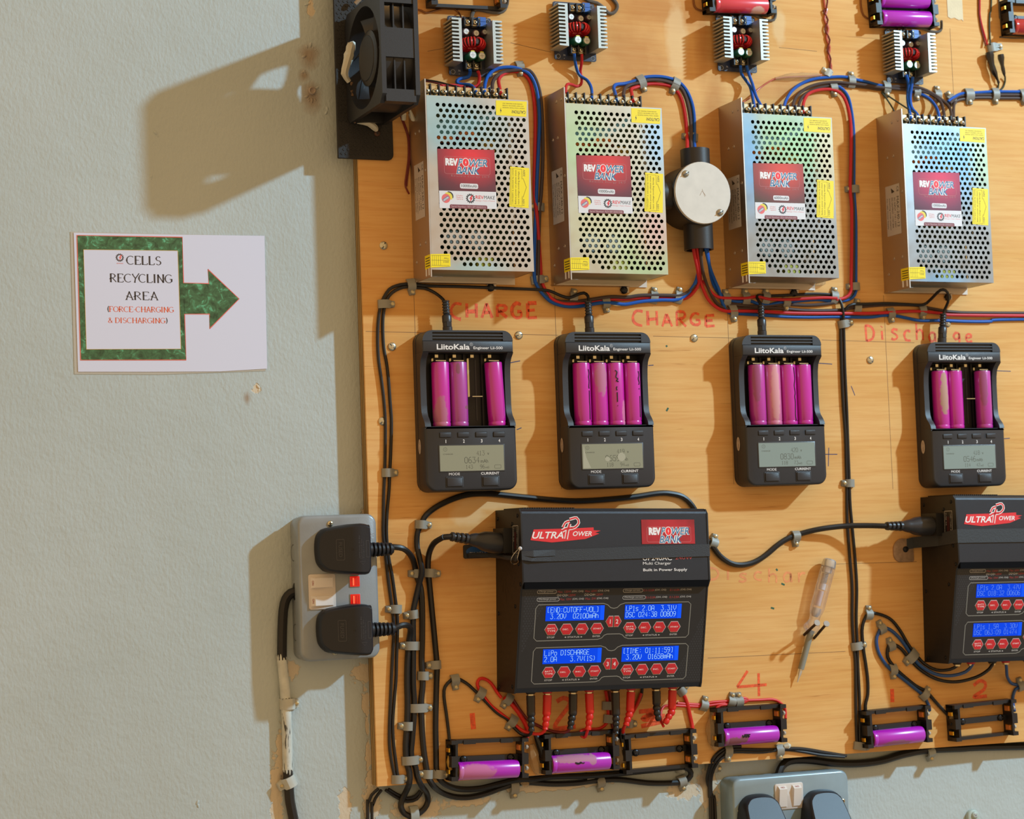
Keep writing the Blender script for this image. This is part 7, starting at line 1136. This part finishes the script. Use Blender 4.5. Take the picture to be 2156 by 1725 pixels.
cable('red_lead', 'lower red lead from the looped plug to paired clips above holder number 4', [(1397, 1530, 20), (1392, 1518, 12), (1391, 1502, 6), (1396, 1490), (1408, 1486), (1440, 1487), (1473, 1488), (1500, 1485), (1525, 1482), (1548, 1484), (1570, 1478), (1574, 1473), (1560, 1470), (1535, 1476)], 1.5, M_CR2)
cable('red_lead', 'upper red lead through the paired clips to the far end of holder number 4', [(1426, 1481), (1475, 1484), (1500, 1479), (1527, 1477), (1550, 1475), (1573, 1475), (1602, 1474), (1626, 1473), (1640, 1478), (1650, 1488), (1654, 1498), (1654, 1514, 8)], 1.5, M_CR2)
cable('red_lead', 'short red lead from the paired clips into the near end of holder number 4', [(1530, 1484, 4), (1516, 1486, 4), (1507, 1494, 4), (1503, 1506, 6), (1502, 1514, 8)], 1.5, M_CR2)
cable('red_lead', 'red lead dropping to the far end of the empty holder', [(1434, 1456), (1442, 1468), (1448, 1486), (1453, 1508), (1457, 1526), (1458, 1536, 6)], 2.0, M_CR2)
# thin wires at the top
cable('thin_lead', 'thin copper-brown lead from behind the fan to first converter', [(880, 20), (887, 22), (898, 27), (915, 23), (932, 19), (948, 18), (958, 20), (966, 27), (970, 34, 8), (972, 42, 12)], .9, M_CU)
cable('grey_lead', 'grey-brown lead looping from the cut-off holder to first converter', [(1068, -4, 6), (1067, 8), (1062, 20), (1052, 26), (1034, 25), (1016, 21), (1002, 20), (996, 26), (993, 34, 8), (992, 44, 12)], 2.2, M_CGR)
cable('grey_lead', 'grey-brown loop at the top edge above second converter', [(1228, -6), (1240, 2), (1256, 6), (1270, 16), (1280, 27), (1290, 28), (1298, 20), (1299, 10), (1292, 0), (1284, -8)], 2.0, M_CGR)
cable('copper_wire', 'bare copper wire from the pinkish-red cell holder to third converter', [(1460, -6), (1461, 8), (1466, 18), (1480, 23), (1499, 23), (1520, 22), (1532, 27), (1540, 34, 8)], 1.0, M_CU)
cable('grey_lead', 'grey lead hooked from pinkish-red cell holder to third converter', [(1632, 14, 8), (1633, 30), (1629, 42), (1614, 43), (1598, 36), (1584, 30), (1568, 28), (1559, 32, 6), (1556, 42, 12)], 1.6, M_CGR)
cable('copper_wire', 'bare copper wire from the two-cell holder to fourth converter', [(1812, -6), (1813, 14), (1818, 32), (1832, 41), (1850, 43), (1870, 43), (1882, 48), (1888, 58), (1890, 66, 8)], 1.0, M_CU)
cable('grey_lead', 'grey lead hooked from the two-cell holder to fourth converter', [(1982, 44, 8), (1982, 60), (1976, 67), (1960, 66), (1942, 60), (1922, 57), (1908, 58), (1902, 66, 6), (1902, 76, 12)], 1.6, M_CGR)
cable('thin_lead', 'thin red lead falling from the top edge to the taped wire ends', [(2062, -150), (2063, 4), (2063, 30), (2067, 52), (2073, 74), (2079, 94, 5)], 1.0, M_CR); cable('thin_lead', 'second thin red lead close behind the first above taped ends', [(2060, -150), (2061, 10), (2062, 34), (2066, 60), (2071, 80), (2075, 96, 4)], .9, M_CDR)
cable('thin_lead', 'thin dark green lead falling from the top edge to the taped wire ends', [(2088, -150), (2087, 6), (2084, 28), (2083, 54), (2084, 78), (2085, 94, 5)], 1.0, M_CG)
cable('thin_lead', 'thin green lead from the larger taped end into the grey clip', [(2103, 172, 4), (2102, 180), (2100, 194)], 1.0, M_CG); cable('thin_lead', 'thin green lead from the slimmer taped end curving into the grey clip', [(2116, 160, 4), (2116, 172), (2112, 184), (2104, 192)], 1.0, M_CG)
cable('grey_lead', 'thin grey lead curving round from the corner holder to the frame edge', [(2099, -150), (2104, 20), (2107, 40), (2110, 60), (2117, 74), (2130, 80), (2420, 78)], .9, M_CGR)
cable('blue_lead', 'outer of two blue leads from fourth converter to fourth supply', [(1908, 158, 14), (1913, 178, 11), (1911, 204, 9), (1914, 230, 18), (1918, 252, T)], 1.9, M_CBL); cable('blue_lead', 'inner of two blue leads from fourth converter to fourth supply', [(1922, 162, 14), (1919, 182, 12), (1916, 204, 11), (1919, 226, 18), (1930, 240, 24), (1938, 256, T)], 1.9, M_CBL)
cable('thin_lead', 'long thin dark green lead from the clip across to fourth supply', [(1857, 192), (1876, 206, 6), (1908, 227, 18), (1928, 240, 26), (1935, 252, T)], .9, M_CG); cable('thin_lead', 'short thin dark green lead from the clip down behind fourth supply', [(1856, 194), (1868, 210, 4), (1880, 229, 6), (1886, 242, 6)], .9, M_CG)
cable('brown_cable', 'brown cable rising from fourth supply into the bundle towards frame edge', [(2008, 257, T), (2008, 226, 12), (2012, 214, 4), (2026, 209), (2056, 206), (2093, 206), (2125, 207), (2420, 207)], 1.8, M_CBR); cable('brown_cable', 'upper brown cable of the bundle running from fourth supply to frame edge', [(2000, 218, 10), (2010, 208, 5), (2022, 202), (2056, 200), (2093, 200), (2125, 200), (2420, 202)], 1.8, M_CBR)
cable('blue_cable', 'blue cable on top of the bundle running from fourth supply to frame edge', [(1996, 214, 8), (2010, 204, 5), (2026, 197), (2056, 195), (2092, 193), (2121, 193), (2420, 195)], 1.8, M_CBL)
for lab, pts in (('red-brown fan lead hanging outermost beside first supply', [(842, 240, 14), (846, 252, 8), (853, 270), (859, 292), (860, 330), (856, 365), (853, 388), (857, 400), (861, 408, 4)]), ('dark fan lead hanging beside the red-brown one', [(845, 240, 12), (850, 256, 6), (857, 276), (863, 300), (862, 340), (858, 372), (856, 392)])):
    cable('fan_lead', lab, pts, .9, M_CDR if 'red' in lab else M_CB)

# ------------------------------------------------------------------ banana plugs under the red-stickered charger
M_BANR = mat('red_plug_rubber', '#d8241c', .36); M_BANB = mat('black_plug_rubber', '#1c1c1d', .38)
lx = (26.1, 44.5, 72.9, 91, 120.5, 138.4, 167.5, 186.3); ends = [(1119, 1540), (1148, 1536), (1200, 1536), (1238, 1537), (1297, 1544), (1318, 1528), (1387, 1518), (1400, 1524)]
mids = [(1118, 1502), (1151, 1504), (1206, 1500), (1242, 1504), (1297, 1508), (1326, 1500), (1383, 1496), (1414, 1498)]
words_ = ('first', 'second', 'third', 'fourth')
for k in range(8):
    r1 = math.radians(-1.6); a = Vector((O1.x+lx[k]*mm*math.cos(r1), O1.y+lx[k]*mm*math.sin(r1)-4.6*mm, 22*mm)); m_ = P(*mids[k], 22*mm); e_ = P(*ends[k], 22*mm)
    lab = '%s %s banana plug from the cable side, under the red-stickered charger' % (words_[k//2], 'red' if k % 2 else 'black'); M_ = M_BANR if k % 2 else M_BANB
    t = thing('banana_plug', lab, 'plug', a.x, a.y, 0, 0, 'banana plugs'); o_ = Vector((a.x, a.y, 0)); p = spline([v-o_ for v in (a, a*.6+m_*.4, m_, (m_+e_)/2+Vector((0, 0, 0)), e_)], .0016); n = len(p); rs = []
    for i in range(n):
        u = i/(n-1); rs.append((4.6-.4*u if u < .5 else 4.5-1.3*(u-.5)/.5)*mm*(1-(.025 if i % 3 == 0 else 0) if u < .5 else (1 if i % 3 else .76)))
    q = MB(); q.tube(p, 1, M_, 12, rs); q.build('sleeve', t); q = MB(); q.axis(p[0]+Vector((0, 1.6*mm, 0)), p[0], [(3.4*mm, 0), (3.4*mm, 1.8*mm)], M_BRASS, 10); q.build('ferrule', t)

# ------------------------------------------------------------------ cable clips
M_CLIP = mat('clip_grey', '#8b897f', .5, bump=.08, bscale=900); M_CLIPG = mat('clip_cool_grey', '#9aa09c', .5); M_NAILH = mat('clip_nail', '#b9ab86', .35, .9); M_CLIPW = mat('clip_painted', '#b7b8ae', .55, var=.08, vscale=90)
def clip(label, sx, sy, nx, ny, wd=8.6, h=5.2, half=4.6, m=None, d0=0.0, group='grey cable clips on the board'):
    """plastic saddle over a cable at (sx, sy) with its masonry nail at (nx, ny)"""
    m = m or M_CLIP; a, b = P(sx, sy, d0), P(nx, ny, d0); v = b-a
    L_ = v.length; ang = math.atan2(v.y, v.x)-pi/2; L_ = max(L_, (half+2.6)*mm)
    t = thing('cable_clip', label, 'cable clip', a.x, a.y, d0, ang, group)
    hf, wh = half*mm, wd/2*mm; q = MB()
    prof = [(-hf-1.1*mm, .2*mm), (-hf-1.1*mm, h*.55*mm), (-hf*.75, h*.92*mm), (-hf*.2, (h+.9)*mm), (hf*.5, (h+.7)*mm), (hf+.4*mm, h*.78*mm), (L_-1.2*mm, h*.55*mm), (L_+2.6*mm, h*.5*mm), (L_+3.2*mm, .2*mm), (hf, .2*mm), (hf*.9, h*.5*mm), (hf*.4, h*.82*mm), (-hf*.3, h*.85*mm), (-hf*.9, h*.5*mm), (-hf, .2*mm)]
    n = len(prof); taper = lambda y: wh if y < hf+.5*mm else wh*.72
    vs = [(s_*taper(y), y, z) for s_ in (-1, 1) for y, z in prof]; fs = [(i, (i+1) % n, n+(i+1) % n, n+i) for i in range(n)]
    for base, flip in ((0, 0), (n, 1)):
        for k in range(7):
            f = (base+k, base+k+1, base+(n-2-k) % n, base+(n-1-k) % n); fs.append(f if flip else f[::-1])
    q.add(vs, fs, m); q.cyl(0, L_, .2*mm, (h*.5+1.3)*mm, 2.9*mm, m, 12, .4*mm); q.box(-.7*mm, hf*.2, h*.5*mm, .7*mm, L_-2*mm, (h*.72+.6)*mm, m); q.build('saddle', t)
    q = MB(); q.push(Matrix.Translation((0, L_, 0))); q.lathe([(1.2*mm, .0003), (1.2*mm, (h*.5+1)*mm), (2.0*mm, (h*.5+1.2)*mm), (1.9*mm, (h*.5+1.9)*mm), (1.2*mm, (h*.5+2.2)*mm)], M_NAILH, 12); q.pop(); q.build('nail', t)
    return t
C = clip
C('grey clip at the top of the arch of three cables beside first supply', 1092, 141, 1094, 154)
C('grey clip nearest second supply on the arch into the junction box', 1348, 173, 1353, 186, half=6); C('grey clip farther along the arch, above the junction box', 1420, 178, 1415, 191, half=6); C('grey clip directly above the junction box spout', 1455, 290, 1443, 288, half=6)
C('grey clip half way down the cables between first and second supply', 1133, 437, 1119, 436, half=5); C('grey clip where three cables leave the foot of first supply', 1130, 590, 1147, 588, half=6)
C('grey clip under the lower corner of first supply', 864, 600, 866, 614, half=5); C('grey clip where the thin cord pair turns down beside the board edge', 807, 641, 824, 641, half=5)
C('grey clip with yellow nail beside the barrel plug of second charger', 1204, 631, 1207, 616, half=6); C('grey clip just past the barrel plug of second charger, nail below', 1273, 637, 1275, 649, half=5.5); C('grey clip under the mounting screw of second supply, nail above', 1374, 627, 1376, 612, half=5.5); C('grey clip just before the junction box wires, nail above', 1426, 627, 1429, 611, half=5.5)
C('grey clip just past the junction box wires, upper bundle', 1527, 631, 1526, 617, half=5.5); C('grey clip on the lower bundle just past the junction box wires, nail below', 1541, 656, 1543, 668, half=6); C('grey clip on upper bundle before the third barrel plug', 1568, 629, 1567, 614, half=5.5); C('grey clip on upper bundle just behind the third barrel plug', 1610, 628, 1611, 615, half=5.5); C('small grey clip with nail below on the upper bundle under third supply', 1653, 637, 1653, 646, half=4); C('grey clip under the mounting screw of third supply', 1754, 627, 1755, 613, half=6)
C('grey clip where the cord leaves the lower bundle for the Discharge charger', 1802, 650, 1803, 636, half=5.5); C('grey clip with yellow nail on lower bundle above the letter i of Discharge', 1873, 660, 1875, 671, half=5); C('grey clip on lower bundle just before the loop of the last charger cord', 1939, 653, 1941, 667, half=6)
C('grey clip holding the vertical cable pair just below the lower bundle', 1773, 683, 1789, 680, half=4.5); C('grey clip half way down the red and blue cables beside third supply', 1797, 399, 1783, 399, half=5); C('grey clip at the foot of the red and blue cables beside third supply', 1798, 604, 1788, 604, half=5)
C('grey clip on the arch of cables over third supply, nail above', 1790, 173, 1790, 158, half=6); C('grey clip where the red cable leaves the arch over third supply, nail below', 1752, 185, 1754, 196, half=5); C('glazed grey clip at the foot of the twisted lead', 1743, 155, 1740, 153, half=3.4, h=3.6, m=M_CLIPW)
C('grey clip where thin green leads leave the bundle between third and fourth supply', 1864, 184, 1865, 196, half=6); C('grey clip hidden behind the blue leads of fourth converter', 1927, 194, 1928, 204, half=4.5); C('grey clip on bundle just past the blue leads, above fourth supply', 1971, 202, 1971, 188, half=5.5); C('slanting grey clip above the terminals of fourth supply', 2001, 212, 1995, 200, half=5.5)
C('grey doubled clip on the bundle under the masking tape', 2038, 200, 2039, 213, half=6, wd=11); C('grey clip where the taped wires join the bundle', 2093, 199, 2094, 212, half=6); C('pale grey clip holding the thin red and green leads above taped ends', 2086, 101, 2103, 99, half=4, wd=10, m=M_CLIPG); C('grey clip on the bundle cut by the frame edge', 2152, 201, 2154, 213, half=6)
C('grey clip on the thin cord pair beside the first charger display', 815, 996, 831, 996, half=5)
C('grey clip with brass nail on the thick cable beside the charger plug cord', 884, 1105, 901, 1106, half=4.6, h=7); C('small grey clip on the upper plug cable', 878, 1208, 869, 1208, half=4.2, h=6.6); C('grey clip on the charger plug cord beside the upper-plug clip', 903, 1207, 920, 1208, half=4.6, h=7)
C('grey clip with yellow nail on the thin cord pair beside the grey socket', 832, 1283, 818, 1283, half=5); C('grey clip on thick cable just above the lower plug cord', 868, 1294, 856, 1296, half=4.4, h=7); C('wide grey clip over two thick cables below the lower plug cord', 865, 1360, 850, 1360, half=7, h=7); C('dark grey clip on the thick cable nearest the red-stickered charger foot', 915, 1400, 902, 1401, half=4.6, h=7); C('grey clip on the middle thick cable level with the socket foot', 889, 1423, 903, 1423, half=4.6, h=7)
C('grey clip over two thick cables beside the first slanting lead', 878, 1491, 902, 1490, half=8, h=7); C('grey clip with nail towards the thin cords, level with number 1', 857, 1529, 843, 1529, half=4.6, h=7); C('grey clip over two thick cables above their wall loop', 862, 1601, 882, 1599, half=7.6, h=7); C('grey clip at the foot of the thin cord pair at the board corner', 836, 1641, 854, 1640, half=5); C('grey clip on thick cable at the board bottom, nail away from the holder', 899, 1630, 886, 1630, half=4.6, h=7); C('grey clip on thick cable at the board bottom, beside the corner holder', 921, 1630, 938, 1631, half=4.6, h=7)
C('upright grey clip where the thin black lead hoops over, beside number 1', 956, 1431, 958, 1447, half=4); C('slanting grey clip, uppermost of three under the red-stickered charger corner', 1011, 1459, 1005, 1471, half=4.5); C('slanting grey clip touching the foot of the red-stickered charger', 1068, 1472, 1061, 1483, half=5); C('slanting grey clip, lowest of three beside the number 1', 1077, 1518, 1070, 1530, half=5)
C('grey clip on the wall under the thick loop, cut by the frame bottom', 869, 1716, 870, 1732, half=8, h=7.5, d0=-.0178, m=M_CLIPG)
C('painted clip on the wall holding the white-brushed cable', 603, 1482, 619, 1481, half=6, h=10.6, wd=10.5, d0=-.0178, m=M_CLIPW); C('tilted painted clip on the wall cable, lower one', 606, 1646, 593, 1653, half=6, h=10.6, wd=10.5, d0=-.0178, m=M_CLIPW)
C('grey clip below the first holder on wall cables', 1079, 1655, 1080, 1673, half=7, h=8, d0=-.0178); C('grey clip with copper nail on wall cables below second holder', 1260, 1646, 1262, 1657, half=5, h=8, d0=-.0178); C('grey clip hanging under the second holder', 1238, 1630, 1239, 1640, half=5, h=8, d0=-.0178); C('grey clip at the end of wall cables below the empty holder', 1432, 1645, 1435, 1658, half=5, h=8, d0=-.0178); C('pale grey clip at the cable end just under the empty holder', 1430, 1618, 1440, 1616, half=4, h=8, d0=-.0178, m=M_CLIPG)
C('flat grey saddle beside third black plug, upper of two', 1277, 1486, 1291, 1486, half=4.6); C('flat grey saddle beside third black plug, lower of two', 1280, 1514, 1292, 1515, half=4.6); C('small grey clip behind the third red plug', 1323, 1524, 1334, 1524, half=3.4); C('grey clip at the corner of the red-stickered charger above the looped red plug', 1433, 1455, 1438, 1450, half=4); C('grey clip half way along the red leads above the boards lower edge', 1480, 1486, 1483, 1472, half=4.4)
C('grey clip, nearer of the pair over red leads above holder number 4', 1538, 1478, 1540, 1465, half=4.4); C('grey clip, farther of the pair over red leads above holder number 4', 1554, 1478, 1553, 1466, half=4.4); C('grey clip below the near end of holder number 4', 1531, 1581, 1531, 1598, half=5); C('grey clip below the far end of holder number 4', 1639, 1580, 1640, 1594, half=5); C('grey clip at the foot of the vertical cables at board bottom', 1808, 1571, 1824, 1573, half=6); C('pale clip holding the heavy cable under holder number 1', 1953, 1583, 1955, 1594, half=5, h=9.4, d0=-.0178, m=M_CLIPG)
C('grey clip half way along the cord between the two balance charger plugs', 1672, 1129, 1673, 1146, half=4.6, h=7); C('grey clip where black cable hoops beside the frame-edge charger, highest', 1827, 1295, 1827, 1281, half=4.2); C('grey clip on the dark blue loop, second from the vertical cables', 1855, 1325, 1850, 1312, half=4.2); C('grey clip at the top of inner black loop beside the frame-edge charger', 1874, 1361, 1871, 1349, half=4.2); C('slanting grey clip on three cables below the frame-edge charger corner', 1918, 1381, 1912, 1388, half=7, wd=11)
C('slanting grey clip on the descending blue and black cables', 1878, 1410, 1879, 1421, half=5); C('grey clip lowest on the descending blue and black cables above holder number 1', 1944, 1463, 1951, 1453, half=5); C('grey clip on the vertical cables level with the screwdriver tip', 1801, 1361, 1817, 1358, half=5); C('grey clip with yellow nail on vertical cable pair between chargers', 1787, 1018, 1778, 1018, half=4.6); C('dark grey clip on blue cable cut by the frame edge', 2147, 1445, 2144, 1432, half=4.4); C('clear grey clip at the side of the red-stickered charger by the strap end', 1499, 1144, 1502, 1133, half=4.6, h=7, m=M_CLIPG); C('dark clip on thin cables under the board beside the blue-grey socket', 1496, 1616, 1508, 1618, half=6, h=7, d0=-.0178)

# ------------------------------------------------------------------ dabs of hot glue
def glue(label, pts, r, d=3, m_=None):
    p = [P(a, b, d*mm) for a, b in pts]; o_ = Vector((p[0].x, p[0].y, 0)); t = thing('hot_glue', label, 'glue', o_.x, o_.y, 0)
    smear('blob', t, [v for v in p], r*mm, m_ or M_GLUE, o_); return t
glue('brownish hot glue on the board between first and second holder', [(1118, 1568), (1122, 1590), (1128, 1612), (1136, 1630)], 6); glue('grey hot glue lump between second and third holder', [(1298, 1555), (1303, 1580), (1309, 1604), (1316, 1618)], 7, 4); glue('smoky hot glue at the near end of holder number 4', [(1501, 1500), (1498, 1530), (1500, 1560), (1508, 1580)], 6, 4)
glue('dark melted blob at the near end of second holder', [(1128, 1548), (1136, 1566), (1144, 1586), (1146, 1602)], 5, 6, M_HOLD); glue('dark melted blob at the near end of the empty third holder', [(1308, 1534), (1310, 1552), (1314, 1576), (1320, 1588)], 4.6, 6, M_HOLD); glue('pinkish glossy glue along thin lead above third supply', [(1632, 166), (1660, 162), (1690, 160), (1726, 158)], 4.2, 2); glue('clear glue at the bottom of third supply', [(1706, 594), (1722, 596), (1736, 594)], 4, 3); glue('white glue drop under the board beside holder number 4', [(1650, 1573), (1658, 1571), (1664, 1570)], 3.4, 4, M_SIL); glue('pale glue drop under the first holder', [(1098, 1645), (1106, 1650), (1112, 1652)], 4, -8)
glue('dirty glue lump at the near contact of holder number 2', [(2002, 1500), (2004, 1515), (2006, 1532)], 3.4, 6); glue('gold-brown glue on the corner holder contact', [(947, 1592), (946, 1604), (949, 1622)], 3.0, 8, mat('amber_glue', '#b08a3c', .3))
